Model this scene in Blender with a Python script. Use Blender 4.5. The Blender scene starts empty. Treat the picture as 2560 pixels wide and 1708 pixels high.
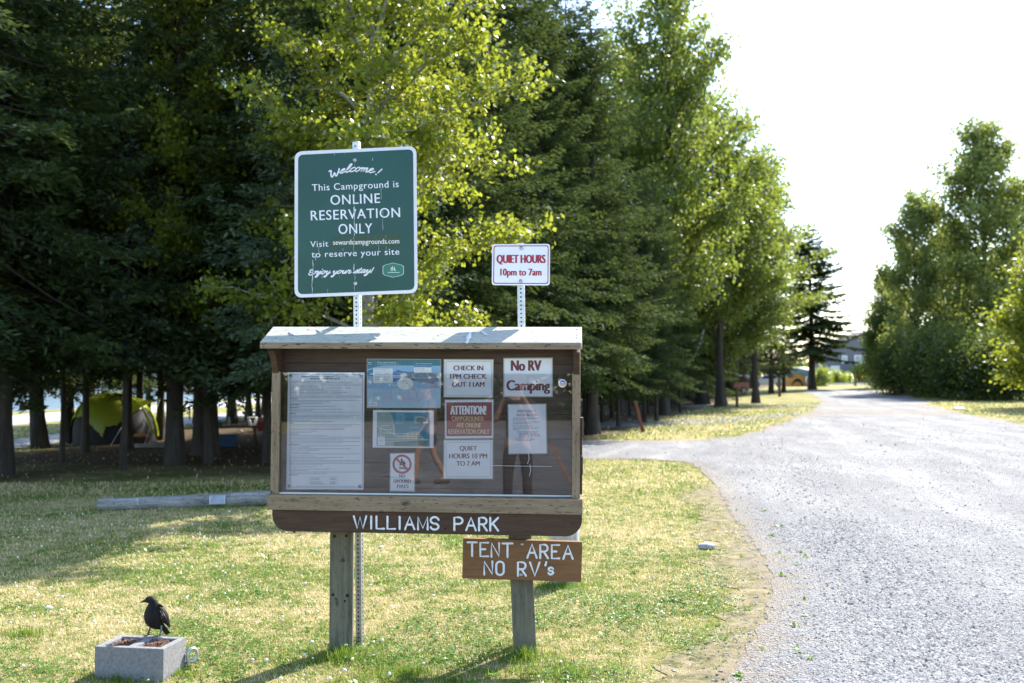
import bpy, bmesh, math, random
import numpy as np
from mathutils import Vector, Matrix
from mathutils.geometry import delaunay_2d_cdt

R = math.radians
scene = bpy.context.scene
col = scene.collection

# ---------------------------------------------------------------- camera
F = 2489.0                      # focal length in pixels of the 2560 px wide photograph (35 mm lens)
CAM = Vector((0.0, 0.0, 1.6))
PITCH, ROLL = R(2.163), R(0.5)
fw = Vector((0, math.cos(PITCH), math.sin(PITCH)))
r0 = Vector((1, 0, 0))
u0 = r0.cross(fw)
rt = r0 * math.cos(ROLL) - u0 * math.sin(ROLL)
up = u0 * math.cos(ROLL) + r0 * math.sin(ROLL)
cd = bpy.data.cameras.new('camera')
cam = bpy.data.objects.new('camera', cd)
col.objects.link(cam)
cam.matrix_world = Matrix(((rt.x, up.x, -fw.x, CAM.x), (rt.y, up.y, -fw.y, CAM.y), (rt.z, up.z, -fw.z, CAM.z), (0, 0, 0, 1)))
cd.sensor_width = 36.0
cd.lens = 36.0 * F / 2560.0
cd.clip_start, cd.clip_end = 0.05, 5000
cd.dof.use_dof = True
cd.dof.focus_distance = 5.85
cd.dof.aperture_fstop = 2.5
scene.camera = cam

# ---------------------------------------------------------------- sky and sun
SUN_AZ, SUN_EL = R(33), R(40)
world = bpy.data.worlds.new('World')
scene.world = world
world.use_nodes = True
wn = world.node_tree
bg = wn.nodes['Background']
sky = wn.nodes.new('ShaderNodeTexSky')
sky.sky_type = 'NISHITA'
sky.sun_disc = False
sky.sun_elevation = SUN_EL
sky.sun_rotation = SUN_AZ
sky.air_density = 1.0
sky.dust_density = 0.5
sky.ozone_density = 1.0
bg.inputs['Strength'].default_value = 0.15
wn.links.new(sky.outputs[0], bg.inputs['Color'])
sd = bpy.data.lights.new('sun', 'SUN')
sd.energy = 4.6
sd.angle = R(0.5)
sd.color = (1.0, 0.945, 0.86)
sun = bpy.data.objects.new('sun', sd)
col.objects.link(sun)
SUN = Vector((math.sin(SUN_AZ) * math.cos(SUN_EL), math.cos(SUN_AZ) * math.cos(SUN_EL), math.sin(SUN_EL)))
sun.rotation_euler = SUN.to_track_quat('Z', 'Y').to_euler()
sun.location = SUN * 60
scene.view_settings.view_transform = 'Standard'
scene.view_settings.look = 'None'
scene.view_settings.exposure = 1.55
scene.view_settings.gamma = 1.0
scene.view_settings.use_curve_mapping = False
scene.cycles.max_bounces = 8
scene.cycles.transparent_max_bounces = 12
scene.cycles.transmission_bounces = 6
scene.cycles.caustics_reflective = False
scene.cycles.caustics_refractive = False
scene.cycles.use_denoising = True
scene.cycles.sample_clamp_indirect = 6.0

# ---------------------------------------------------------------- pixel -> place
def ray(px, py):
    return fw + rt * ((px - 1280.0) / F) - up * ((py - 854.0) / F)

def smooth(a, b, x):
    t = np.clip((np.asarray(x, float) - a) / (b - a), 0, 1)
    return t * t * (3 - 2 * t)

def hgt(x, y):
    """height of the ground: flat, a slight rise up the road, a bank down to the bay"""
    x = np.asarray(x, float); y = np.asarray(y, float)
    shore = -28.5 + 0.05 * (y - 50)
    return 0.35 * smooth(60, 120, y) * smooth(-12, 2, x) - 3.2 * (1 - smooth(-4.0, 0.0, x - shore))

def G(px, py):
    """the point on the ground seen at a pixel of the photograph"""
    d = ray(px, py)
    t = 1.6 / -d.z if d.z < -1e-4 else 600
    for _ in range(12):
        p = CAM + d * t
        t = (1.6 - float(hgt(p.x, p.y))) / -d.z if d.z < -1e-4 else 600
    return CAM + d * t

def AT(px, py, Y):
    d = ray(px, py)
    return CAM + d * (Y / d.y)

def XG(px, Y, py=1000):
    """ground point below a pixel column at distance Y"""
    p = AT(px, py, Y)
    return Vector((p.x, Y, float(hgt(p.x, Y))))

# ---------------------------------------------------------------- objects
def tag(o, label=None, cat=None, group=None, kind=None):
    if label: o['label'] = label
    if cat: o['category'] = cat
    if group: o['group'] = group
    if kind: o['kind'] = kind
    return o

def empty(name, loc=(0, 0, 0), rot=(0, 0, 0), label=None, cat=None, group=None):
    o = bpy.data.objects.new(name, None)
    o.empty_display_size = 0.2
    col.objects.link(o)
    o.location = loc
    o.rotation_euler = rot
    return tag(o, label, cat, group)

def mesh_np(name, V, faces, nside=None):
    """V (n,3); faces: (m,k) index array or list of lists"""
    me = bpy.data.meshes.new(name)
    V = np.asarray(V, np.float32)
    if isinstance(faces, np.ndarray):
        m, k = faces.shape
        me.vertices.add(len(V)); me.vertices.foreach_set('co', V.ravel())
        me.loops.add(m * k); me.loops.foreach_set('vertex_index', faces.astype(np.int32).ravel())
        me.polygons.add(m)
        me.polygons.foreach_set('loop_start', np.arange(0, m * k, k, dtype=np.int32))
        me.update(calc_edges=True)
    else:
        me.from_pydata([tuple(v) for v in V.tolist()], [], faces)
        me.update()
    return me

class MB:
    """collects shapes with materials; build() links ONE mesh object"""
    def __init__(s): s.v, s.f, s.m, s.mats, s.sm = [], [], [], [], []
    def add(s, verts, faces, mat, smooth=False):
        b = len(s.v)
        s.v += [tuple(float(c) for c in v) for v in verts]
        if mat not in s.mats: s.mats.append(mat)
        k = s.mats.index(mat)
        for f in faces:
            s.f.append([b + i for i in f]); s.m.append(k); s.sm.append(smooth)
        return s
    def box(s, x0, x1, y0, y1, z0, z1, mat):
        v = [(x0, y0, z0), (x1, y0, z0), (x1, y1, z0), (x0, y1, z0), (x0, y0, z1), (x1, y0, z1), (x1, y1, z1), (x0, y1, z1)]
        return s.add(v, [(3, 2, 1, 0), (4, 5, 6, 7), (0, 1, 5, 4), (1, 2, 6, 5), (2, 3, 7, 6), (3, 0, 4, 7)], mat)
    def prism(s, poly, d, mat):
        """poly: list of 3D points (front face), d: extrusion vector"""
        n = len(poly); p = [Vector(q) for q in poly]; d = Vector(d)
        v = p + [q + d for q in p]
        f = [list(range(n)), list(range(2 * n - 1, n - 1, -1))]
        f += [(i + n, (i + 1) % n + n, (i + 1) % n, i) for i in range(n)]
        return s.add(v, f, mat)
    def tube(s, pts, rad, mat, n=8, flat=None, cap=True, smooth=True):
        """tube along pts; rad scalar or list; flat=(axis vector, factor) squashes it"""
        P = [Vector(p) for p in pts]
        rr = rad if isinstance(rad, (list, tuple)) else [rad] * len(P)
        if cap == 'round':
            d0 = (P[0] - P[1]).normalized(); d1 = (P[-1] - P[-2]).normalized()
            a, b = rr[0], rr[-1]
            P = [P[0] + d0 * a * .97, P[0] + d0 * a * .7] + P + [P[-1] + d1 * b * .7, P[-1] + d1 * b * .97]
            rr = [a * .25, a * .71] + list(rr) + [b * .71, b * .25]
        V, Fc = [], []
        ref = None
        for i, p in enumerate(P):
            t = (P[min(i + 1, len(P) - 1)] - P[max(i - 1, 0)])
            t = t.normalized() if t.length > 1e-9 else Vector((0, 0, 1))
            if ref is None:
                ref = Vector((0, 1, 0)) if abs(t.y) < .8 else Vector((1, 0, 0))
            a = (ref - t * ref.dot(t)); a.normalize(); ref = a
            b = t.cross(a)
            for k in range(n):
                q = 2 * math.pi * k / n
                o = (a * math.cos(q) + b * math.sin(q)) * rr[i]
                if flat: o = o - flat[0] * (o.dot(flat[0]) * (1 - flat[1]))
                V.append(p + o)
        for i in range(len(P) - 1):
            for k in range(n):
                Fc.append((i * n + k, i * n + (k + 1) % n, (i + 1) * n + (k + 1) % n, (i + 1) * n + k))
        if cap:
            Fc.append(list(range(n - 1, -1, -1))); Fc.append(list(range((len(P) - 1) * n, len(P) * n)))
        return s.add(V, Fc, mat, smooth)
    def ball(s, c, r, mat, nu=12, nv=8, M=None):
        c = Vector(c); r = Vector(r if hasattr(r, '__len__') else (r, r, r))
        V, Fc = [], []
        for j in range(nv + 1):
            th = math.pi * j / nv
            for i in range(nu):
                ph = 2 * math.pi * i / nu
                q = Vector((r.x * math.sin(th) * math.cos(ph), r.y * math.sin(th) * math.sin(ph), r.z * math.cos(th)))
                if M is not None: q = M @ q
                V.append(c + q)
        for j in range(nv):
            for i in range(nu):
                Fc.append((j * nu + i, (j + 1) * nu + i, (j + 1) * nu + (i + 1) % nu, j * nu + (i + 1) % nu))
        return s.add(V, Fc, mat, True)
    def lathe(s, prof, mat, c=(0, 0, 0), n=20, M=None):
        c = Vector(c); V, Fc = [], []
        for r_, z in prof:
            for k in range(n):
                a = 2 * math.pi * k / n
                q = Vector((r_ * math.cos(a), r_ * math.sin(a), z))
                if M is not None: q = M @ q
                V.append(c + q)
        for i in range(len(prof) - 1):
            for k in range(n):
                Fc.append((i * n + k, i * n + (k + 1) % n, (i + 1) * n + (k + 1) % n, (i + 1) * n + k))
        Fc.append(list(range(n - 1, -1, -1))); Fc.append(list(range((len(prof) - 1) * n, len(prof) * n)))
        return s.add(V, Fc, mat, True)
    def build(s, name, parent=None, label=None, bevel=0, auto=True):
        me = bpy.data.meshes.new(name)
        me.from_pydata(s.v, [], s.f)
        for m in s.mats: me.materials.append(m)
        me.polygons.foreach_set('material_index', s.m)
        me.polygons.foreach_set('use_smooth', s.sm)
        me.update()
        o = bpy.data.objects.new(name, me)
        col.objects.link(o)
        if parent: o.parent = parent
        if label: o['label'] = label
        if bevel:
            b = o.modifiers.new('bevel', 'BEVEL'); b.width = bevel; b.segments = 2; b.limit_method = 'ANGLE'; b.angle_limit = R(40)
        return o

def link_mesh(name, me, mat, parent=None, label=None, smooth=False):
    if mat is not None: me.materials.append(mat)
    if smooth: me.polygons.foreach_set('use_smooth', [True] * len(me.polygons))
    o = bpy.data.objects.new(name, me)
    col.objects.link(o)
    if parent: o.parent = parent
    if label: o['label'] = label
    return o

# ---------------------------------------------------------------- materials
def newmat(name):
    m = bpy.data.materials.new(name); m.use_nodes = True
    nt = m.node_tree; nt.nodes.clear()
    return m, nt, nt.nodes.new('ShaderNodeOutputMaterial')

def N(nt, t, props=None, **ins):
    n = nt.nodes.new(t)
    for k, v in (props or {}).items(): setattr(n, k, v)
    for k, v in ins.items():
        s = n.inputs[int(k[1:])] if (k[0] == 'i' and k[1:].isdigit()) else n.inputs[k.replace('_', ' ')]
        if isinstance(v, bpy.types.NodeSocket): nt.links.new(v, s)
        else:
            if hasattr(v, '__len__') and len(v) == 3 and s.type == 'RGBA': v = (*v, 1)
            s.default_value = v
    return n

def ramp(nt, fac, stops, interp='LINEAR'):
    n = nt.nodes.new('ShaderNodeValToRGB')
    nt.links.new(fac, n.inputs[0])
    cr = n.color_ramp; cr.interpolation = interp
    while len(cr.elements) < len(stops): cr.elements.new(0.5)
    for e, (p, c) in zip(cr.elements, stops):
        e.position = p; e.color = (*c, 1) if len(c) == 3 else c
    return n.outputs[0]

def mixc(nt, fac, a, b, mode='MIX'):
    n = nt.nodes.new('ShaderNodeMix'); n.data_type = 'RGBA'; n.blend_type = mode
    for s, v in ((n.inputs[0], fac), (n.inputs[6], a), (n.inputs[7], b)):
        if isinstance(v, bpy.types.NodeSocket): nt.links.new(v, s)
        else: s.default_value = (*v, 1) if hasattr(v, '__len__') and len(v) == 3 else v
    return n.outputs[2]

def math_(nt, op, a, b=0.0, clamp=False):
    n = nt.nodes.new('ShaderNodeMath'); n.operation = op; n.use_clamp = clamp
    for s, v in ((n.inputs[0], a), (n.inputs[1], b)):
        if isinstance(v, bpy.types.NodeSocket): nt.links.new(v, s)
        else: s.default_value = v
    return n.outputs[0]

def coords(nt, scale=(1, 1, 1), kind='Object'):
    tc = N(nt, 'ShaderNodeTexCoord')
    return N(nt, 'ShaderNodeMapping', Vector=tc.outputs[kind], Scale=scale).outputs[0]

def noise(nt, vec, scale, detail=4, rough=.55, out=0):
    return N(nt, 'ShaderNodeTexNoise', Vector=vec, Scale=scale, Detail=detail, Roughness=rough).outputs[out]

def simple(name, c, rough=.6, metal=0.0, var=.18, scale=12, bump=.15, spec=.5, kind='Object', coat=0):
    m, nt, out = newmat(name)
    v = coords(nt, kind=kind)
    nz = noise(nt, v, scale, 5)
    lo = tuple(x * (1 - var) for x in c); hi = tuple(min(1, x * (1 + var)) for x in c)
    cc = ramp(nt, nz, [(.3, lo), (.7, hi)])
    p = N(nt, 'ShaderNodeBsdfPrincipled', Base_Color=cc, Roughness=rough, Metallic=metal)
    p.inputs['Specular IOR Level'].default_value = spec
    if coat: p.inputs['Coat Weight'].default_value = coat; p.inputs['Coat Roughness'].default_value = .08
    if bump:
        b = N(nt, 'ShaderNodeBump', Height=noise(nt, v, scale * 6, 3), Strength=bump, Distance=.01)
        nt.links.new(b.outputs[0], p.inputs['Normal'])
    nt.links.new(p.outputs[0], out.inputs[0])
    return m

def wood(name, c1, c2, axis='x', incise=0.0, scale=1.0, rough=.75, knots=True, dark=(.03, .022, .015), bump=.35):
    m, nt, out = newmat(name)
    along, across = 1.6 * scale, 22 * scale
    sc = {'x': (along, across, across), 'z': (across, across, along), 'y': (across, along, across)}[axis]
    v = coords(nt, sc)
    g = noise(nt, v, 2.2, 6, .62)
    big = noise(nt, coords(nt, (2.1, 2.1, 2.1)), 1.7, 3)
    t = math_(nt, 'ADD', math_(nt, 'MULTIPLY', g, .75), math_(nt, 'MULTIPLY', big, .3))
    c = ramp(nt, t, [(.33, c1), (.5, tuple((a + b) / 2 for a, b in zip(c1, c2))), (.7, c2)])
    gl = noise(nt, v, 7.5, 3)
    c = mixc(nt, ramp(nt, gl, [(.58, (0, 0, 0)), (.72, (.55, .55, .55))]), c, tuple(x * .55 for x in c1))
    if knots:
        kv = {'x': (4.2, 9, 9), 'z': (9, 9, 4.2), 'y': (9, 4.2, 9)}[axis]
        vo = N(nt, 'ShaderNodeTexVoronoi', Vector=coords(nt, kv), Scale=1.0)
        c = mixc(nt, ramp(nt, vo.outputs['Distance'], [(.05, (.85, .85, .85)), (.15, (0, 0, 0))]), c, tuple(x * .3 for x in c1))
    if incise:
        iv = {'x': (26, 120, 120), 'z': (120, 120, 26), 'y': (120, 26, 120)}[axis]
        ns = noise(nt, coords(nt, iv), 1.0, 1, .4)
        c = mixc(nt, ramp(nt, ns, [(.64, (0, 0, 0)), (.69, (incise, incise, incise))]), c, dark)
    p = N(nt, 'ShaderNodeBsdfPrincipled', Base_Color=c, Roughness=rough)
    p.inputs['Specular IOR Level'].default_value = .3
    b = N(nt, 'ShaderNodeBump', Height=g, Strength=bump, Distance=.006)
    nt.links.new(b.outputs[0], p.inputs['Normal'])
    nt.links.new(p.outputs[0], out.inputs[0])
    return m

def leafmat(name, dark, light, trans, tw=.5, gloss=.12, rough=.45):
    """leaf faces: each face its own shade, diffuse + translucent + a little gloss"""
    m, nt, out = newmat(name)
    rnd = N(nt, 'ShaderNodeNewGeometry').outputs['Random Per Island']
    oi = N(nt, 'ShaderNodeObjectInfo').outputs['Random']
    big = noise(nt, coords(nt), .9, 3)
    f = math_(nt, 'ADD', math_(nt, 'MULTIPLY', rnd, .6), math_(nt, 'ADD', math_(nt, 'MULTIPLY', big, .5), math_(nt, 'MULTIPLY', oi, .25)))
    f = math_(nt, 'MULTIPLY', f, .8)
    c = ramp(nt, f, [(.2, dark), (.8, light)])
    d = N(nt, 'ShaderNodeBsdfDiffuse', Color=c)
    tcol = mixc(nt, .7, c, trans)
    tr = N(nt, 'ShaderNodeBsdfTranslucent', Color=tcol)
    mx = N(nt, 'ShaderNodeMixShader', i0=tw, i1=d.outputs[0], i2=tr.outputs[0])
    gl = N(nt, 'ShaderNodeBsdfGlossy', Color=(1, 1, 1), Roughness=rough)
    lw = N(nt, 'ShaderNodeLayerWeight', Blend=.25)
    fr = math_(nt, 'MULTIPLY', lw.outputs['Fresnel'], gloss)
    mx2 = N(nt, 'ShaderNodeMixShader', i0=fr, i1=mx.outputs[0], i2=gl.outputs[0])
    nt.links.new(mx2.outputs[0], out.inputs[0])
    return m

def paint(name, c, rough=.35, var=.06):
    return simple(name, c, rough=rough, var=var, scale=9, bump=0.03)
# ================================================================ ground, roads, water, hills
from mathutils import noise as mnoise
rng = np.random.default_rng(7)
px2 = lambda L: [(lambda p: (p.x, p.y))(G(*q)) for q in L]

ROAD = px2([(1834, 1706), (1895, 1600), (1938, 1516), (1913, 1400), (1850, 1323), (1790, 1215), (1735, 1168), (1680, 1153), (1600, 1148),
            (1450, 1148), (1250, 1146), (1100, 1138), (1010, 1124), (1200, 1108), (1455, 1101), (1600, 1104), (1800, 1100), (1925, 1072), (1990, 1042),
            (2040, 1022), (2052, 1010), (2052, 1000), (2036, 989), (2006, 980), (2000, 976), (2080, 974), (2165, 975.5), (2235, 983),
            (2305, 999), (2339, 1020), (2443, 1040), (2560, 1064)]) + \
       [(14.6, 24), (13, 15), (13, 2), (14, -90), (-26, -90), (-7, 0.8), (-2, 1.6), (0.3, 3.2)]

def subdiv(poly, step_fn, jit):
    out = []
    n = len(poly)
    r = random.Random(3)
    for i in range(n):
        a, b = Vector(poly[i]), Vector(poly[(i + 1) % n])
        st = step_fn((a + b) / 2)
        k = max(1, int((b - a).length / st))
        nrm = Vector((-(b - a).y, (b - a).x)).normalized() if (b - a).length > 0 else Vector((0, 0))
        for j in range(k):
            out.append(a.lerp(b, j / k) + (nrm * r.gauss(0, jit * st) if j else nrm * 0))
    return out

def chaikin(poly, it=2):
    for _ in range(it):
        q = []
        for i in range(len(poly)):
            a, b = Vector(poly[i]), Vector(poly[(i + 1) % len(poly)])
            q += [a.lerp(b, .25), a.lerp(b, .75)]
        poly = q
    return poly

def inside(poly, X, Y):
    X = np.asarray(X); Y = np.asarray(Y)
    r = np.zeros(X.shape, bool)
    P = np.array([(p[0], p[1]) for p in poly])
    x0, y0 = P[:, 0], P[:, 1]; x1, y1 = np.roll(x0, -1), np.roll(y0, -1)
    for a, b, c, d in zip(x0, y0, x1, y1):
        if b == d: continue
        hit = ((b > Y) != (d > Y)) & (X < (c - a) * (Y - b) / (d - b) + a)
        r ^= hit
    return r

def edge_dist(poly, X, Y):
    P = np.array([(p[0], p[1]) for p in poly]); Q = np.roll(P, -1, 0)
    best = np.full(np.asarray(X).shape, 1e9)
    for (a, b), (c, d) in zip(P, Q):
        vx, vy = c - a, d - b
        L = vx * vx + vy * vy + 1e-12
        t = np.clip(((X - a) * vx + (Y - b) * vy) / L, 0, 1)
        best = np.minimum(best, (X - a - t * vx) ** 2 + (Y - b - t * vy) ** 2)
    return np.sqrt(best)

def sheet(name, poly, z, mat, pts=None, step=lambda c: .5, jit=.18, edge=False):
    """a sheet on the ground inside an outline with an uneven edge"""
    pl = subdiv(chaikin(poly, 2), step, jit)
    if edge:
        for q in pl:
            if 3 < q[1] < 45:
                a_ = .05 if q[1] < 16 else .25
                n1_ = mnoise.noise(Vector((q[0] * 1.1, q[1] * 1.1, 1.7))) + .7 * mnoise.noise(Vector((q[0] * 3.3, q[1] * 3.3, 9.1)))
                n2_ = mnoise.noise(Vector((q[0] * 1.1, q[1] * 1.1, 21.7))) + .7 * mnoise.noise(Vector((q[0] * 3.3, q[1] * 3.3, 29.1)))
                q[0] += a_ * n1_; q[1] += a_ * n2_
    n = len(pl)
    P2 = [Vector((p[0], p[1])) for p in pl]
    if pts is not None:
        k = inside(pl, pts[:, 0], pts[:, 1])
        dd = edge_dist(pl, pts[k][:, 0], pts[k][:, 1])
        P2 += [Vector((float(a), float(b))) for a, b in pts[k][dd > .06]]
    v, e, f, *_ = delaunay_2d_cdt(P2, [(i, (i + 1) % n) for i in range(n)], [], 1, 1e-4)
    V = np.array([(p.x, p.y, 0) for p in v])
    V[:, 2] = hgt(V[:, 0], V[:, 1]) + z
    me = mesh_np(name, V, [list(q) for q in f])
    if edge:
        at = me.attributes.new('edge', 'FLOAT', 'POINT')
        at.data.foreach_set('value', np.minimum(edge_dist(pl, V[:, 0], V[:, 1]), 3.0).astype(np.float32))
    o = link_mesh(name, me, mat)
    # make every face look up
    if len(me.polygons) and me.polygons[0].normal.z < 0: me.flip_normals()
    return o, pl

# ---- ground material: mown summer grass, straw and green, with bare needle litter under the spruces
m_ground, nt, out = newmat('ground')
v = coords(nt)
sx = N(nt, 'ShaderNodeSeparateXYZ', Vector=v)
big = noise(nt, v, .55, 4, .6)
mid = noise(nt, v, 4.5, 5, .65)
fine = noise(nt, v, 60, 4, .7)
mid = noise(nt, v, 5.5, 6, .72)
t = math_(nt, 'ADD', math_(nt, 'MULTIPLY', big, .45), math_(nt, 'MULTIPLY', mid, .55))
grassc = ramp(nt, t, [(.38, (.09, .14, .022)), (.46, (.20, .215, .05)), (.53, (.39, .325, .15)), (.64, (.50, .41, .225))])
grassc = mixc(nt, .75, grassc, ramp(nt, fine, [(.25, (.45, .45, .45)), (.6, (1, 1, 1))]), 'MULTIPLY')
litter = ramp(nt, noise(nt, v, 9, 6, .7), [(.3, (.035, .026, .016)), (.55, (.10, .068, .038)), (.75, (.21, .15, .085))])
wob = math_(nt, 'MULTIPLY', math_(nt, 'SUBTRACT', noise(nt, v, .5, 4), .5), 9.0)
# needle litter lies where the grove stands: beyond Y=16, stretched to a line beside the road to paint in tree shade
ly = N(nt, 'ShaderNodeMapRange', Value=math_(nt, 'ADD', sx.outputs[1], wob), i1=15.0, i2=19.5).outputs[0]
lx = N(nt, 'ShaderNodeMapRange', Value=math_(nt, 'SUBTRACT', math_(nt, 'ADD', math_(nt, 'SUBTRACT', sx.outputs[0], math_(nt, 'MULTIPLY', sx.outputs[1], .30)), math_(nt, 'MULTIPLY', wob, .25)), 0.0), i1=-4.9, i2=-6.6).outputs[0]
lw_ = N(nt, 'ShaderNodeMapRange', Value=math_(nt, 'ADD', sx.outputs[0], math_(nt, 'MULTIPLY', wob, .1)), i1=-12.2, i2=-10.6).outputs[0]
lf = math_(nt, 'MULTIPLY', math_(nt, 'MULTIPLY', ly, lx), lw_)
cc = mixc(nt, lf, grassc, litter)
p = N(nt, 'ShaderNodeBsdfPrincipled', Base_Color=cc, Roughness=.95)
p.inputs['Specular IOR Level'].default_value = .1
b = N(nt, 'ShaderNodeBump', Height=math_(nt, 'ADD', fine, mid), Strength=.8, Distance=.03)
nt.links.new(b.outputs[0], p.inputs['Normal'])
nt.links.new(p.outputs[0], out.inputs[0])

def axis_lines(bands):
    L = []
    for a, b_, s in bands: L += list(np.arange(a, b_, s))
    return np.array(L + [bands[-1][1]])
gx = axis_lines([(-900, -60, 120), (-60, -36, 6), (-36, -22, .5), (-22, 20, 3), (20, 60, 10), (60, 900, 120)])
gy = axis_lines([(-200, -20, 30), (-20, 130, 3), (130, 300, 20), (300, 1500, 200)])
GX, GY = np.meshgrid(gx, gy, indexing='ij')
V = np.stack([GX, GY, hgt(GX, GY)], -1).reshape(-1, 3)
a = np.arange(len(gx) * len(gy)).reshape(len(gx), len(gy))
fc = np.stack([a[:-1, :-1], a[1:, :-1], a[1:, 1:], a[:-1, 1:]], -1).reshape(-1, 4)
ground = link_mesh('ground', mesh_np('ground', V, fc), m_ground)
tag(ground, kind='structure')

# ---- gravel
def gravelmat(name, edge=False, tint=(1, 1, 1)):
    m, nt, out = newmat(name)
    v = coords(nt)
    sx = N(nt, 'ShaderNodeSeparateXYZ', Vector=v)
    big = noise(nt, N(nt, 'ShaderNodeMapping', Vector=v, Scale=(1, .35, 1)).outputs[0], .9, 5, .6)
    mid = noise(nt, v, 11, 5, .7)
    vo = N(nt, 'ShaderNodeTexVoronoi', Vector=v, Scale=75.0)
    vc = N(nt, 'ShaderNodeTexVoronoi', Vector=v, Scale=38.0)
    c = ramp(nt, big, [(.32, (.25, .248, .25)), (.5, (.305, .302, .30)), (.66, (.38, .374, .364))])
    c = mixc(nt, .8, c, ramp(nt, mid, [(.25, (.55, .56, .6)), (.6, (1, 1, 1))]), 'MULTIPLY')
    c = mixc(nt, .55, c, ramp(nt, N(nt, 'ShaderNodeSeparateColor', Color=vo.outputs['Color']).outputs[0], [(.1, (.45, .46, .5)), (.5, (.95, .95, .97)), (.9, (1.15, 1.13, 1.1))]), 'MULTIPLY')
    c = mixc(nt, .35, c, ramp(nt, N(nt, 'ShaderNodeSeparateColor', Color=vc.outputs['Color']).outputs[1], [(.1, (.5, .5, .55)), (.6, (1, 1, 1))]), 'MULTIPLY')
    if edge:
        # packed wheel tracks run along the road, paler than the loose stone between
        along = math_(nt, 'SUBTRACT', sx.outputs[0], math_(nt, 'ADD', math_(nt, 'MULTIPLY', sx.outputs[1], .22), math_(nt, 'MULTIPLY', noise(nt, v, .12, 2), 2.4)))
        tr_ = noise(nt, N(nt, 'ShaderNodeCombineXYZ', X=along).outputs[0], .95, 3, .6)
        c = mixc(nt, .9, c, ramp(nt, tr_, [(.34, (.76, .77, .80)), (.5, (1, 1, 1)), (.66, (1.28, 1.27, 1.25))]), 'MULTIPLY')
    c = mixc(nt, 1.0, c, tint, 'MULTIPLY')
    if edge:
        e = N(nt, 'ShaderNodeAttribute', {'attribute_name': 'edge'}).outputs['Fac']
        w = math_(nt, 'ADD', e, math_(nt, 'MULTIPLY', math_(nt, 'SUBTRACT', noise(nt, v, 3.2, 5, .7), .5), 1.5))
        k = N(nt, 'ShaderNodeMapRange', Value=w, i1=.38, i2=-.05).outputs[0]
        c = mixc(nt, math_(nt, 'MULTIPLY', k, .8), c, ramp(nt, noise(nt, v, 70, 4, .7), [(.3, (.13, .105, .08)), (.5, (.25, .205, .15)), (.7, (.36, .30, .22))]))
    p = N(nt, 'ShaderNodeBsdfPrincipled', Base_Color=c, Roughness=.85)
    p.inputs['Specular IOR Level'].default_value = .25
    hh = math_(nt, 'ADD', math_(nt, 'MULTIPLY', vo.outputs['Distance'], 1.2), math_(nt, 'ADD', mid, math_(nt, 'MULTIPLY', vc.outputs['Distance'], 1.2)))
    b = N(nt, 'ShaderNodeBump', Height=hh, Strength=.75, Distance=.02)
    nt.links.new(b.outputs[0], p.inputs['Normal'])
    nt.links.new(p.outputs[0], out.inputs[0])
    return m
m_road = gravelmat('gravel_road', True)
m_track = gravelmat('gravel_track', tint=(.95, .93, .92))

pts = []
for y0, y1, x0, x1, s in ((3, 14, -8, 9, .28), (14, 34, -3, 17, .7), (34, 122, -2, 50, 4.0), (-26, 3, -9, 14, 4)):
    k = int((x1 - x0) * (y1 - y0) / s / s)
    pts.append(np.stack([rng.uniform(x0, x1, k), rng.uniform(y0, y1, k)], 1))
road, ROADL = sheet('road', ROAD, .0085, m_road, np.concatenate(pts), lambda c: .1 if c[1] < 14 else (.5 if c[1] < 45 else 2.0), .22, True)
tag(road, kind='structure')
# soil verge where the lawn thins out into the gravel
m_verge, nt, out = newmat('verge_soil')
v = coords(nt)
e = N(nt, 'ShaderNodeAttribute', {'attribute_name': 'edge'}).outputs['Fac']
w = math_(nt, 'ADD', e, math_(nt, 'MULTIPLY', math_(nt, 'SUBTRACT', noise(nt, v, 4.0, 5, .7), .5), 1.3))
fine = noise(nt, v, 70, 4, .7)
soil = ramp(nt, fine, [(.3, (.13, .107, .083)), (.5, (.25, .208, .155)), (.7, (.36, .302, .222))])
gr = ramp(nt, noise(nt, v, 7, 5, .7), [(.38, (.14, .135, .055)), (.5, (.26, .22, .125)), (.62, (.38, .315, .19))])
gr = mixc(nt, .6, gr, ramp(nt, fine, [(.25, (.45, .45, .45)), (.6, (1, 1, 1))]), 'MULTIPLY')
c = mixc(nt, N(nt, 'ShaderNodeMapRange', Value=w, i1=.22, i2=.62).outputs[0], soil, gr)
p = N(nt, 'ShaderNodeBsdfPrincipled', Base_Color=c, Roughness=.95); p.inputs['Specular IOR Level'].default_value = .1
b = N(nt, 'ShaderNodeBump', Height=fine, Strength=.8, Distance=.02)
nt.links.new(b.outputs[0], p.inputs['Normal']); nt.links.new(p.outputs[0], out.inputs[0])
L_ = [q for q in chaikin(ROAD, 3)]
L_ = L_[-14:] + L_[:-14]
ii = [i for i, q in enumerate(L_) if 3.6 < q[1] < 15.2 and q[0] < 4.2]
run = max((lambda s: [s])(ii), key=len)
seq = [L_[i] for i in ii if i < len(L_) // 2]
dens = []
for a_, b_ in zip(seq[:-1], seq[1:]):
    n_ = max(1, int((b_ - a_).length / .06))
    dens += [a_.lerp(b_, j / n_) for j in range(n_)]
V, E_, fc = [], [], []
nd = len(dens)
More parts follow.
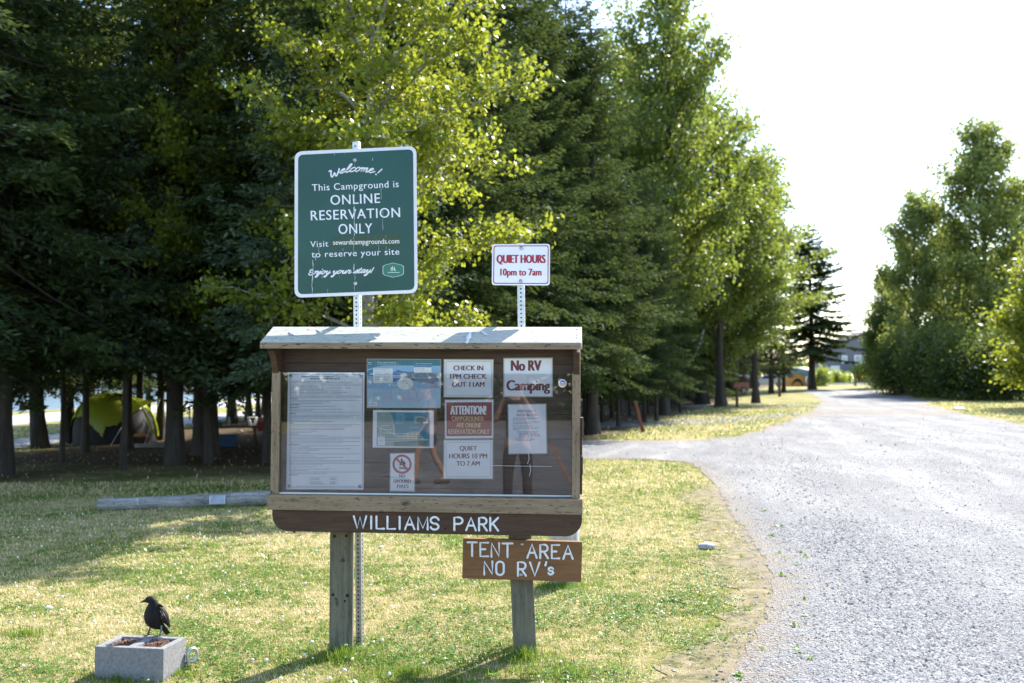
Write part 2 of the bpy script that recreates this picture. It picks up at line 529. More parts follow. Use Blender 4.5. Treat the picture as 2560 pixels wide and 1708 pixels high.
for i, q in enumerate(dens):
    a_, b_ = dens[max(0, i - 55)], dens[min(nd - 1, i + 55)]
    t_ = (b_ - a_).normalized(); nrm_ = Vector((-t_.y, t_.x))
    if inside(ROAD, np.array([(q + nrm_ * .4).x]), np.array([(q + nrm_ * .4).y]))[0]: nrm_ = -nrm_
    w_ = .46 + .34 * mnoise.noise(Vector((q.x * .9, q.y * .9, 5))) + .22 * mnoise.noise(Vector((q.x * 4, q.y * 4, 2)))
    for j in range(6):
        r_ = q + nrm_ * (-.22 + (w_ + .22) * j / 5)
        V.append((r_.x, r_.y, .0045)); E_.append(j / 5)
a = np.arange(nd * 6).reshape(nd, 6)
fc = np.stack([a[:-1, :-1], a[1:, :-1], a[1:, 1:], a[:-1, 1:]], -1).reshape(-1, 4)
me = mesh_np('verge', V, fc)
at = me.attributes.new('edge', 'FLOAT', 'POINT'); at.data.foreach_set('value', np.array(E_, np.float32))
if me.polygons[0].normal.z < 0: me.flip_normals()
verge = link_mesh('verge', me, m_verge)
tag(verge, kind='structure')
side, _ = sheet('side_track', px2([(1440, 1072), (1500, 1070), (1800, 1061), (1996, 1040), (2010, 1028), (1800, 1046), (1500, 1054), (1430, 1058)]), .006, m_track, None, lambda c: .6, .15)
tag(side, kind='structure')
side2, _ = sheet('side_track', px2([(1705, 1019), (1850, 1020), (2045, 1019), (2062, 1008), (1850, 1010), (1700, 1012)]), .006, m_track, None, lambda c: 1.2, .1)
tag(side2, kind='structure')

m_path = simple('pale_path', (.36, .36, .37), .85, var=.15, scale=3)
path, _ = sheet('path', [(-12.1, 12), (-12.2, 80), (-14.4, 80), (-14.4, 12)], .006, m_path, None, lambda c: 2.0, .03)
tag(path, kind='structure')
m_asph = simple('worn_asphalt', (.42, .42, .43), .8, var=.1, scale=2)
paved, _ = sheet('paved_road', [(-20.6, 10), (-17.2, 100), (-22.4, 100), (-25.4, 40), (-26.4, 10)], .006, m_asph, None, lambda c: 3.0, .02)
tag(paved, kind='structure')

# ---- the bay
m, nt, out = newmat('bay_water')
nz = noise(nt, coords(nt, (1, .5, 1)), .6, 5, .6)
p = N(nt, 'ShaderNodeBsdfPrincipled', Base_Color=(.10, .15, .2), Roughness=.16)
b = N(nt, 'ShaderNodeBump', Height=nz, Strength=.35, Distance=.25)
nt.links.new(b.outputs[0], p.inputs['Normal']); nt.links.new(p.outputs[0], out.inputs[0])
water = link_mesh('water', mesh_np('water', [(-900, -200, -1.5), (-26.5, -200, -1.5), (-26.5, 100, -1.5), (60, 1400, -1.5), (-900, 1400, -1.5)], [[0, 1, 2, 3, 4]]), m)
tag(water, kind='structure')

# ---- wooded slopes across the bay
m, nt, out = newmat('wooded_slope')
nz = noise(nt, coords(nt), .05, 8, .7)
c = ramp(nt, nz, [(.3, (.035, .055, .06)), (.6, (.07, .10, .105)), (.8, (.13, .16, .17))])  # blue in these forest tones stands in for distance haze
p = N(nt, 'ShaderNodeBsdfPrincipled', Base_Color=c, Roughness=1.0)
nt.links.new(p.outputs[0], out.inputs[0])
n1, n2 = 90, 14
A = np.linspace(R(-62), R(4), n1)
V = []
for i, an in enumerate(A):
    top = 52 + 14 * math.sin(i * .17) + 6 * math.sin(i * .43 + 1) + 2 * math.sin(i * 1.1)
    for j in range(n2):
        t = j / (n2 - 1)
        d = 320 + 260 * t
        V.append((math.sin(an) * d, math.cos(an) * d, -2.2 + top * t ** .8 + (rng.normal(0, 2.2) if 0 < j else 0)))
a = np.arange(n1 * n2).reshape(n1, n2)
fc = np.stack([a[:-1, :-1], a[1:, :-1], a[1:, 1:], a[:-1, 1:]], -1).reshape(-1, 4)
hills = link_mesh('hills', mesh_np('hills', V, fc), m, smooth=True)
tag(hills, kind='structure')

# ================================================================ grass blades, clover, loose stones
m_blade, nt, out = newmat('grass_blades')
rnd = N(nt, 'ShaderNodeNewGeometry').outputs['Random Per Island']
v = coords(nt)
t = math_(nt, 'ADD', math_(nt, 'MULTIPLY', noise(nt, v, .55, 4, .6), .45), math_(nt, 'MULTIPLY', noise(nt, v, 5.5, 6, .72), .55))
t2 = math_(nt, 'ADD', t, math_(nt, 'MULTIPLY', math_(nt, 'SUBTRACT', rnd, .5), .26))
c = ramp(nt, t2, [(.375, (.105, .22, .022)), (.445, (.26, .325, .062)), (.492, (.50, .455, .15)), (.59, (.72, .60, .345))])
d = N(nt, 'ShaderNodeBsdfDiffuse', Color=c)
tr = N(nt, 'ShaderNodeBsdfTranslucent', Color=c)
mx = N(nt, 'ShaderNodeMixShader', i0=.45, i1=d.outputs[0], i2=tr.outputs[0])
gl = N(nt, 'ShaderNodeBsdfGlossy', Roughness=.45)
mx2 = N(nt, 'ShaderNodeMixShader', i0=.05, i1=mx.outputs[0], i2=gl.outputs[0])
nt.links.new(mx2.outputs[0], out.inputs[0])

# where blades grow tall: at the feet of posts and block (mower misses them)
TALL = [(G(860, 1650), .30, .13), (G(1310, 1650), .30, .13), (G(1420, 1690), .45, .10), (G(1010, 1690), .4, .09), (G(430, 1690), .25, .07),
        (G(300, 1700), .35, .07), (G(1410, 1470), .3, .1), (G(60, 1590), .3, .09), (G(560, 1270), 1.2, .08)]

def patchy(X, Y, s, seed=0.0):
    return np.array([mnoise.noise(Vector((x * s + seed, y * s, 3.3))) for x, y in zip(X, Y)])

def blades(X, Y, hmin, hmax, wid):
    n = len(X)
    h = rng.uniform(hmin, hmax, n)
    az = rng.uniform(0, 2 * np.pi, n)
    lean = rng.uniform(.35, 1.25, n)
    dx, dy = np.cos(az), np.sin(az)
    sxv, syv = -dy, dx
    w = wid * rng.uniform(.6, 1.3, n)
    z0 = hgt(X, Y)
    P = np.zeros((n, 5, 3))
    for k, (tt, ww) in enumerate(((0, 1), (0, -1), (.55, .8), (.55, -.8), (1, 0))):
        off = lean * h * tt ** 1.6
        P[:, k, 0] = X + dx * off + sxv * w * ww
        P[:, k, 1] = Y + dy * off + syv * w * ww
        P[:, k, 2] = z0 + h * tt * np.sqrt(np.maximum(.12, 1 - .55 * lean ** 2)) - (.004 if tt == 0 else 0)
    return P

def in_view(X, Y, m=.05):
    u_ = X / np.maximum(Y, .1)
    return (u_ > -.515 - m) & (u_ < .515 + m)

Ps = []
for y0, y1, dens, hm, hx, w in ((4.6, 6.6, 5600, .008, .030, .0021), (6.6, 9, 3300, .008, .033, .003), (9, 14, 1400, .010, .04, .0042),
                                (14, 24, 420, .02, .07, .007), (24, 60, 55, .03, .11, .018)):
    x1 = .57 * y1
    k = int(2 * x1 * (y1 - y0) * dens)
    X = rng.uniform(-x1, x1, k); Y = rng.uniform(y0, y1, k)
    keep = in_view(X, Y)
    X, Y = X[keep], Y[keep]
    ins = inside(ROADL, X, Y); ed = edge_dist(ROADL[::3] if y1 > 9 else ROADL, X, Y)
    sg = np.where(ins, -ed, ed)                      # + on the lawn
    sg = np.where(np.abs(sg) < 1.4, sg + (.55 * patchy(X, Y, 1.9, 4.4) + .3 * patchy(X, Y, 5.5, 8.8) - .1 if y1 < 15 else 0), sg)
    pr = smooth(-.10, .32, sg + rng.normal(0, .08, len(X)))
    pr = np.maximum(pr * (.62 + .38 * smooth(0, .5, sg)), .012 * (sg > -.8) * (Y < 9))
    if y0 >= 14:
        pr = pr * np.where((X < -5.6 + .30 * Y) & (Y > 16) & (X > -11.5), .025, 1)
        pr = pr * ((X > 0) | (Y < 45))
        for q in ((-14.4, -12.1), (-26.4, -17)): pr = pr * ((X < q[0]) | (X > q[1]))
    keep = rng.random(len(X)) < pr
    Ps.append(blades(X[keep], Y[keep], hm, hx, w))
P = np.concatenate(Ps)
nb = len(P)
base = (np.arange(nb) * 5)[:, None]
q = np.concatenate([base + np.array([[0, 1, 3]]), base + np.array([[0, 3, 2]]), base + np.array([[2, 3, 4]])], 1).reshape(-1, 3)
grass = link_mesh('grass', mesh_np('grass', P.reshape(-1, 3), q), m_blade)
tag(grass, 'short sun-bleached and green grass blades of the mown lawn', 'grass', kind='stuff')
print('blades', nb)
# longer green tufts the mower misses
T_ = []
for p_, rad, hh in TALL:
    m_ = int(520 * min(1.6, (rad / .3) ** 1.3))
    a_ = rng.uniform(0, 6.28, m_); q_ = rad * np.abs(rng.normal(0, .55, m_))
    T_.append(blades(p_.x + q_ * np.cos(a_), p_.y + .6 * q_ * np.sin(a_), hh * .25, hh * .95, .0026))
P = np.concatenate(T_); nb = len(P)
P[:, :, :2] += (P[:, :, :2] - P[:, :1, :2]) * -.35
base = (np.arange(nb) * 5)[:, None]
q = np.concatenate([base + np.array([[0, 1, 3]]), base + np.array([[0, 3, 2]]), base + np.array([[2, 3, 4]])], 1).reshape(-1, 3)
m_tuft = leafmat('green_tuft_blade', (.07, .15, .02), (.20, .27, .05), (.30, .42, .05), .42, .04)
tuft = link_mesh('grass_tufts', mesh_np('grass_tufts', P.reshape(-1, 3), q), m_tuft)
tag(tuft, 'longer green grass tufts round the posts and the concrete block', 'grass', kind='stuff')

# clover: low patches of round leaves, and white heads
m_clover = leafmat('clover_leaf', (.05, .13, .02), (.12, .25, .035), (.2, .4, .03), .4, .03)
def patchy(X, Y, s, seed=0.0):
    return np.array([mnoise.noise(Vector((x * s + seed, y * s, 3.3))) for x, y in zip(X, Y)])
k = 120000
Y = rng.uniform(4.7, 12.5, k) ** 1.0; X = rng.uniform(-6.8, 4.2, k)
keep = in_view(X, Y) & ~inside(ROADL, X, Y)
X, Y = X[keep], Y[keep]
pn = patchy(X, Y, 1.5)
keep = rng.random(len(X)) < np.clip((pn + .05) * 2.6, .015, .95) * smooth(10.5, 5.6, Y) * smooth(.05, .5, edge_dist(ROADL, X, Y))
X, Y = X[keep], Y[keep]; n = len(X)
r_ = rng.uniform(.006, .013, n); z = rng.uniform(.012, .042, n)
V = np.zeros((n, 3, 4, 3)); az = rng.uniform(0, 6.28, n)
for l in range(3):
    a0 = az + l * 2.094
    for c_, (rr, da) in enumerate(((0.0, 0), (1.2, .55), (1.55, 0), (1.2, -.55))):
        V[:, l, c_, 0] = X + np.cos(a0 + da) * r_ * rr
        V[:, l, c_, 1] = Y + np.sin(a0 + da) * r_ * rr
        V[:, l, c_, 2] = z + (.35 * r_ * rr * rng.normal(0, .6, n))
idx = np.arange(n * 12).reshape(-1, 4)
clover = link_mesh('clover', mesh_np('clover', V.reshape(-1, 3), idx), m_clover)
tag(clover, 'low green clover leaves spreading in patches through the lawn', 'clover', kind='stuff')

# broad-leaved weeds: rosettes scattered in the lawn and along the gravel edge
k = 900
Y = 4.8 + 8 * rng.random(k) ** 1.5; X = rng.uniform(-6.5, 3.6, k)
keep = in_view(X, Y)
X, Y = X[keep], Y[keep]
sg = np.where(inside(ROADL, X, Y), -1, 1) * edge_dist(ROADL, X, Y)
keep = rng.random(len(X)) < np.where(sg > 0, np.clip(.25 + patchy(X, Y, 1.3, 2.2) * 1.2, .05, .8), .5 * (sg > -.55))
X, Y = X[keep], Y[keep]
Qs = []
for x, y in zip(X, Y):
    s_ = rng.uniform(.012, .034) * (1 if y < 9 else 1.3)
    for l in range(int(rng.integers(5, 11))):
        a0 = rng.uniform(0, 6.28); el_ = rng.uniform(.15, .9); L_ = s_ * rng.uniform(.8, 1.7)
        d_ = np.array([np.cos(a0) * np.cos(el_), np.sin(a0) * np.cos(el_), np.sin(el_)]); n_ = np.array([-np.sin(a0), np.cos(a0), 0])
        o_ = np.array([x + rng.normal(0, s_ * .4), y + rng.normal(0, s_ * .4), .006])
        Qs.append([o_, o_ + d_ * L_ * .55 + n_ * L_ * .26, o_ + d_ * L_ - np.array([0, 0, L_ * .15]), o_ + d_ * L_ * .55 - n_ * L_ * .26])
Qs = np.array(Qs)
m_weed = leafmat('weed_leaf', (.06, .15, .015), (.14, .28, .03), (.26, .46, .03), .4, .04)
weeds = link_mesh('weeds', mesh_np('weeds', Qs.reshape(-1, 3), np.arange(len(Qs) * 4).reshape(-1, 4)), m_weed)
tag(weeds, 'bright green broad-leaved weeds dotted through the lawn and gravel edge', 'weeds', kind='stuff')

m_white = simple('clover_white', (.78, .76, .68), .8, var=.12, scale=200, bump=0)
k = 1500
Y = rng.uniform(4.8, 12, k); X = rng.uniform(-6, 3.2, k)
keep = in_view(X, Y) & ~inside(ROADL, X, Y)
X, Y = X[keep], Y[keep]
keep = rng.random(len(X)) < np.clip(patchy(X, Y, 1.1, 7.7) * 1.7 + .22, .03, 1) * smooth(.15, .6, edge_dist(ROADL, X, Y)) * np.where(X < -.4, .8, .22)
X, Y = X[keep], Y[keep]
bm = bmesh.new(); bmesh.ops.create_icosphere(bm, subdivisions=1, radius=1)
sv = np.array([q.co for q in bm.verts]); sf = np.array([[q.index for q in f.verts] for f in bm.faces]); bm.free()
n = len(X); r_ = rng.uniform(.007, .0125, n)
V = sv[None] * r_[:, None, None] * (1 + rng.normal(0, .16, (n, len(sv), 1)))
V[..., 2] *= .85
V += np.stack([X, Y, rng.uniform(.03, .065, n)], 1)[:, None]
idx = (sf[None] + (np.arange(n) * len(sv))[:, None, None]).reshape(-1, 3)
cl = link_mesh('clover_blossoms', mesh_np('clover_blossoms', V.reshape(-1, 3), idx), m_white)
tag(cl, 'small white clover heads dotted across the lawn', 'clover flowers', kind='stuff')

# loose stones on the gravel
m_stone, nt, out = newmat('loose_stone')
rnd = N(nt, 'ShaderNodeNewGeometry').outputs['Random Per Island']
c = ramp(nt, rnd, [(0, (.085, .086, .093)), (.3, (.20, .20, .205)), (.7, (.29, .288, .285)), (1, (.38, .37, .355))])
p = N(nt, 'ShaderNodeBsdfPrincipled', Base_Color=c, Roughness=.92)
p.inputs['Specular IOR Level'].default_value = .1
nt.links.new(p.outputs[0], out.inputs[0])
Xs, Ys, Ss = [], [], []
for y0, y1, dens, s0, s1 in ((4.6, 7, 6500, .004, .0125), (7, 11, 1900, .006, .016), (11, 20, 180, .009, .024), (20, 40, 14, .02, .045)):
    x1 = .56 * y1
    k = int((x1 + 1) * (y1 - y0) * dens)
    X = rng.uniform(-1 if y0 < 20 else -4, x1, k); Y = rng.uniform(y0, y1, k)
    keep = in_view(X, Y)
    X, Y = X[keep], Y[keep]
    ins = inside(ROADL, X, Y); ed = edge_dist(ROADL[::3] if y1 > 11 else ROADL, X, Y)
    sg = np.where(ins, ed, -ed)
    pr = np.clip(smooth(-.30, .5, sg) * .9 + .05 * (sg > -.9), 0, 1)
    # windrows of loose stones left by wheels
    row = .30 + .9 * np.exp(-((X - (2.3 + .21 * (Y - 5.3))) / .42) ** 2) + .5 * smooth(1.5, 3.5, X - .1 * (Y - 5)) * smooth(8.5, 5, Y)
    keep = rng.random(len(X)) < pr * np.clip(row, 0, 1)
    X, Y = X[keep], Y[keep]
    Xs.append(X); Ys.append(Y); Ss.append(s0 + (s1 - s0) * rng.random(len(X)) ** 2.2)
# the loose ridge between the wheel tracks
k = 5200
Y = 4.7 + 6.5 * rng.random(k) ** 1.4; X = 2.35 + .21 * (Y - 5.3) + rng.normal(0, .24, k) + .18 * np.sin(Y * 1.7)
keep = in_view(X, Y); Xs.append(X[keep]); Ys.append(Y[keep]); Ss.append(.006 + .016 * rng.random(keep.sum()) ** 2)
X, Y, S = map(np.concatenate, (Xs, Ys, Ss)); n = len(X)
ov = np.array([(1, 0, 0), (.3, .9, .1), (-.8, .4, 0), (-.7, -.6, .1), (.2, -.9, 0), (.1, .1, .8), (-.2, -.1, .65)], float)
of = np.array([(0, 1, 5), (1, 2, 5), (2, 6, 5), (2, 3, 6), (3, 4, 6), (4, 0, 5), (4, 5, 6)])
az = rng.uniform(0, 6.28, n)
V = ov[None] * (1 + rng.normal(0, .22, (n, 7, 3))) * S[:, None, None]
V[..., 2] *= rng.uniform(.5, 1.0, n)[:, None]
cx, sx_ = np.cos(az)[:, None], np.sin(az)[:, None]
V = np.stack([V[..., 0] * cx - V[..., 1] * sx_, V[..., 0] * sx_ + V[..., 1] * cx, V[..., 2]], -1)
V += np.stack([X, Y, hgt(X, Y) + .0085], 1)[:, None]
idx = (of[None] + (np.arange(n) * 7)[:, None, None]).reshape(-1, 3)
stones = link_mesh('gravel', mesh_np('gravel', V.reshape(-1, 3), idx), m_stone)
tag(stones, 'loose grey shale chips strewn over the gravel road', 'gravel', kind='stuff')
print('stones', n)
# ================================================================ lettering
_fc = {}
def glyphs(body, bold=0.0, shear=0.0, spacing=1.0):
    """flat mesh of a line of type: verts scaled so the line runs 0..1 in x and capitals are 1 high"""
    key = (body, bold, shear, spacing)
    if key in _fc: return _fc[key]
    def raw(b):
        c = bpy.data.curves.new('type', 'FONT')
        c.body = b; c.size = 1; c.offset = bold; c.shear = shear; c.space_character = spacing
        c.resolution_u = 4; c.fill_mode = 'BOTH' if False else 'FRONT'; c.dimensions = '2D'
        o = bpy.data.objects.new('type', c); col.objects.link(o)
        dg = bpy.context.evaluated_depsgraph_get(); dg.update()
        e = o.evaluated_get(dg); me = e.to_mesh()
        V = np.array([v.co[:] for v in me.vertices]); Fc = [list(p.vertices) for p in me.polygons]
        e.to_mesh_clear(); bpy.data.objects.remove(o); bpy.data.curves.remove(c)
        return V, Fc
    if 'cap' not in _fc: _fc['cap'] = raw('H')[0][:, 1].max()
    V, Fc = raw(body)
    x0, x1 = V[:, 0].min(), V[:, 0].max()
    V = V.copy(); V[:, 0] = (V[:, 0] - x0) / (x1 - x0); V[:, 1] /= _fc['cap']
    _fc[key] = (V, Fc)
    return V, Fc

class Plane:
    """a flat board: maps pixels of the photograph onto it (local x right, z up, y away)"""
    def __init__(s, root_matrix, y0=0.0):
        s.M = root_matrix; s.I = root_matrix.inverted(); s.y0 = y0
        s.o = s.I @ CAM
    def P(s, px, py, d=0.0):
        r_ = s.I.to_3x3() @ ray(px, py)
        t = (s.y0 + d - s.o.y) / r_.y
        return s.o + r_ * t
    def scale(s, px=1300, py=1000):
        return (s.P(px + 1, py) - s.P(px, py)).length

def text(mb, pl, body, xl, xr, yb, cap, mat, conv=lambda x, y: (x, y), d=-.003, bold=0.0, shear=0.0, yb2=None, spacing=1.0):
    """set a line of type with its left/right end and baseline where the board carries it"""
    V, Fc = glyphs(body, 0.0, shear, spacing)
    yb2 = yb if yb2 is None else yb2
    # heavier type: overprinted three times, a hair apart
    for k in ((-1, 1, 0) if bold else (0,)):
        e = .8 * bold * k * cap
        dd = d - (.00012 * (k + 1) if bold else 0)
        ins = .8 * bold * cap
        a, b = pl.P(*conv(xl + ins + e, yb), dd), pl.P(*conv(xr - ins + e, yb2), dd)
        t = pl.P(*conv(xl + ins + e, yb - cap), dd)
        ex = b - a
        hgt_ = (t - a).length
        n = Vector((-ex.z, 0, ex.x)).normalized() * hgt_
        mb.add([a + ex * x + n * y for x, y, _ in V], Fc, mat)

# routed lettering: each letter a set of strokes in a 0..1 box
def arc(cx, cy, rx, ry, a0, a1, n=10):
    return [(cx + rx * math.cos(R(a0 + (a1 - a0) * i / n)), cy + ry * math.sin(R(a0 + (a1 - a0) * i / n))) for i in range(n + 1)]
SF = {
 'W': [[(0, 1), (.27, 0), (.5, .95), (.73, 0), (1, 1)]],
 'I': [[(.5, 0), (.5, 1)]],
 'L': [[(0, 1), (0, 0), (1, 0)]],
 'A': [[(0, 0), (.5, 1), (1, 0)], [(.2, .37), (.8, .37)]],
 'M': [[(0, 0), (0, 1), (.5, .1), (1, 1), (1, 0)]],
 'S': [[(1, .78)] + arc(.5, .745, .5, .255, 10, 270, 12)[1:] + arc(.5, .245, .5, .245, 90, -170, 12)],
 'P': [[(0, 0), (0, 1), (.5, 1)] + arc(.55, .74, .45, .26, 90, -90, 10) + [(0, .48)]],
 'R': [[(0, 0), (0, 1), (.5, 1)] + arc(.52, .74, .44, .26, 90, -90, 10) + [(0, .48)], [(.45, .48), (1, 0)]],
 'K': [[(0, 0), (0, 1)], [(1, 1), (0.05, .42)], [(.3, .58), (1, 0)]],
 'T': [[(0, 1), (1, 1)], [(.5, 1), (.5, 0)]],
 'E': [[(1, 1), (0, 1), (0, 0), (1, 0)], [(0, .52), (.62, .52)]],
 'N': [[(0, 0), (0, 1), (1, .03), (1, 1)]],
 'O': [arc(.5, .72, .5, .28, 0, 180, 12) + arc(.5, .28, .5, .28, 180, 360, 12) + [(1, .72)]],
 'V': [[(0, 1), (.5, 0), (1, 1)]],
 "'": [[(.7, 1), (.3, 0)]],
 's': [[(.95, .8)] + arc(.5, .745, .45, .24, 20, 270, 10)[1:] + arc(.5, .25, .48, .25, 90, -165, 10)],
}
def strokes(mb, pl, ch, x0, x1, yb, yt, w, mat, conv, d=-.002, yb2=None, table=SF, flat=.35):
    """one routed letter in the pixel box x0..x1, yb (baseline) .. yt (top)"""
    s_ = pl.scale(*conv((x0 + x1) / 2, yb))
    ins = w / 2
    for st in table[ch]:
        pts = []
        for u, v in st:
            X = x0 + ins + (x1 - x0 - 2 * ins) * u
            Y = yb - ins + (yt + ins - yb + ins) * v
            pts.append(pl.P(*conv(X, Y), d))
        k = (Vector(conv(1, 0)) - Vector(conv(0, 0))).length
        mb.tube(pts, w / 2 * s_ * k, mat, 8, (Vector((0, 1, 0)), flat), 'round')
# ================================================================ the notice-board kiosk
m_pt = wood('treated_wood', (.185, .125, .078), (.32, .24, .16), 'x', .75, knots=True)
m_ptv = wood('treated_wood_upright', (.175, .12, .075), (.31, .23, .155), 'z', .8, knots=True)
m_roofw = wood('pale_treated_wood', (.36, .36, .31), (.52, .51, .43), 'x', .8, dark=(.15, .13, .10))
m_brown = wood('brown_stained_wood', (.042, .023, .015), (.10, .056, .035), 'x', 0, bump=.3)
m_brownd = wood('dark_brown_wood', (.045, .031, .025), (.115, .08, .062), 'x', 0, bump=.3)
m_tentw = wood('orange_brown_wood', (.15, .070, .030), (.25, .125, .055), 'x', 0, bump=.25)
m_grey = wood('weathered_post', (.085, .075, .052), (.22, .20, .15), 'z', .3, rough=.9, bump=.6)
m_letter = simple('white_routed_paint', (.78, .79, .84), .6, var=.12, scale=60)
m_steel = simple('galvanised_steel', (.52, .53, .55), .42, .85, var=.15, scale=25)
m_dark = simple('dark_hole', (.012, .012, .013), .9, var=.1, bump=0)
m_bolt = simple('zinc_bolt', (.5, .5, .52), .35, .9, var=.1)

KT = 4.8
kroot = empty('information_kiosk', (-.50, 5.86, 0), (0, R(.8), R(-KT)), 'roofed wooden notice-board kiosk on two weathered posts with glazed board', 'kiosk')
bpy.context.view_layer.update()
KM = Matrix.Translation((-.50, 5.86, 0)) @ Matrix.Rotation(R(-KT), 4, 'Z') @ Matrix.Rotation(R(.8), 4, 'Y')
K = Plane(KM)
c5 = lambda x, y: (640 + x * .38273, 780 + y * .38265)

# local extents read off the board
xl = K.P(679, 1100, -.10).x; xr = K.P(1449, 1100, -.10).x
z_rb = K.P(1066, 1281, -.115).z; z_rt = K.P(1066, 1242, -.115).z
z_st = K.P(1066, 931, -.10).z
z_ridge = K.P(1067, 817, .03).z; z_eave = K.P(1067, 856, -.20).z; z_eb = K.P(1067, 873, -.20).z
xel, xer = K.P(650, 856, -.20).x, K.P(1453, 857, -.20).x
print('kiosk', xl, xr, z_rb, z_rt, z_st, z_eave, z_ridge, xel, xer)

# back panel of horizontal boards
mb = MB()
zz = np.linspace(z_rb - .02, z_eave + .03, 8)
for a, b in zip(zz[:-1], zz[1:]):
    mb.box(xl + .03, xr - .03, 0, .025, a, b - .003, m_brownd)
mb.box(xl + .03, xr - .03, .026, .036, zz[0], zz[-1], m_dark)
mb.build('back_panel', kroot)
# the cheeks either side, seen as dark siding boards, with slanting tops below the eave
for s, x in ((-1, xl), (1, xr)):
    mb = MB()
    a, b = (x, x + .035) if s < 0 else (x - .035, x)
    a -= .001; b += .001
    ze = z_eave - .02
    prof = [(-.078, z_rt), (.05, z_rt), (.05, ze + .06), (.02, ze + .06), (-.185, ze - .035), (-.155, ze - .06), (-.10, z_st - .01), (-.078, z_st - .01)]
    mb.prism([(a, y, z) for y, z in prof], (b - a, 0, 0), m_brown)
    mb.build('side_panel', kroot, bevel=.003)
# siding on the outside of the right cheek
mb = MB()
zs = np.linspace(z_rt + .02, z_st - .25, 5)
for i, (a, b) in enumerate(zip(zs[:-1], zs[1:])):
    mb.box(xr + .002, xr + .014 + .004 * (i % 2), -.066, .05, a, b - .006, m_brown)
mb.build('side_siding', kroot)
# stiles and bottom rail in treated wood
for xa, xb in ((xl - .004, K.P(712 - 14, 1100, -.10).x), (K.P(1430, 1100, -.10).x, xr + .002)):
    mb = MB(); mb.box(xa, xb, -.10, -.079, z_rt + .0005, z_st, m_ptv)
    mb.build('stile', kroot, bevel=.002)
mb = MB(); mb.box(xl - .016, xr + .018, -.118, -.001, z_rb, z_rt, m_pt)
mb.build('bottom_rail', kroot, bevel=.003)
# roof: two boards meeting at a ridge
th = z_eave - z_eb
mb = MB()
sl = (z_ridge - z_eave) / .23
mb.prism([(xel, -.20, z_eb), (xel, -.20, z_eave), (xel, .03, z_ridge), (xel, .03, z_ridge - th)], (xer - xel, 0, 0), m_roofw)
mb.prism([(xel, .031, z_ridge - th), (xel, .031, z_ridge - .002), (xel, .23, z_ridge - .002 - .199 * sl), (xel, .23, z_ridge - .002 - .199 * sl - th)], (xer - xel, 0, 0), m_roofw)
roof = mb.build('roof', kroot, bevel=.003)
mb = MB()                                             # front edge of the roof board shows end-sawn wood
mb.box(xel + .001, xer - .001, -.2035, -.2005, z_eb + .002, z_eave - .003, m_pt)
mb.build('roof_edge', roof)
mb = MB()
for px, py in ((1442, 824), (1441, 838), (1442, 845), (770, 825), (1180, 834), (1095, 840), (840, 838), (690, 846), (1330, 830), (1240, 826)):
    f_ = (py - 817) / (856 - 817)
    q = K.P(px, py, .03 - .23 * f_)
    mb = MB(); mb.ball((q.x, q.y, z_ridge - (z_ridge - z_eave) * f_ + .001), (.004, .004, .002), m_dark, 8, 4); mb.build('nail', roof)
m_drop = simple('bird_dropping', (.72, .74, .76), .8, var=.1)
mb = MB()
for px, pts in ((1176, (832, 838, 845, 851, 857)), (795, (826, 833)), (1205, (829, 838)), (935, (842, 846)), (725, (832, 838))):
    L = []
    for py in pts:
        f_ = (py - 817) / (856 - 817)
        q = K.P(px + (-.35 * (py - pts[0]) if px == 1176 else (py - pts[0]) * 1.2), py, .03 - .23 * f_)
        L.append((q.x, q.y, z_ridge - (z_ridge - z_eave) * f_ + .0015))
    mb = MB(); mb.tube(L, [.007 + .004 * ((i * 7) % 3) for i in range(len(L))], m_drop, 8, (Vector((0, .38, .92)), .15), 'round'); mb.build('bird_dropping', roof)
# name board with rounded lower corners
def nb(px, py): return K.P(px, py, -.105)
zt, zb = z_rb - .0005, nb(1066, 1335).z
x0, x1 = nb(680, 1300).x, nb(1455, 1300).x
rad = .095
pr = [(x0, -.105, zt)] + [(x0 + rad - rad * math.cos(R(t)), -.105, zb + rad - rad * math.sin(R(t))) for t in range(0, 91, 10)] + \
     [(x1 - rad + rad * math.sin(R(t)), -.105, zb + rad - rad * math.cos(R(t))) for t in range(0, 91, 10)] + [(x1, -.105, zt)]
mb = MB(); mb.prism(pr, (0, .04, 0), m_brown)
name_board = mb.build('name_board', kroot, bevel=.002)
NP = Plane(KM, -.105)
cw = lambda x, y: (860 + x / 5.732, 1280 + y / 5.732)
mb = MB()
for ch, a, b in (('W', 125, 335), ('I', 372, 408), ('L', 450, 590), ('L', 607, 748), ('I', 780, 815), ('A', 860, 1024), ('M', 1046, 1214), ('S', 1226, 1370),
                 ('P', 1566, 1714), ('A', 1736, 1904), ('R', 1920, 2062), ('K', 2080, 2224)):
    t = ((a + b) / 2 - 130) / 2090
    strokes(mb, NP, ch, a, b, 250 + 36 * t, 46 + 24 * t, 31, m_letter, cw)
mb.build('lettering', name_board)
mb = MB()
for px, py in ((1113, 1322), (735, 1330)):
    mb = MB(); mb.ball(NP.P(px, py, -.001), (.006, .003, .006), m_dark, 10, 6); mb.build('knot_hole', name_board)
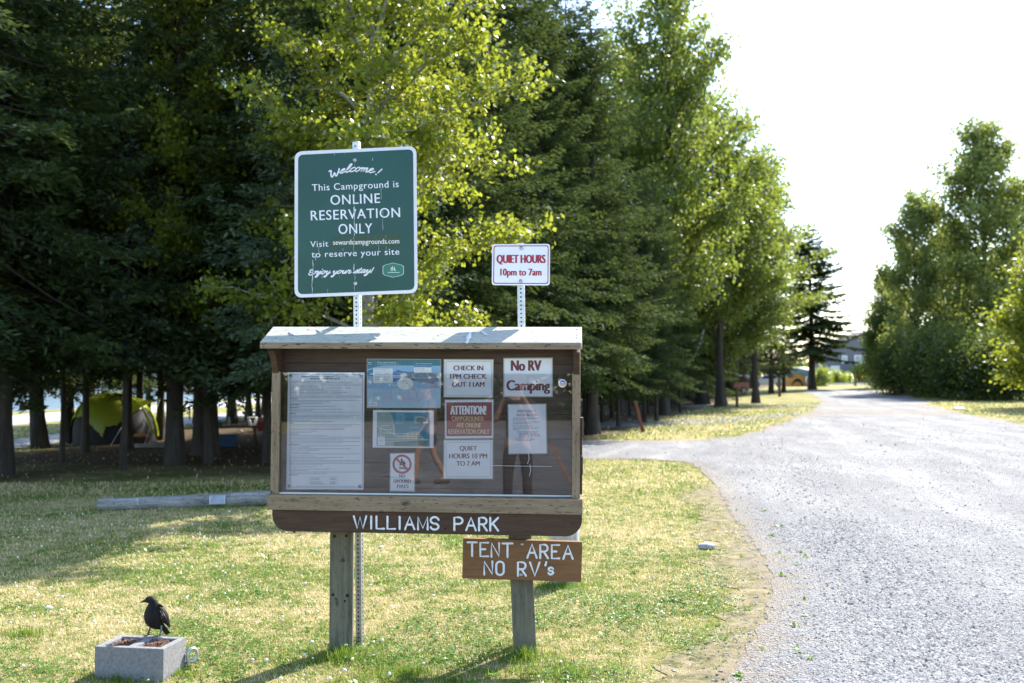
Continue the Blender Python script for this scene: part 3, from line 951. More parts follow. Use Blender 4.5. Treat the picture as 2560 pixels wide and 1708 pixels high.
# square posts
def post(px_l, px_r, py_b, py_t, lean, y0, mat):
    a = K.P(px_l, py_b, y0); b = K.P(px_r, py_b, y0)
    w = (b - a).length
    zt_ = K.P(px_l, py_t, y0).z
    mb = MB()
    h = zt_ + .35
    n = 10
    V, Fc = [], []
    for i in range(n + 1):
        z = -.05 + (h + .05) * i / n
        cx_ = (a.x + b.x) / 2 + lean * (z / h)
        for dx, dy in ((-.5, 0), (.5, 0), (.42, .52), (-.5, .52)):
            V.append((cx_ + dx * w, y0 + dy * w, z))
    for i in range(n):
        for k in range(4):
            Fc.append((i * 4 + k, i * 4 + (k + 1) % 4, (i + 1) * 4 + (k + 1) % 4, (i + 1) * 4 + k))
    Fc.append([3, 2, 1, 0]); Fc.append([n * 4 + k for k in range(4)])
    mb.add(V, Fc, mat)
    return mb.build('post', kroot, bevel=.006)
p1 = post(822, 881, 1634, 1335, -.004, .03, m_grey)
p2 = post(1284, 1342, 1632, 1335, -.052, .03, m_grey)
mb = MB()
for px, py, r_ in ((832, 1487, 4), (868, 1489, 4.5), (840, 1497, 2.5), (862, 1503, 3), (836, 1341, 4), (866, 1340, 4)):
    mb = MB(); mb.ball(K.P(px, py, .03), (r_ / 428, .003, r_ / 428), m_dark, 10, 6); mb.build('nail_hole', p1)
mb = MB(); mb.ball(K.P(857, 1401, .03), (.013, .004, .011), m_brownd, 12, 6); mb.build('knot', p1)

# acrylic pane, seated a little askew in its groove
m, nt, out = newmat('clear_pane')
fr = N(nt, 'ShaderNodeFresnel', IOR=1.56)
g = N(nt, 'ShaderNodeBsdfGlossy', Color=(1, 1, 1), Roughness=.012)
tb = N(nt, 'ShaderNodeBsdfTransparent', Color=(.995, .995, 1.0))
mx = N(nt, 'ShaderNodeMixShader', i0=fr.outputs[0], i1=tb.outputs[0], i2=g.outputs[0])
nt.links.new(mx.outputs[0], out.inputs[0])
m_glass = m
m_edge = simple('lit_pane_edge', (.72, .75, .74), .3, var=.05, bump=0)  # pale tone paints the light caught along the pane's lower edge
pane = empty('glass_pane_mount', (0, -.062, 0))
bpy.data.objects.remove(pane)
gx0, gx1 = xl + .04, xr - .04
gz0, gz1 = z_rt + .003, z_st - .004
mb = MB(); mb.box(gx0 - .5 * (gx0 + gx1), gx1 - .5 * (gx0 + gx1), -.002, .002, gz0 - .5 * (gz0 + gz1), gz1 - .5 * (gz0 + gz1), m_glass)
gp = mb.build('glass_pane', kroot)
gp.location = ((gx0 + gx1) / 2, -.046, (gz0 + gz1) / 2)
gp.rotation_euler = (R(-.6), 0, R(2.1))
mb = MB(); w_ = (gx1 - gx0) / 2
mb.box(-w_, w_, -.0045, .0045, -(gz1 - gz0) / 2 - .002, -(gz1 - gz0) / 2 + .006, m_edge)
mb.build('lit_pane_edge', gp)
mb = MB()
for (a, b) in (((.28, -.18), (.74, -.183)), ((-.45, .09), (-.40, .088)), ((-.42, .33), (-.37, .331)), ((-.55, .329), (-.46, .33))):  # pair nearest the top paints glints on the pane's upper edge
    mb.tube([(a[0], -.0025, a[1]), (b[0], -.0025, b[1])], .0011, m_edge, 5)
for x, z0, z1 in ((.60, -.10, -.17), (.61, -.17, -.24), (.605, .02, -.03)):
    mb.tube([(x, -.0025, z0), (x + .006, -.0025, (z0 + z1) / 2), (x - .003, -.0025, z1)], .0014, m_edge, 5)
mb.build('scratches', gp)

# ================================================================ the notices pinned behind the pane
PP = Plane(KM, -.002)
m_paper = simple('laminated_paper', (.82, .83, .90), .35, var=.04, scale=5, bump=.02)  # white paper, with the blue of the shade mixed into its colour
m_lam = simple('laminate_edge', (.42, .41, .40), .3, var=.05)
m_ink = simple('purple_brown_ink', (.16, .035, .05), .5, var=.1, bump=0)
m_navy = simple('navy_ink', (.05, .06, .16), .5, var=.1, bump=0)
m_txt = simple('grey_blue_print', (.34, .36, .48), .6, var=.1, bump=0)
m_black = simple('black_ink', (.02, .02, .025), .5, var=.1, bump=0)
m_maroon = simple('faded_maroon', (.30, .055, .07), .45, var=.12, scale=4, bump=0)
m_yel = simple('pale_yellow_ink', (.72, .58, .28), .5, var=.06, bump=0)
m_wink = simple('white_ink', (.86, .85, .86), .5, var=.03, bump=0)
m_red = simple('red_ink', (.45, .045, .06), .5, var=.08, bump=0)

def poly(mb, pl, pts, mat, d, conv=c5):
    P_ = [pl.P(*conv(*p), d) for p in pts]
    # face the viewer
    n = (P_[1] - P_[0]).cross(P_[2] - P_[1])
    if n.y > 0: P_ = P_[::-1]
    mb.add(P_, [list(range(len(P_)))], mat)

def sheet_paper(name, corners, label, cat='notice', laminate=6, mat=None, group='notices pinned behind the pane', conv=c5):
    """one notice: a thin sheet with its laminate rim as a part; origin at its foot"""
    TL, TR, BR, BL = corners
    P_ = [PP.P(*conv(*c), -.002) for c in (BL, BR, TR, TL)]
    o0 = (P_[0] + P_[1]) / 2
    root = empty(name, KM @ o0, (0, R(.8), R(-KT)), label, cat, group)
    mb = MB()
    mb.prism([q - o0 for q in P_], (0, .0012, 0), mat or m_paper)
    mb.build('sheet', root)
    if laminate:
        c = sum((q for q in P_), Vector()) / 4
        mb = MB(); L = laminate * .38 / 428
        mb.prism([q - o0 + Vector((math.copysign(L, (q - c).x), .0014, math.copysign(L, (q - c).z))) for q in P_], (0, .0006, 0), m_lam)
        mb.build('laminate', root)
    return root, Plane(KM @ Matrix.Translation(o0), -.0)

def frame(mb, pl, x0, y0, x1, y1, w, mat, d=-.0012):
    for a, b, c, e in ((x0, y0, x1, y0 + w), (x0, y1 - w, x1, y1), (x0, y0 + w, x0 + w, y1 - w), (x1 - w, y0 + w, x1, y1 - w)):
        poly(mb, pl, [(a, b), (c, b), (c, e), (a, e)], mat, d)

rr_ = random.Random(5)
def greek(mb, pl, x0, x1, y, h, mat, d=-.0012, fill=1.0, gap=3.0, wmin=5, wmax=26):
    """a line of print too small to read: word-length dashes"""
    x = x0
    end = x0 + (x1 - x0) * fill
    while x < end:
        w = min(rr_.uniform(wmin, wmax), end - x)
        if w > 1.5: poly(mb, pl, [(x, y - h), (x + w, y - h), (x + w, y), (x, y)], mat, d)
        x += w + gap

# --- regulations poster
root, pl = sheet_paper('regulations_poster', ((209, 395), (709, 396), (702, 1161), (197, 1159)), 'tall white regulations poster of dense small print', laminate=0)
mb = MB(); frame(mb, pl, 222, 408, 696, 1146, 2, m_navy)
mb.build('border', root)
mb = MB()
text(mb, pl, 'Seward Municipal Campground Regulations', 297, 603, 427, 12, m_navy, c5, -.0013, .018)
greek(mb, pl, 352, 546, 440, 6, m_navy, gap=4)
y = 456
lastblank = 0
while y < 1070:
    xk = (y - 395) / 765 * 11
    if rr_.random() < .22:
        greek(mb, pl, 225 - xk, 225 - xk + rr_.uniform(25, 75), y, 4.2, m_navy, gap=2.5)
    else:
        u = rr_.random()
        greek(mb, pl, (225 if rr_.random() < .75 else 232) - xk, 690 - xk, y, 3.6, m_txt, fill=(1.0 if u < .3 else rr_.uniform(.25, .9)))
    y += 9.6 if rr_.random() > .1 else 14
frame(mb, pl, 347, 1078, 532, 1126, 1.2, m_txt)
for y in (1088, 1098, 1113, 1122):
    greek(mb, pl, 356, 450, y, 4, m_txt, fill=rr_.uniform(.6, 1)); greek(mb, pl, 482, 525, y, 4, m_txt, wmin=30, wmax=44)
greek(mb, pl, 260, 640, 1140, 3, m_txt)
mb.build('lettering', root)
for px, py in ((230, 415), (687, 416), (218, 1136), (680, 1139)):
    mb = MB(); q = pl.P(*c5(px, py), -.001)
    mb.lathe([(.0115, 0), (.0115, .002), (.008, .004), (.0001, .0045)], m_steel, q, 16, Matrix.Rotation(R(90), 3, 'X'))
    mb.lathe([(.0042, .0045), (.0042, .0056), (.0001, .006)], m_dark, q, 10, Matrix.Rotation(R(90), 3, 'X'))
    mb.build('bolt', root)

# --- campground map with lake picture
root, pl = sheet_paper('campground_map', ((727, 310), (1206, 312), (1203, 626), (727, 624)), 'blue campground map with lake picture and white speech-bubble inset', 'map', 4)
m_sky1 = simple('map_teal', (.055, .20, .28), .4, var=.2, scale=20, bump=0)
m_lake = simple('map_lake_blue', (.27, .47, .68), .4, var=.12, scale=10, bump=0)
m_pale = simple('map_pale_blue', (.42, .60, .76), .4, var=.06, scale=8, bump=0)
m_hill = simple('map_hill_blue', (.10, .20, .42), .4, var=.3, scale=30, bump=0)
m_fog = simple('map_grey_forest', (.20, .25, .32), .4, var=.45, scale=60, bump=0)
m_block = simple('map_lilac', (.55, .52, .66), .4, var=.08, scale=30, bump=0)
m_rose = simple('map_rose', (.62, .28, .33), .4, var=.1, bump=0)
mb = MB()
poly(mb, pl, [(727, 310), (1206, 312), (1206, 352), (830, 349), (755, 366), (727, 376)], m_sky1, -.0006)
poly(mb, pl, [(727, 376), (755, 366), (830, 349), (1206, 352), (1205, 400), (727, 420)], m_lake, -.0006)
poly(mb, pl, [(727, 418), (727, 385), (760, 372), (775, 420)], m_sky1, -.0008)
poly(mb, pl, [(893, 396), (925, 378), (960, 388), (1000, 392), (1060, 386), (1060, 412), (893, 414)], m_hill, -.0008)
poly(mb, pl, [(950, 412), (1000, 400), (1080, 396), (1200, 398), (1200, 425), (950, 430)], m_fog, -.0009)
poly(mb, pl, [(727, 420), (1205, 412), (1205, 500), (727, 500)], m_lake, -.0006)
poly(mb, pl, [(895, 432), (1195, 432), (1190, 448), (1150, 470), (1100, 458), (1060, 452), (1000, 450), (930, 446), (895, 460)], m_hill, -.0009)
poly(mb, pl, [(1020, 432), (1195, 432), (1160, 472), (1120, 458), (1070, 462)], m_fog, -.0011)
poly(mb, pl, [(727, 498), (1205, 498), (1203, 626), (727, 624)], m_pale, -.0006)
mb.build('picture', root)
mb = MB()
poly(mb, pl, [(766, 370), (893, 370), (893, 465), (766, 465)], m_wink, -.0013)
poly(mb, pl, [(1032, 362), (1146, 362), (1146, 396), (1032, 396)], m_wink, -.0013)
poly(mb, pl, [(1032, 354), (1146, 354), (1146, 362), (1032, 362)], m_hill, -.0013)
poly(mb, pl, [(735, 588), (792, 588), (792, 614), (735, 614)], m_wink, -.0013)
poly(mb, pl, [(975 + 53 * math.cos(t), 469 + 39 * math.sin(t)) for t in np.linspace(0, 6.1, 26)], m_wink, -.0014)
poly(mb, pl, [(1005, 492), (1025, 486), (1032, 500), (1048, 528), (1030, 512)], m_rose, -.0013)
poly(mb, pl, [(1135, 480), (1182, 480), (1182, 494), (1135, 494)], m_rose, -.0013)
for pts in ([(838, 538), (880, 534), (872, 588), (826, 590)], [(945, 540), (1010, 540), (1005, 592), (945, 590)], [(1075, 560), (1120, 520), (1150, 548), (1060, 590)],
            [(1020, 545), (1055, 545), (1055, 585), (1020, 588)]):
    poly(mb, pl, pts, m_block, -.0012)
mb.build('map_panels', root)
mb = MB()
for y in (378, 388, 400, 410, 422, 432, 444): greek(mb, pl, 775, 884, y, 3, m_txt, -.0018, fill=rr_.uniform(.8, 1))
for y in (372, 380, 388): greek(mb, pl, 1038, 1140, y, 2.5, m_txt, -.0018, fill=rr_.uniform(.6, 1))
for y in (598, 606): greek(mb, pl, 740, 786, y, 2.5, m_red, -.0018)
for x in (778, 830, 886, 944, 1000, 1060): poly(mb, pl, [(x, 506), (x + 2.2, 506), (x - 10, 560), (x - 12.2, 560)], m_txt, -.0012)
for y in (508, 528, 540): poly(mb, pl, [(770, y), (1100, y), (1100, y + 1.8), (770, y + 1.8)], m_txt, -.0011)
for _ in range(46):
    x, y = rr_.uniform(935, 1015), rr_.uniform(445, 495)
    if ((x - 975) / 47) ** 2 + ((y - 469) / 33) ** 2 < 1: poly(mb, pl, [(x, y), (x + 7, y - 2), (x + 7, y), (x, y + 2)], m_txt, -.0018)
for _ in range(70):
    x, y = rr_.uniform(740, 1185), rr_.uniform(515, 600)
    poly(mb, pl, [(x, y), (x + rr_.uniform(5, 14), y), (x + 8, y + 2), (x, y + 2)], m_txt, -.0018)
text(mb, pl, 'The City of Seward Campgrounds', 793, 916, 334, 9, m_wink, c5, -.0012)
greek(mb, pl, 793, 930, 342, 2, m_wink, -.0012); greek(mb, pl, 1045, 1150, 340, 2.5, m_wink, -.0012)
mb.tube([pl.P(*c5(745 + 11 * math.cos(t), 336 + 13 * math.sin(t) * (.7 + .3 * math.cos(t * 2))), -.0012) for t in np.linspace(.4, 6, 14)], .0012, m_wink, 5)
mb.build('lettering', root)

# --- town map
root, pl = sheet_paper('town_map', ((766, 643), (1160, 645), (1158, 887), (763, 885)), 'teal coastline town map with white margin and yellow road', 'map', 3)
m_sea = simple('map_sea', (.03, .23, .34), .4, var=.1, scale=6, bump=0)
m_land = simple('map_land', (.27, .36, .36), .4, var=.15, scale=14, bump=0)
m_forest = simple('map_forest', (.13, .21, .20), .4, var=.3, scale=20, bump=0)
mb = MB()
poly(mb, pl, [(790, 655), (1135, 657), (1134, 880), (788, 878)], m_sea, -.0006)
poly(mb, pl, [(790, 655), (880, 656), (892, 690), (905, 740), (912, 800), (950, 806), (985, 790), (1010, 780), (1060, 782), (1085, 810), (1100, 835), (1134, 832), (1134, 880), (788, 878)], m_land, -.0008)
poly(mb, pl, [(900, 845), (960, 838), (1030, 836), (1100, 842), (1134, 840), (1134, 880), (900, 879)], m_forest, -.0010)
poly(mb, pl, [(1033, 690), (1050, 680), (1085, 680), (1120, 700), (1124, 725), (1033, 729)], m_land, -.0010)
poly(mb, pl, [(1045, 705), (1060, 690), (1090, 690), (1112, 708), (1095, 724), (1050, 722)], m_forest, -.0012)
mb.build('picture', root)
mb = MB()
poly(mb, pl, [(912, 807), (1080, 811), (1080, 817), (912, 814)], m_yel, -.0016)
poly(mb, pl, [(795, 815), (842, 815), (842, 872), (795, 872)], m_wink, -.0014)
poly(mb, pl, [(1092, 718), (1124, 718), (1124, 728), (1092, 728)], m_wink, -.0014)
for a, b in (((790, 745), (912, 806)), ((815, 755), (815, 815)), ((800, 765), (890, 770)), ((830, 790), (1075, 800)), ((900, 740), (905, 802)), ((850, 830), (1100, 826)),
             ((842, 850), (1120, 832)), ((820, 745), (870, 742)), ((990, 790), (995, 830)), ((1020, 784), (1024, 828)), ((1045, 784), (1050, 828))):
    dx, dy = b[0] - a[0], b[1] - a[1]; L = math.hypot(dx, dy); nx, ny = -dy / L * 1.1, dx / L * 1.1
    poly(mb, pl, [(a[0] + nx, a[1] + ny), (b[0] + nx, b[1] + ny), (b[0] - nx, b[1] - ny), (a[0] - nx, a[1] - ny)], m_wink, -.0015)
for y in range(664, 735, 8): greek(mb, pl, 915, 985, y, 2, m_pale, -.0014, fill=rr_.uniform(.6, 1))
for y in (823, 832, 841, 850, 860): greek(mb, pl, 800, 838, y, 2.5, m_txt, -.0019)
greek(mb, pl, 1005, 1060, 758, 3, m_pale, -.0014)
mb.build('lettering', root)

# --- worded notices
def notice(name, corners, label, lines, ink, border=None, bmat=None, field=None, bold=.02, lam=6):
    root, pl = sheet_paper(name, corners, label, laminate=lam)
    if field:
        mb = MB(); poly(mb, pl, field[0], field[1], -.0006); mb.build('printed_field', root)
    if border:
        mb = MB(); frame(mb, pl, *border, 2.6, bmat or m_ink); mb.build('border', root)
    mb = MB()
    for ln in lines:
        body, a, b, y, cap = ln[:5]; mat_ = ln[5] if len(ln) > 5 else ink
        if body is None: greek(mb, pl, a, b, y, cap, mat_)
        else: text(mb, pl, body, a, b, y, cap, mat_, c5, -.0014, ln[6] if len(ln) > 6 else bold)
    mb.build('lettering', root)
    return root, pl

SLAB = {}
def slab_notice(name, corners, label, lines, border):
    """printed in a heavy slab serif: strokes with small serifs"""
    root, pl = notice(name, corners, label, lines, m_ink, border, m_txt, bold=.06)
    return root
slab_notice('check_in_notice', ((1231, 313), (1547, 315), (1543, 555), (1230, 553)), 'white check-in and check-out time notice above the maroon one',
            [('CHECK IN', 1289, 1485, 382, 31), ('1PM CHECK', 1268, 1506, 437, 31), ('OUT 11AM', 1280, 1493, 490, 32)], (1240, 321, 1538, 546))
slab_notice('quiet_hours_notice', ((1231, 841), (1544, 840), (1543, 1087), (1228, 1087)), 'white quiet-hours notice pinned under the maroon one',
            [('QUIET', 1330, 1444, 905, 29), ('HOURS 10 PM', 1261, 1510, 957, 31), ('TO 7 AM', 1309, 1462, 1006, 31)], (1240, 850, 1534, 1078))
notice('attention_notice', ((1237, 578), (1547, 576), (1545, 821), (1238, 825)), 'maroon attention notice in white and yellow capitals',
       [('ATTENTION!', 1268, 1505, 670, 56, m_wink, .075), ('CAMPGROUNDS', 1278, 1487, 712, 29), ('ARE ONLINE', 1308, 1470, 755, 29), ('RESERVATION ONLY', 1256, 1525, 797, 30)],
       m_yel, field=([(1243, 591), (1541, 589), (1541, 810), (1244, 813)], m_maroon), bold=.03)
notice('no_camping_notice', ((1622, 307), (1932, 305), (1932, 550), (1622, 549)), 'white no-RV-camping notice in big bold letters',
       [('No RV', 1664, 1866, 384, 67), ('Camping', 1635, 1922, 513, 66)], m_ink, bold=.085, lam=7)
notice('emergency_notice', ((1649, 608), (1890, 605), (1897, 922), (1653, 925)), 'upright white emergency information sheet below the no-camping notice',
       [('EMERGENCY', 1708, 1828, 657, 17, m_navy, .0), ('INFORMATION', 1702, 1838, 682, 16, m_navy, .0)] +
       [(None, 1678, 1678 + w, y, 4.5, m_txt) for y, w in ((697, 175), (708, 90), (722, 170), (733, 115), (748, 132), (761, 172), (772, 50))] +
       [(None, x, x + w, y, 4.5, m_txt) for x, y, w in ((1702, 786, 140), (1716, 795, 118), (1716, 804, 140), (1716, 813, 142), (1716, 822, 70), (1695, 833, 130), (1708, 842, 90))],
       m_txt, lam=6)
root, pl = notice('no_fires_notice', ((880, 928), (1033, 926), (1032, 1170), (878, 1168)), 'narrow white notice with crossed-out campfire symbol',
       [('NO', 936, 974, 1082, 21), ('GROUND', 898, 1012, 1116, 21), ('FIRES', 921, 997, 1150, 21)], m_ink, bold=.045)
mb = MB()
ci = lambda r_, t: (954 + r_ * math.cos(t), 995 + r_ * math.sin(t))
for i in range(40):
    t0, t1 = 2 * math.pi * i / 40, 2 * math.pi * (i + 1) / 40
    poly(mb, pl, [ci(63, t0), ci(63, t1), ci(49, t1), ci(49, t0)], m_red, -.0018)
poly(mb, pl, [(914, 966), (923, 957), (994, 1024), (985, 1033)], m_red, -.0024)
mb.build('prohibition_ring', root)
mb = MB()
poly(mb, pl, [(936, 1000), (940, 985), (948, 978), (944, 966), (955, 953), (957, 968), (966, 980), (964, 966), (974, 982), (978, 992), (972, 1006), (962, 1000), (955, 990), (948, 998), (944, 1006)], m_black, -.0014)
poly(mb, pl, [(932, 1014), (936, 1010), (978, 1026), (975, 1031)], m_black, -.0014)
poly(mb, pl, [(931, 1027), (934, 1031), (976, 1014), (972, 1010)], m_black, -.0016)
mb.build('campfire_symbol', root)

# --- round sticker on the pane
SPl = Plane(KM, -.066)
q = SPl.P(*c5(2002, 467)); r_ = 27 * .38 / 428
st = empty('round_sticker', KM @ q, (0, R(.8), R(-KT + 2.1)), 'small round white sticker with blue and red emblem', 'sticker')
mb = MB(); mb.lathe([(r_, 0), (r_, .0006)], m_wink, (0, 0, 0), 28, Matrix.Rotation(R(90), 3, 'X')); mb.build('disc', st)
mb = MB(); L = .38 / 428
m_blue = simple('sticker_blue', (.10, .13, .36), .4, var=.1, bump=0)
mb.add([(x * L, -.0012, z * L) for x, z in ((-19, 6), (-13, 14), (-6, 19), (0, 21), (7, 19), (13, 14), (19, 6), (14, 2), (7, 10), (1, 3), (-5, 11), (-12, 3))], [list(range(12))[::-1]], m_blue)
mb.add([(x * L, -.0012, z * L) for x, z in ((-20, 0), (20, 0), (20, -6), (-20, -6))], [(3, 2, 1, 0)], m_red)
mb.add([(x * L, -.0012, z * L) for x, z in ((-15, -9), (15, -9), (12, -14), (-12, -14))], [(3, 2, 1, 0)], m_red)
mb.build('emblem', st)

# ================================================================ TENT AREA board on the right-hand post
ct = lambda x, y: (1140 + x / 7.344, 1330 + y / 7.344)
TP = Plane(KM, -.022)
C_ = [TP.P(*ct(*q)) for q in ((112, 855), (2298, 922), (2320, 186), (128, 117))]
o0 = (C_[0] + C_[1]) / 2
troot = empty('tent_area_sign', KM @ o0, (0, R(.8), R(-KT)), 'orange-brown routed plank bolted across the right-hand kiosk post', 'sign')
mb = MB(); mb.prism([c - o0 for c in C_], (0, .042, 0), m_tentw)
tb_ = mb.build('plank', troot, bevel=.002)
TL_ = Plane(KM @ Matrix.Translation(o0), -.022 - o0.y)
mb = MB()
for ch, a, b in (('T', 193, 399), ('E', 426, 612), ('N', 631, 812), ('T', 834, 1058), ('A', 1290, 1502), ('R', 1526, 1708), ('E', 1738, 1916), ('A', 1950, 2162)):
    t = ((a + b) / 2 - 290) / 1850
    strokes(mb, TL_, ch, a, b, 462 + 56 * t, 170 + 60 * t, 41, m_letter, ct)
for ch, a, b, yb, yt in (('N', 498, 688, 803, 522), ('O', 718, 898, 812, 526), ('R', 1118, 1304, 826, 536), ('V', 1338, 1555, 828, 540), ("'", 1612, 1686, 636, 536), ('s', 1676, 1804, 802, 632)):
    strokes(mb, TL_, ch, a, b, yb, yt, 41, m_letter, ct)
mb.build('lettering', tb_)
for q in ((1213, 225), (1195, 790)):
    mb = MB(); mb.lathe([(.010, 0), (.010, .003), (.006, .003), (.006, .007), (.0001, .0075)], m_steel, TL_.P(*ct(*q)), 14, Matrix.Rotation(R(90), 3, 'X'))
    mb.build('bolt', troot)

# ================================================================ street-type signs on perforated steel posts
cs = lambda x, y: (700 + x / 3.267, 340 + y / 3.267)
def perforated_post(root, x0, z0, z1, w, yaw, y0, pitch=.0254):
    M = Matrix.Rotation(yaw, 3, 'Z')
    mb = MB()
    c = [M @ Vector((sx * w / 2, sy * w / 2, 0)) + Vector((x0, y0, 0)) for sx, sy in ((-1, -1), (1, -1), (1, 1), (-1, 1))]
    ci_ = [M @ Vector((sx * (w / 2 - .004), sy * (w / 2 - .004), 0)) + Vector((x0, y0, 0)) for sx, sy in ((-1, -1), (1, -1), (1, 1), (-1, 1))]
    V = [q + Vector((0, 0, z)) for z in (z0, z1) for q in c] + [q + Vector((0, 0, z)) for z in (z1, z1 - .04) for q in ci_]
    Fc = [(k, (k + 1) % 4, (k + 1) % 4 + 4, k + 4) for k in range(4)] + [(k + 4, (k + 1) % 4 + 4, (k + 1) % 4 + 8, k + 8) for k in range(4)]
    Fc += [((k + 1) % 4 + 8, k + 8, k + 12, (k + 1) % 4 + 12) for k in range(4)] + [(12, 13, 14, 15), (3, 2, 1, 0)]
    mb.add(V, Fc, m_steel)
    po = mb.build('post', root, bevel=.002)
    mb = MB()
    z = z0 + .02
    while z < z1 - .02:
        for ang in (0, 90):
            MM = M @ Matrix.Rotation(R(ang), 3, 'Z')
            q = MM @ Vector((0, -w / 2 - .0006, 0)) + Vector((x0, y0, z))
            n = 10
            mb.add([q + MM @ Vector((.0056 * math.cos(2 * math.pi * k / n), 0, .0056 * math.sin(2 * math.pi * k / n))) for k in range(n)], [list(range(n))[::-1]], m_dark)
        z += pitch
    mb.build('perforations', po)
    return po

def rounded(pl, corners, rad, conv, d, n=6):
    P_ = [pl.P(*conv(*c), d) for c in corners]   # TL TR BR BL
    out_ = []
    for i in range(4):
        p, a, b = P_[i], P_[i - 1], P_[(i + 1) % 4]
        e0 = p + (a - p).normalized() * rad; e1 = p + (b - p).normalized() * rad
        for k in range(n + 1):
            t = k / n
            out_.append(e0 * (1 - t) ** 2 * 1.0 + p * (2 * t * (1 - t)) + e1 * t ** 2)
    return out_

# --- big green welcome sign
m_green = simple('green_sign_face', (.004, .062, .048), .22, var=.15, scale=3, bump=0, spec=.35)
m_border = simple('white_sign_border', (.74, .73, .79), .4, var=.04, scale=12, bump=0)
m_swhite = simple('sign_white_print', (.80, .80, .85), .4, var=.05, bump=0)
m_olive = simple('olive_patch', (.022, .062, .022), .4, var=.15, scale=30, bump=0)
m_emb = simple('emblem_green', (.02, .17, .105), .4, var=.08, bump=0)
m_scr = simple('scratched_film', (.50, .53, .55), .6, var=.2, bump=0)
YS = 6.10
wa, wb = AT(891, 352, YS), AT(900, 1632, YS)
bx = wb.x - (wa.x - wb.x) / (wa.z - wb.z) * wb.z
wtilt = math.atan((wa.x - wb.x) / (wa.z - wb.z))
wroot = empty('welcome_sign', (bx, YS, 0), (0, wtilt, 0), 'large green campground welcome sign with white border on perforated steel post', 'sign')
WM = Matrix.Translation((bx, YS, 0)) @ Matrix.Rotation(wtilt, 4, 'Y')
WP = Plane(WM, -.032)
perforated_post(wroot, 0, -.05, WP.P(892, 352).z, .040, R(-16), .004)
SIGN = ((120, 128), (1113, 83), (1124, 1283), (118, 1322))
mb = MB(); mb.prism(rounded(WP, SIGN, .050, cs, 0)[::-1], (0, .003, 0), m_border)
panel = mb.build('panel', wroot)
mb = MB()
inner = ((148, 155), (1087, 109), (1098, 1257), (146, 1294))
mb.add([q for q in rounded(WP, inner, .034, cs, -.0012)], [list(range(28))], m_green)
if True:
    pass
face = mb.build('green_face', panel)
if face.data.polygons[0].normal.y > 0: face.data.flip_normals()
if panel.data.polygons[0].normal.y > 0: panel.data.flip_normals()
mb = MB()
text(mb, WP, 'This Campground is', 262, 970, 450, 54, m_swhite, cs, -.0022, .012, yb2=418, spacing=1.1)
text(mb, WP, 'ONLINE', 413, 818, 563, 78, m_swhite, cs, -.0022, .018, yb2=547, spacing=1.1)
text(mb, WP, 'RESERVATION', 252, 982, 690, 78, m_swhite, cs, -.0022, .018, yb2=663, spacing=1.1)
text(mb, WP, 'ONLY', 478, 755, 801, 80, m_swhite, cs, -.0022, .018, yb2=794, spacing=1.1)
text(mb, WP, 'Visit', 248, 395, 909, 48, m_swhite, cs, -.0022, .012, yb2=903, spacing=1.1)
text(mb, WP, 'to reserve your site', 258, 975, 993, 50, m_swhite, cs, -.0022, .012, yb2=969, spacing=1.1)
# brush script
def brush(pts, w, sm=3):
    P_ = [Vector(p) for p in pts]
    out_ = []
    for i in range(len(P_) - 1):
        a, b, c, d = P_[max(i - 1, 0)], P_[i], P_[i + 1], P_[min(i + 2, len(P_) - 1)]
        for k in range(sm):
            t = k / sm
            out_.append(.5 * ((2 * b) + (c - a) * t + (2 * a - 5 * b + 4 * c - d) * t * t + (3 * b - a - 3 * c + d) * t ** 3))
    out_.append(P_[-1])
    L = [WP.P(*cs(q.x, q.y), -.003) for q in out_]
    mb.tube(L, w / 2 / 3.267 / 412, m_swhite, 7, (Vector((0, 1, 0)), .15), 'round')
SC = {  # unit script letters: x to the right, y up, x-height 1
 'e': ([(-.1, .25), (.35, .55), (.62, .85), (.42, 1.0), (.15, .7), (.12, .2), (.4, .02), (.95, .4)], .82),
 'l': ([(-.1, .25), (.35, .8), (.62, 1.7), (.4, 1.85), (.2, 1.0), (.15, .15), (.4, .02), (.8, .35)], .68),
 'c': ([(.75, .8), (.55, 1.0), (.2, .75), (.1, .25), (.35, .02), (.9, .4)], .8),
 'o': ([(.6, .95), (.3, .95), (.08, .4), (.3, .02), (.65, .35), (.65, .85), (.5, .95), (.7, .7), (1.0, .75)], .88),
 'm': ([(.0, .9), (.2, .9), (.1, .0), (.2, .6), (.5, .98), (.55, .75), (.47, .0), (.6, .6), (.9, .98), (.95, .7), (.88, .15), (1.02, .02), (1.3, .35)], 1.22),
 'n': ([(-.05, .7), (.15, .98), (.22, .8), (.12, .0), (.25, .6), (.58, .98), (.64, .7), (.56, .15), (.7, .02), (1.0, .35)], .92),
 'j': ([(-.05, .5), (.3, .95), (.2, .2), (.08, -.6), (-.2, -.8), (-.3, -.6), (.1, -.1), (.5, .35)], .48),
 'y': ([(.0, .6), (.2, .95), (.22, .3), (.4, .05), (.65, .4), (.75, .95), (.65, .1), (.5, -.65), (.2, -.85), (.15, -.6), (.6, -.1), (.98, .35)], .92),
 'a': ([(.7, .8), (.5, 1.0), (.2, .75), (.1, .2), (.3, .02), (.6, .45), (.72, .95), (.66, .2), (.78, .02), (1.05, .35)], .98),
 'u': ([(.0, .6), (.2, .95), (.2, .25), (.35, .02), (.62, .4), (.72, .95), (.68, .2), (.8, .02), (1.05, .35)], .98),
 'r': ([(-.05, .5), (.2, 1.05), (.28, .85), (.6, .9), (.5, .4), (.55, .05), (.75, .05), (.95, .4)], .85),
 's': ([(-.1, .1), (.3, .6), (.5, 1.05), (.5, .8), (.65, .3), (.4, .0), (.1, .12)], .62),
 't': ([(-.1, .3), (.2, .7), (.42, 1.5), (.3, .8), (.22, .15), (.4, .02), (.8, .4)], .66),
}
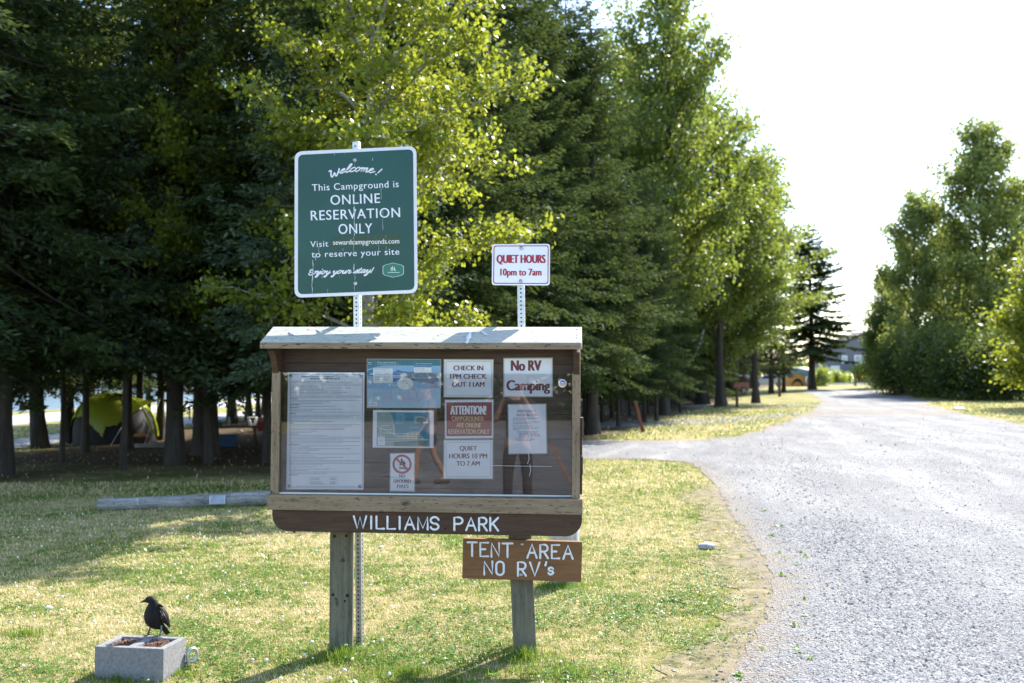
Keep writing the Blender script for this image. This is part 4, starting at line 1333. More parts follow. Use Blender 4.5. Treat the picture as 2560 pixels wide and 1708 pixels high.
def script(word, x, y, sx, sy, w, shear=.35, base=lambda u: 0, rot=lambda u: 0):
    for ch in word:
        if ch == ' ': x += .7 * sx; continue
        pts, adv = SC[ch]
        brush([(x + (px + shear * py) * sx, y + base(x + px * sx) - py * sy) for px, py in pts], w)
        if ch == 't': brush([(x + (.1 + .4) * sx, y + base(x) - 1.05 * sy), (x + (.62 + .4) * sx, y + base(x) - 1.12 * sy)], w * .9)
        if ch == 'j': brush([(x + (.4 + .5) * sx, y + base(x) - 1.42 * sy), (x + (.44 + .5) * sx, y + base(x) - 1.45 * sy)], w)
        x += adv * sx
    return x
bw = lambda u: 13 * ((u - 620) / 120) ** 2 if u < 620 else 9 * ((u - 620) / 120) ** 2
brush([(402, 290), (418, 284), (416, 318), (428, 336), (446, 300), (450, 318), (460, 327), (478, 290), (484, 268)], 13)
script('elcome', 484, 292, 53, 36, 11, .3, bw)
brush([(832, 272), (800, 302)], 11); brush([(783, 314), (785, 315)], 13)
br = lambda u: -(u - 240) * .033
brush([(272, 1096), (258, 1092), (243, 1104), (254, 1113), (272, 1112), (246, 1116), (234, 1130), (246, 1137), (276, 1126)], 9)
script('njoy', 274, 1133, 40, 29, 9, .4, br)
script('your', 424, 1134, 41, 29, 9, .4, br)
script('stay', 600, 1133, 42, 29, 9, .4, br)
brush([(766, 1076), (748, 1106)], 9); brush([(743, 1116), (744, 1117)], 10)
mb.build('lettering', panel)
mb = MB()
mb.add([WP.P(*cs(x, y), -.0018) for x, y in ((420, 828), (989, 800), (989, 900), (420, 922))], [(3, 2, 1, 0)], m_olive)
lp = mb.build('web_address_patch', panel)
mb = MB(); text(mb, WP, 'sewardcampgrounds.com', 433, 975, 890, 40, m_wink, cs, -.0028, .018, yb2=878); mb.build('lettering', lp)
mb = MB()
hexa = lambda s: [(925 + sx * 86 * s, 1096 + sy * s) for sx, sy in ((0, -60), (.82, -42), (1, -30), (1, 30), (.82, 42), (0, 60), (-.82, 42), (-1, 30), (-1, -30), (-.82, -42))]
poly(mb, WP, hexa(1), m_swhite, -.0016, cs); poly(mb, WP, hexa(.955), m_emb, -.0022, cs)
poly(mb, WP, [(902, 1084), (922, 1062), (921, 1085)], m_swhite, -.0028, cs); poly(mb, WP, [(925, 1085), (939, 1066), (937, 1086)], m_swhite, -.0028, cs)
poly(mb, WP, [(880, 1113), (975, 1113), (975, 1117), (880, 1117)], m_swhite, -.0028, cs)
text(mb, WP, 'SPR', 903, 948, 1103, 15, m_swhite, cs, -.0028, .03)
mb.build('emblem', panel)
mb = MB()
rs = random.Random(11)
def streak(x, y0, y1, w):
    y = y0
    pts = []
    while y < y1:
        pts.append((x + rs.uniform(-3, 3), y)); y += rs.uniform(14, 30)
    pts.append((x, y1))
    L = [WP.P(*cs(a, b), -.0036) for a, b in pts]
    mb.tube(L, [max(.0003, w * rs.uniform(.2, 1) / 3.267 / 412 / 2) for _ in L], m_scr, 5, (Vector((0, 1, 0)), .2))
for a in ((610, 210, 262, 3), (608, 505, 590, 4), (607, 575, 690, 14), (605, 690, 815, 9), (603, 820, 985, 4), (605, 1045, 1110, 12), (612, 1112, 1180, 4), (610, 1215, 1262, 4),
          (318, 905, 960, 5), (292, 960, 1015, 6), (268, 1015, 1100, 9), (264, 1100, 1180, 12), (262, 1180, 1292, 9), (840, 600, 770, 4), (826, 430, 520, 5), (444, 125, 160, 3),
          (527, 118, 150, 3), (490, 1140, 1160, 5), (343, 1130, 1160, 7), (388, 1250, 1282, 3), (515, 918, 940, 6), (868, 905, 925, 4), (863, 800, 830, 3), (805, 890, 960, 3), (755, 180, 205, 6)):
    streak(*a)
mb.build('scratches', panel)
for q in ((610, 197), (615, 1203)):
    mb = MB(); mb.lathe([(.0125, 0), (.0125, .003), (.008, .004), (.007, .009), (.0001, .010)], m_bolt, WP.P(*cs(*q), -.001), 16, Matrix.Rotation(R(90), 3, 'X'))
    mb.build('bolt', wroot)

# --- small white quiet-hours sign
YQ = 6.12
bx = AT(1316, 1600, YQ).x
qroot = empty('quiet_hours_sign', (bx, YQ, 0), (0, R(-.3), 0), 'small white quiet-hours sign with red lettering on perforated steel post', 'sign')
QM = Matrix.Translation((bx, YQ, 0)) @ Matrix.Rotation(R(-.3), 4, 'Y')
QP = Plane(QM, -.034)
qx = QP.P(1302.5, 700).x
perforated_post(qroot, qx, -.05, QP.P(1302, 607).z, .044, R(-5), .004)
m_qw = simple('white_sign_face', (.80, .80, .87), .35, var=.03, scale=10, bump=0)
m_qr = simple('sign_red', (.36, .018, .04), .45, var=.06, bump=0)
QS = ((1733, 884), (2206, 882), (2204, 1221), (1729, 1219))
mb = MB(); mb.prism(rounded(QP, QS, .020, cs, 0)[::-1], (0, .0025, 0), m_qw)
qpan = mb.build('panel', qroot)
if qpan.data.polygons[0].normal.y > 0: qpan.data.flip_normals()
mb = MB()
o_ = rounded(QP, ((1745, 896), (2194, 894), (2192, 1209), (1741, 1207)), .016, cs, -.001)
i_ = rounded(QP, ((1752, 903), (2187, 901), (2185, 1202), (1748, 1200)), .0135, cs, -.001)
n = len(o_)
mb.add(o_ + i_, [(k, n + k, n + (k + 1) % n, (k + 1) % n) for k in range(n)], m_qr)
qb = mb.build('border', qpan)
if qb.data.polygons[0].normal.y > 0: qb.data.flip_normals()
mb = MB()
text(mb, QP, 'QUIET HOURS', 1768, 2170, 1038, 66, m_qr, cs, -.0012, .085)
text(mb, QP, '10pm to 7am', 1798, 2137, 1140, 55, m_qr, cs, -.0012, .07)
mb.build('lettering', qpan)
for q in ((1970, 917), (1965, 1187)):
    mb = MB(); mb.lathe([(.011, 0), (.011, .003), (.006, .003), (.006, .007), (.0001, .008)], m_steel, QP.P(*cs(*q), -.001), 16, Matrix.Rotation(R(90), 3, 'X'))
    mb.build('bolt', qroot)
# ================================================================ trees
m_bark = wood('spruce_bark', (.022, .018, .015), (.07, .062, .054), 'z', 0, scale=.35, rough=.95, knots=False, bump=.9)
m_barkp = wood('pale_bark', (.16, .15, .135), (.36, .345, .32), 'z', .6, scale=.35, rough=.9, knots=True, bump=.5)
m_spruce = leafmat('spruce_needles', (.020, .038, .015), (.080, .118, .042), (.12, .16, .03), .30, .02, .7)
m_spruce2 = leafmat('skylit_spruce_needles', (.03, .055, .034), (.10, .14, .08), (.10, .14, .05), .25, .03, .7)  # bluer, lighter needle copy: sky light on the front boughs put into the colour
m_leafb = leafmat('cottonwood_leaf', (.085, .125, .018), (.19, .235, .030), (.44, .48, .045), .48, .12, .45)
m_leafc = leafmat('poplar_leaf', (.045, .085, .022), (.125, .172, .040), (.37, .44, .055), .48, .12, .5)
m_leafd = leafmat('alder_leaf', (.06, .095, .036), (.17, .215, .07), (.40, .46, .08), .52, .08, .6)
m_thick = leafmat('thicket_leaf', (.024, .044, .015), (.075, .11, .032), (.22, .28, .04), .40, .06, .6)
m_shrub = leafmat('bright_shrub_leaf', (.10, .16, .02), (.22, .28, .04), (.48, .55, .03), .5, .25, .40)

def cards(C, D, Nn, L, W):
    """leaf/needle faces: centre, axis, normal, length, width -> diamond quads"""
    S = np.cross(Nn, D); S /= np.linalg.norm(S, axis=1, keepdims=True) + 1e-9
    L = np.asarray(L)[:, None]; W = np.asarray(W)[:, None]
    return np.stack([C - D * L / 2, C + S * W / 2 - D * L * .08, C + D * L / 2, C - S * W / 2 - D * L * .08], 1)

def quads(name, Q):
    return mesh_np(name, Q.reshape(-1, 3), np.arange(len(Q) * 4).reshape(-1, 4))

def unit(a): return a / (np.linalg.norm(a, axis=-1, keepdims=True) + 1e-9)

def trunk_mb(H, rb, seed, bend=.25, flare=1.6, n=10, rings=14, mat=None, top=.15):
    r = random.Random(seed)
    mb = MB()
    ph = [r.uniform(0, 6.28) for _ in range(4)]
    pts, rad = [], []
    for i in range(rings + 1):
        t = i / rings
        z = H * t
        pts.append((bend * math.sin(t * 2.2 + ph[0]) * t, bend * math.sin(t * 1.7 + ph[1]) * t, z - .06))
        rad.append(rb * ((1 - t) * (1 - top) + top) * (1 + (flare - 1) * math.exp(-z / .22)))
    V, Fc = [], []
    for i, (p, q) in enumerate(zip(pts, rad)):
        for k in range(n):
            a = 2 * math.pi * k / n
            w = 1 + .10 * math.sin(3 * a + ph[2] + i * .4) + (.22 * math.sin(5 * a + ph[3]) if i == 0 else 0) + r.uniform(-.05, .05)
            V.append((p[0] + q * w * math.cos(a), p[1] + q * w * math.sin(a), p[2]))
    for i in range(rings):
        for k in range(n):
            Fc.append((i * n + k, i * n + (k + 1) % n, (i + 1) * n + (k + 1) % n, (i + 1) * n + k))
    mb.add(V, Fc, mat or m_bark, True)
    return mb, pts, rad

def spruce(seed, H=12.0, z0=2.0, RR=2.3, rb=.17, dens=1.0, clen=.13, cwid=.045, gap=.1, mat=None, dead=8):
    """a spruce: trunk with dead lower twigs, whorls of boughs carrying sprays of needles"""
    rg = np.random.default_rng(seed)
    mb, pts, rad = trunk_mb(H, rb, seed, .18, 1.28, top=.06)
    for _ in range(dead):                                   # dead twigs below the crown
        z = rg.uniform(.9, z0 + .8); az = rg.uniform(0, 6.28); L = rg.uniform(.4, 1.3)
        a = Vector((math.cos(az), math.sin(az), 0))
        mb.tube([a * rb * .7 + Vector((0, 0, z)), a * (rb + L * .5) + Vector((0, 0, z + rg.uniform(-.1, .12))), a * (rb + L) + Vector((0, 0, z - rg.uniform(0, .3)))], [.016, .011, .004], m_bark, 4)
    Cs, Ds, Ns, Ls = [], [], [], []
    z = z0
    while z < H - .15:
        u = (z - z0) / (H - z0)
        prof = (1 - u) ** .66 * (.72 + .28 * min(1, u / .12)) + .03
        nb_ = int(rg.integers(5, 8)) if u < .85 else 4
        a0 = rg.uniform(0, 6.28)
        for k in range(nb_):
            if rg.random() < gap: continue
            az = a0 + k * 2 * np.pi / nb_ + rg.normal(0, .22)
            L = RR * prof * rg.uniform(.66, 1.16)
            el = R(-16 + 48 * u) + rg.normal(0, .1)
            ax = np.array([np.cos(az), np.sin(az), 0.0]); sd_ = np.array([-np.sin(az), np.cos(az), 0.0])
            zb = z + rg.uniform(-.16, .16)
            bpos = lambda t: ax[None] * (L * t)[:, None] + np.array([0, 0, 1.0])[None] * (zb + math.tan(el) * L * t - .20 * L * t ** 2 + .16 * L * t ** 4)[:, None]
            if L > .5:
                tt = np.array([0, .5, 1.0]); bp = bpos(tt)
                mb.tube([Vector(q) for q in bp], [.010 + .009 * L, .008 + .004 * L, .004], m_bark, 4, cap=False)
            nt_ = max(4, int(L / .085 * dens))
            t = np.linspace(.14, 1.0, nt_)
            B = bpos(t)
            tw = (.30 * L * (1 - t) ** .8 * np.minimum(1, t / .2) + .12) * rg.uniform(.7, 1.2, nt_)
            for s in (-1, 1):
                dirs = unit(ax[None] * .62 + s * sd_[None] * .78 + rg.normal(0, .14, (nt_, 3)) + np.array([0, 0, -.22])[None])
                for i in range(nt_):
                    m_ = max(2, int(tw[i] / .062 * dens))
                    q = (np.arange(m_) + .6) / m_ * tw[i]
                    P_ = B[i][None] + dirs[i][None] * q[:, None]; P_[:, 2] -= .35 * q ** 2 / max(.25, tw[i])
                    Cs.append(P_); Ds.append(np.repeat(dirs[i][None], m_, 0)); Ls.append(np.full(m_, clen))
            Cs.append(B); Ds.append(np.repeat(ax[None], nt_, 0)); Ls.append(np.full(nt_, clen * 1.1))
        z += rg.uniform(.20, .34) * (1.25 if u < .6 else .85)
    # leader
    zz_ = np.linspace(H - .6, H + .25, 10)
    Cs.append(np.stack([zz_ * 0, zz_ * 0, zz_], 1)); Ds.append(np.tile([[0, 0, 1.0]], (10, 1))); Ls.append(np.full(10, clen))
    C = np.concatenate(Cs); D = np.concatenate(Ds); Lc = np.concatenate(Ls)
    n = len(C)
    C = C + rg.normal(0, .022, (n, 3))
    D = unit(D + rg.normal(0, .33, (n, 3)))
    Nn = unit(np.array([0, 0, 1.0])[None] + rg.normal(0, .75, (n, 3)))
    Q = cards(C, D, Nn, Lc * rg.uniform(.7, 1.3, n), cwid * rg.uniform(.7, 1.4, n))
    return mb, quads('crown', Q), mat or m_spruce

def leafy(seed, H=9.0, z0=2.2, env=None, rb=.14, nl=34, sub=9, leaf=.075, per=26, clump=.17, el=48, mat=None, bark=None, asym=(0, 0), up=.0, bend=.3):
    """a broadleaf tree: trunk, ascending limbs, side branches and clumps of leaves"""
    rg = np.random.default_rng(seed)
    env = env or (lambda u: 1.0)
    mb, pts, rad = trunk_mb(H * .97, rb, seed, bend, 1.4, mat=bark or m_barkp, top=.10)
    LP, LD = [], []
    for i in range(nl):
        u = (i + rg.random()) / nl
        z = z0 * .85 + (H - z0) * u * .93
        k = min(len(pts) - 1, int(z / (H * .97) * (len(pts) - 1)))
        base = np.array(pts[k]); base[2] = z
        az = i * 2.39996 + rg.normal(0, .3)
        L = max(.35, env(u) * rg.uniform(.75, 1.12))
        e = R(el + 18 * u - 8) + rg.normal(0, .14)
        ax = np.array([math.cos(az), math.sin(az), 0])
        Lr = L / max(.45, math.cos(e)) * .9
        t = np.linspace(0, 1, 6)
        B = base[None] + ax[None] * (Lr * math.cos(e) * t)[:, None] + np.array([0, 0, 1.0])[None] * (Lr * math.sin(e) * (t - .22 * t ** 2) + up * t ** 2)[:, None] + np.array([asym[0], asym[1], 0])[None] * t[:, None]
        B[1:] += rg.normal(0, .05 * Lr, (5, 3)) * t[1:, None]
        mb.tube([Vector(q) for q in B], [max(.006, rb * .34 * (1 - .85 * q) * (1 - .5 * u)) for q in t], bark or m_barkp, 5, cap=False)
        ns = max(3, int(sub * L / 1.5))
        for j in range(ns):
            s = .22 + .78 * (j + rg.random()) / ns
            p0 = np.array([np.interp(s, t, B[:, c]) for c in range(3)])
            dv = unit(rg.normal(0, 1, 3) * np.array([1, 1, .6]) + ax * .5 + np.array([0, 0, .25]))
            l2 = (.18 + .34 * L * (1 - .5 * s)) * rg.uniform(.5, 1.1)
            p1 = p0 + dv * l2
            mb.tube([Vector(p0), Vector((p0 + p1) / 2 + rg.normal(0, .03, 3)), Vector(p1)], [.012, .008, .003], bark or m_barkp, 4, cap=False)
            for c_ in np.linspace(.25, 1, max(2, int(l2 / clump * .9))):
                q = p0 + (p1 - p0) * c_
                m_ = int(per * rg.uniform(.5, 1.3))
                LP.append(q[None] + rg.normal(0, 1, (m_, 3)) * clump * np.array([1, 1, .75])[None])
    C = np.concatenate(LP); n = len(C)
    D = unit(rg.normal(0, 1, (n, 3)) + np.array([0, 0, -.5])[None])
    Nn = unit(rg.normal(0, .8, (n, 3)) + np.array([0, 0, .55])[None])
    Q = cards(C, D, Nn, leaf * rg.uniform(.7, 1.35, n), leaf * .82 * rg.uniform(.7, 1.3, n))
    return mb, quads('crown', Q), mat or m_leafc

def bush(seed, Rx=1.0, H=1.6, n=5000, leaf=.08, mat=None, lobes=14):
    rg = np.random.default_rng(seed)
    mb = MB()
    P_ = []
    for i in range(lobes):
        az, r_ = rg.uniform(0, 6.28), Rx * .75 * math.sqrt(rg.random())
        zc = H * rg.uniform(.22, .82) * (1 - .45 * (r_ / Rx) ** 2)
        c = np.array([r_ * math.cos(az), r_ * math.sin(az), zc])
        mb.tube([(0, 0, 0), tuple(c * np.array([.5, .5, .55])), tuple(c)], [.03, .018, .005], m_bark, 4, cap=False)
        m_ = n // lobes
        P_.append(c[None] + rg.normal(0, 1, (m_, 3)) * np.array([Rx * .26, Rx * .26, H * .15])[None])
    C = np.concatenate(P_); C[:, 2] = np.abs(C[:, 2]) + .03; n = len(C)
    D = unit(rg.normal(0, 1, (n, 3))); Nn = unit(rg.normal(0, .8, (n, 3)) + np.array([0, 0, .5])[None])
    Q = cards(C, D, Nn, leaf * rg.uniform(.7, 1.3, n), leaf * .8 * rg.uniform(.7, 1.3, n))
    return mb, quads('crown', Q), mat or m_shrub

PROTO = {}
def proto(key, made):
    mb, cr, mat = made
    if mat.name not in [m.name for m in cr.materials]: cr.materials.append(mat)
    tm = bpy.data.meshes.new('trunk'); tm.from_pydata(mb.v, [], mb.f)
    for m in mb.mats: tm.materials.append(m)
    tm.polygons.foreach_set('material_index', mb.m); tm.polygons.foreach_set('use_smooth', [True] * len(mb.f)); tm.update()
    PROTO[key] = (tm, cr)

def plant(key, loc, label, cat='tree', group=None, scale=(1, 1, 1), rz=0.0, lean=(0, 0), name='spruce_tree', trunk=1.0, stem='trunk', crown='crown'):
    tm, cr = PROTO[key]
    root = empty(name, loc, (lean[0], lean[1], rz), label, cat, group)
    root.scale = scale
    t = bpy.data.objects.new(stem, tm); col.objects.link(t); t.parent = root; t.scale = (trunk, trunk, 1)
    c = bpy.data.objects.new(crown, cr); col.objects.link(c); c.parent = root
    return root

proto('s1', spruce(1, 12.0, 1.8, 2.6, .17))
proto('s2', spruce(2, 12.5, 2.2, 3.0, .18, gap=.14))
proto('s3', spruce(3, 11.0, 1.9, 1.9, .15, gap=.2))
proto('s4', spruce(4, 13.0, 2.2, 2.7, .19, gap=.10))
proto('low', spruce(9, 12.0, .9, 2.9, .17, gap=.12, dead=0))
proto('s5', spruce(8, 13.0, 6.2, 2.4, .18, gap=.2, dead=16))
proto('young', spruce(5, 7.5, 2.1, 1.75, .07, 1.0, .12, .045, .06, m_spruce2, 6))
proto('far', spruce(6, 12.0, 2.7, 2.4, .2, 1.0, .23, .09, .1))
print('needles', [len(PROTO[k][1].polygons) for k in PROTO])

# --- the left and middle spruce grove: base pixel, trunk width in pixels, height, kind, lean
rt_ = random.Random(21)
GRP = 'dark spruces standing close in the grove'
BACK = 'dark spruce deep inside the grove, only its crown and a dim stem showing'
def grove(px, py, wpx, H, key, label, lean=0.0, sc=1.0, name='spruce_tree', Y=None, group=GRP):
    p = G(px, py) if Y is None else XG(px, Y)
    tm, cr = PROTO[key]
    h0 = {'s1': 12.0, 's2': 12.5, 's3': 11.0, 's4': 13.0, 's5': 13.0, 'low': 12.0, 'young': 7.5, 'far': 12.0}[key]
    rb = {'s1': .17, 's2': .18, 's3': .15, 's4': .19, 's5': .18, 'low': .17, 'young': .07, 'far': .2}[key]
    k = H / h0
    w = wpx / F * p.y / 2 / rb / (k * sc) if wpx else .55
    return plant(key, p, label, 'tree', group, (k * sc, k * sc, k), rt_.uniform(0, 6.28), (0, lean), name, w)

grove(8, 1186, 46, 13.5, 's2', 'thick spruce trunk at the left edge of the photo', .0)
grove(98, 1121, 36, 13, 's4', 'leaning spruce trunk between the left edge and the green tent', .06)
grove(171, 1108, 33, 13, 's1', 'straight dark spruce trunk touching the left side of the green tent', .02)
grove(155, 1158, 12, 7.5, 'young', 'sapling-thin spruce stem in front of the tent\'s left side', .015, .8)
grove(308, 1176, 17, 8, 'young', 'slim grey spruce stem crossing the front of the green tent', .035, .85)
grove(318, 1124, 24, 13, 's5', 'dark spruce trunk just behind the slim stem that crosses the tent', .0)
grove(437, 1161, 45, 13.5, 's2', 'thick rough spruce trunk at the right end of the green tent', .012)
grove(512, 1138, 48, 14, 's4', 'thickest black spruce trunk, midway between tent and kiosk', .015)
grove(540, 1139, 17, 8, 'young', 'thin spruce stem leaning against the thickest black trunk', .06, .85)
grove(668, 1158, 22, 11, 's1', 'pale-sided spruce trunk right beside the kiosk\'s left edge', -.03)
grove(345, 1105, 19, 13, 's5', 'spruce trunk standing behind the green tent\'s ridge', .02)
grove(399, 1100, 20, 13.5, 's5', 'spruce trunk behind the peak of the tent awning', -.05)
for px, Y, w, lab in ((579, 38, 22, 'dark spruce trunk behind the folding table'), (622, 41, 15, 'brown-sided spruce trunk behind the white-legged stool'),
                      (645, 44, 12, 'thin spruce trunk right of the white-legged stool'), (658, 47, 10, 'thinnest far spruce trunk beside the kiosk\'s left edge')):
    grove(px, 0, w, 13, rt_.choice(['s1', 's2', 's4']), lab, Y=Y)
# deeper rows that close the wood (stems in deep shade)
for px, Y in ((1000, 19), (1110, 20), (1205, 22), (870, 18.2), (-140, 19), (-60, 22.5), (5, 26), (230, 30), (370, 34), (490, 38), (700, 24), (780, 26), 
              (860, 23), (905, 30), (960, 27), (1010, 34), (1060, 25), (1110, 31), (1160, 28), (1215, 36), (700, 44), (900, 46), (1100, 46), (-30, 16.5)):
    grove(px, 0, 0, rt_.uniform(12, 15), rt_.choice(['s1', 's2', 's4', 's4']), BACK, Y=Y, group='spruces deep inside the grove')
# slim lighter spruces at the edge of the wood, hidden below by the kiosk
for px, Y, H, lab in ((735, 15.2, 7.0, 'young blue-green spruce directly behind the lower left corner of the green sign'),
                      (1035, 16.5, 6.0, 'young spruce behind the gap between the two steel signposts')):
    grove(px, 0, 0, H, 'young', lab, Y=Y, group='young spruces at the edge of the wood')

# --- middle and right-hand spruces along the gravel road
for px, py, w, H, key, lab, lean in (
        (1479, 1086, 32, 12.6, 's4', 'tall mottled spruce right beside the kiosk\'s right edge', .0),
        (1575, 1000, 18, 13.5, 's1', 'dark spruce trunk, left one of a close pair behind the leaning red post', .0),
        (1601, 999, 26, 14, 's2', 'broad black spruce trunk, right one of a close pair behind the leaning red post', .0),
        (1658, 1014, 14, 12, 's3', 'slim spruce stem between the black pair and the pale dead branches', .0),
        (1694, 1013, 31, 15, 's2', 'broad spruce trunk below the pale dead branches', .01),
        (1757, 1011, 28, 14, 's4', 'spruce trunk whose foot stands in grass, left of the dark marker post', .0),
        (1732, 992, 13, 13, 's1', 'thin dark spruce trunk just left of the spruce with its foot in grass', .0),
        (1802, 988, 16, 13, 's1', 'spruce trunk left of the dark red car', .0),
        (1826, 990, 22, 14, 's2', 'spruce trunk standing against the side of the dark red car', .0),
        (1881, 971, 13, 14, 's4', 'spruce trunk between the red car and the silver car', .0),
        (1928, 984, 13, 12, 's3', 'spruce trunk crossing the silver car', .01),
        (1959, 981, 10, 11, 's3', 'thin spruce stem between silver car and orange tent', .0)):
    grove(px, py, w, H, key, lab, lean, group='spruces along the left of the gravel road')
for px, Y in ((1265, 27), (1355, 25.5), (1420, 28), (1300, 38), (1250, 30), (1310, 33), (1365, 29), (1420, 34), (1530, 40), (1620, 44), (1560, 52), (1700, 75), (1640, 70), (1762, 90), (1400, 46), (1290, 44), (1862, 150), (1480, 60), (1500, 70), (1540, 62), (1600, 60), (1665, 62), (1720, 84), (1750, 70), (1690, 95), (1580, 85), (1460, 38), (1545, 33), (1640, 37), (1700, 46), (1610, 36), (1505, 36), (1575, 42), (1680, 52), (1735, 64), (1775, 80), (1792, 96), (1430, 41), (1525, 52)):
    grove(px, 0, 0, (rt_.uniform(7.2, 9.6) if px > 1430 and Y < 58 else rt_.uniform(12, 14.5) if Y < 50 else rt_.uniform(11, 14)), rt_.choice(['s1', 's2', 's4'] if Y < 58 else ['low', 's2', 'low']), BACK, Y=Y, group='spruces deep inside the grove')
# the dark spruce at the bend, its long boughs over the road end
p = G(2030, 974)
plant('far', p, 'dark spruce with long sweeping boughs at the far bend of the road', 'tree', None, (p.y * 250 / F / 4.8, p.y * 250 / F / 4.8, p.y * 405 / F / 12.0), 1.0, (0, 0), 'spruce_tree', p.y * 18 / F / .4 / (p.y * 250 / F / 4.8))
for px, py, h, r_, lab in ((2178, 962, 90, 30, 'small dark conical spruce in front of the grey-blue house'), (2205, 960, 80, 34, 'small dark spruce right of the house, against the broadleaf thicket')):
    p = G(px, py); k = p.y / F
    plant('far', p, lab, 'tree', 'small spruces by the house', (k * r_ / 2.4, k * r_ / 2.4, k * h / 12.2), 2.0, (0, 0), 'small_spruce', 1.0)

# --- broadleaf trees
envB = lambda u: 2.05 * (.62 + .5 * math.sin(math.pi * min(1, u * 1.15 + .12))) * (1 - .35 * u)
proto('cottonwood', leafy(31, 9.6, 2.2, envB, .11, 46, 11, .074, 34, .115, 40, m_leafb, m_barkp, (.15, -.1)))
envC = lambda u: 4.9 * (1 - u) ** .62 * min(1, .5 + 2.2 * u) + .5
proto('poplar_a', leafy(32, 17.0, 3.5, envC, .2, 54, 8, .165, 18, .23, 50, m_leafc, m_bark))
proto('poplar_b', leafy(33, 15.0, 3.4, envC, .2, 50, 8, .165, 18, .23, 46, m_leafc, m_bark))
envD = lambda u: 4.2 * (.45 + .75 * math.sin(math.pi * min(1, .15 + u * .95))) * (1 - .25 * u)
proto('balsam_a', leafy(34, 21.0, 2.0, envD, .3, 54, 7, .25, 21, .40, 50, m_leafd, m_bark))
proto('balsam_b', leafy(35, 18.0, 1.6, envD, .28, 50, 7, .25, 21, .40, 50, m_leafd, m_bark))
proto('thicket', bush(36, 3.2, 5.5, 15000, .22, m_thick, 40))
proto('bush', bush(37, 1.0, 1.7, 3600, .12, m_shrub, 12))
proto('alder', leafy(38, 10.5, .6, lambda u: 3.0 * (.5 + .6 * math.sin(math.pi * min(1, .2 + u))) * (1 - .45 * u), .16, 40, 9, .20, 24, .36, 45, m_leafb, m_bark))
print('leaves', [(k, len(PROTO[k][1].polygons)) for k in PROTO])

plant('cottonwood', XG(915, 14.4), 'bright yellow-green cottonwood behind the green welcome sign', 'tree', None, (1.10, 1.10, 1.05), .6, (0, 0), 'cottonwood_tree')
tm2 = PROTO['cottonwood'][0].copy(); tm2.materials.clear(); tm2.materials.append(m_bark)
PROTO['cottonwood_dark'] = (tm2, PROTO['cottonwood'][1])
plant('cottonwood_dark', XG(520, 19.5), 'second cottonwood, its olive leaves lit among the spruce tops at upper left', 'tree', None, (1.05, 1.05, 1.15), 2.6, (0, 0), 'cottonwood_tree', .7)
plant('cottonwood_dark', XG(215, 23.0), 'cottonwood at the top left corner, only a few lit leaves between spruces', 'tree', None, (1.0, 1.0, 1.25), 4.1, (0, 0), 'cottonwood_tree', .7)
GP = 'tall green poplars along the left of the road'
for px, Y, key, sc, hz, rz, lab in (
        (1660, 43, 'poplar_a', 1.0, 1.16, .3, 'tallest poplar in the row, rising out of the photo\'s top edge'),
        (1545, 48, 'poplar_b', 1.0, 1.25, 1.4, 'poplar half hidden behind the tall mottled spruce'),
        (1800, 53, 'poplar_b', 1.1, 1.12, 2.2, 'poplar with a ragged leaning right side, second in from the gap of sky'),
        (1888, 60, 'poplar_a', 1.0, .88, 4.0, 'poplar at the right end of the row, nearest the gap of sky'),
        (1806, 57, 'poplar_b', .95, .72, 5.0, 'low yellow-green poplar at the right end, below the ragged leaning one')):
    plant(key, XG(px, Y), lab, 'tree', GP, (sc, sc, hz), rz, (0, .02), 'poplar_tree')
GD = 'trees beyond the right side of the road'
for px, Y, key, sc, hz, rz, lab in (
        (2470, 84, 'balsam_a', 1.2, 1.12, .5, 'tallest tree right of the road, its rounded top against the sky'),
        (2290, 88, 'balsam_b', .80, 1.0, 1.9, 'narrower lower tree left of the tallest one across the road'),
        (2385, 98, 'balsam_a', .85, .80, 4.2, 'tree filling the dip between the lower and the tallest tree across the road'),
        (2240, 108, 'balsam_b', .72, .72, 5.3, 'smallest tree across the road, nearest the grey-blue house'),
        (2575, 90, 'balsam_b', 1.1, .95, 3.0, 'tree cut by the right edge of the photo, beside the tallest one')):
    plant(key, XG(px, Y), lab, 'tree', GD, (sc, sc, hz), rz, (0, 0), 'broadleaf_tree')
plant('alder', XG(2640, 48), 'bright yellow-green alder leaning in from the right edge of the photo', 'tree', None, (1, 1, .84), .3, (0, -.03), 'alder_tree')
for i, (px, Y, sx_, sz_, lab) in enumerate(((2208, 106, .6, 1.6, 'tall narrow thicket overlapping the right side of the grey-blue house'), (2255, 78, .62, .9, 'dark thicket nearest the house, left end of the thicket row'), (2340, 72, .8, .95, 'dark thicket below the narrower lower tree'),
        (2430, 66, .85, .85, 'dark thicket below the tallest tree'), (2520, 62, .9, .85, 'dark thicket at the right edge behind the bright alder'), (2385, 84, .9, 1.05, 'taller thicket filling between the two trees across the road'))):
    plant('thicket', XG(px, Y), lab, 'bush', 'dark thickets right of the road', (sx_, sx_, sz_), i * 1.3, (0, 0), 'thicket', 1.0, 'stems', 'foliage')
for i, (px, py, w, h, lab) in enumerate(((2060, 966, 46, 52, 'round yellow-green shrub just right of the dark spruce at the bend'), (2098, 962, 40, 40, 'pale green shrub, second from the dark spruce at the bend'),
        (2122, 960, 30, 30, 'lowest shrub, behind the left end of the white rail'), (2146, 958, 44, 56, 'upright yellow-green shrub below the house window'), (2232, 962, 50, 30, 'low shrub at the foot of the thicket by the white rail'))):
    p = G(px, py); k = p.y / F
    plant('bush', p, lab, 'bush', 'shrubs in front of the house', (k * w / 2, k * w / 2, k * h / 1.7), i * 1.1, (0, 0), 'shrub', 1.0, 'stems', 'foliage')
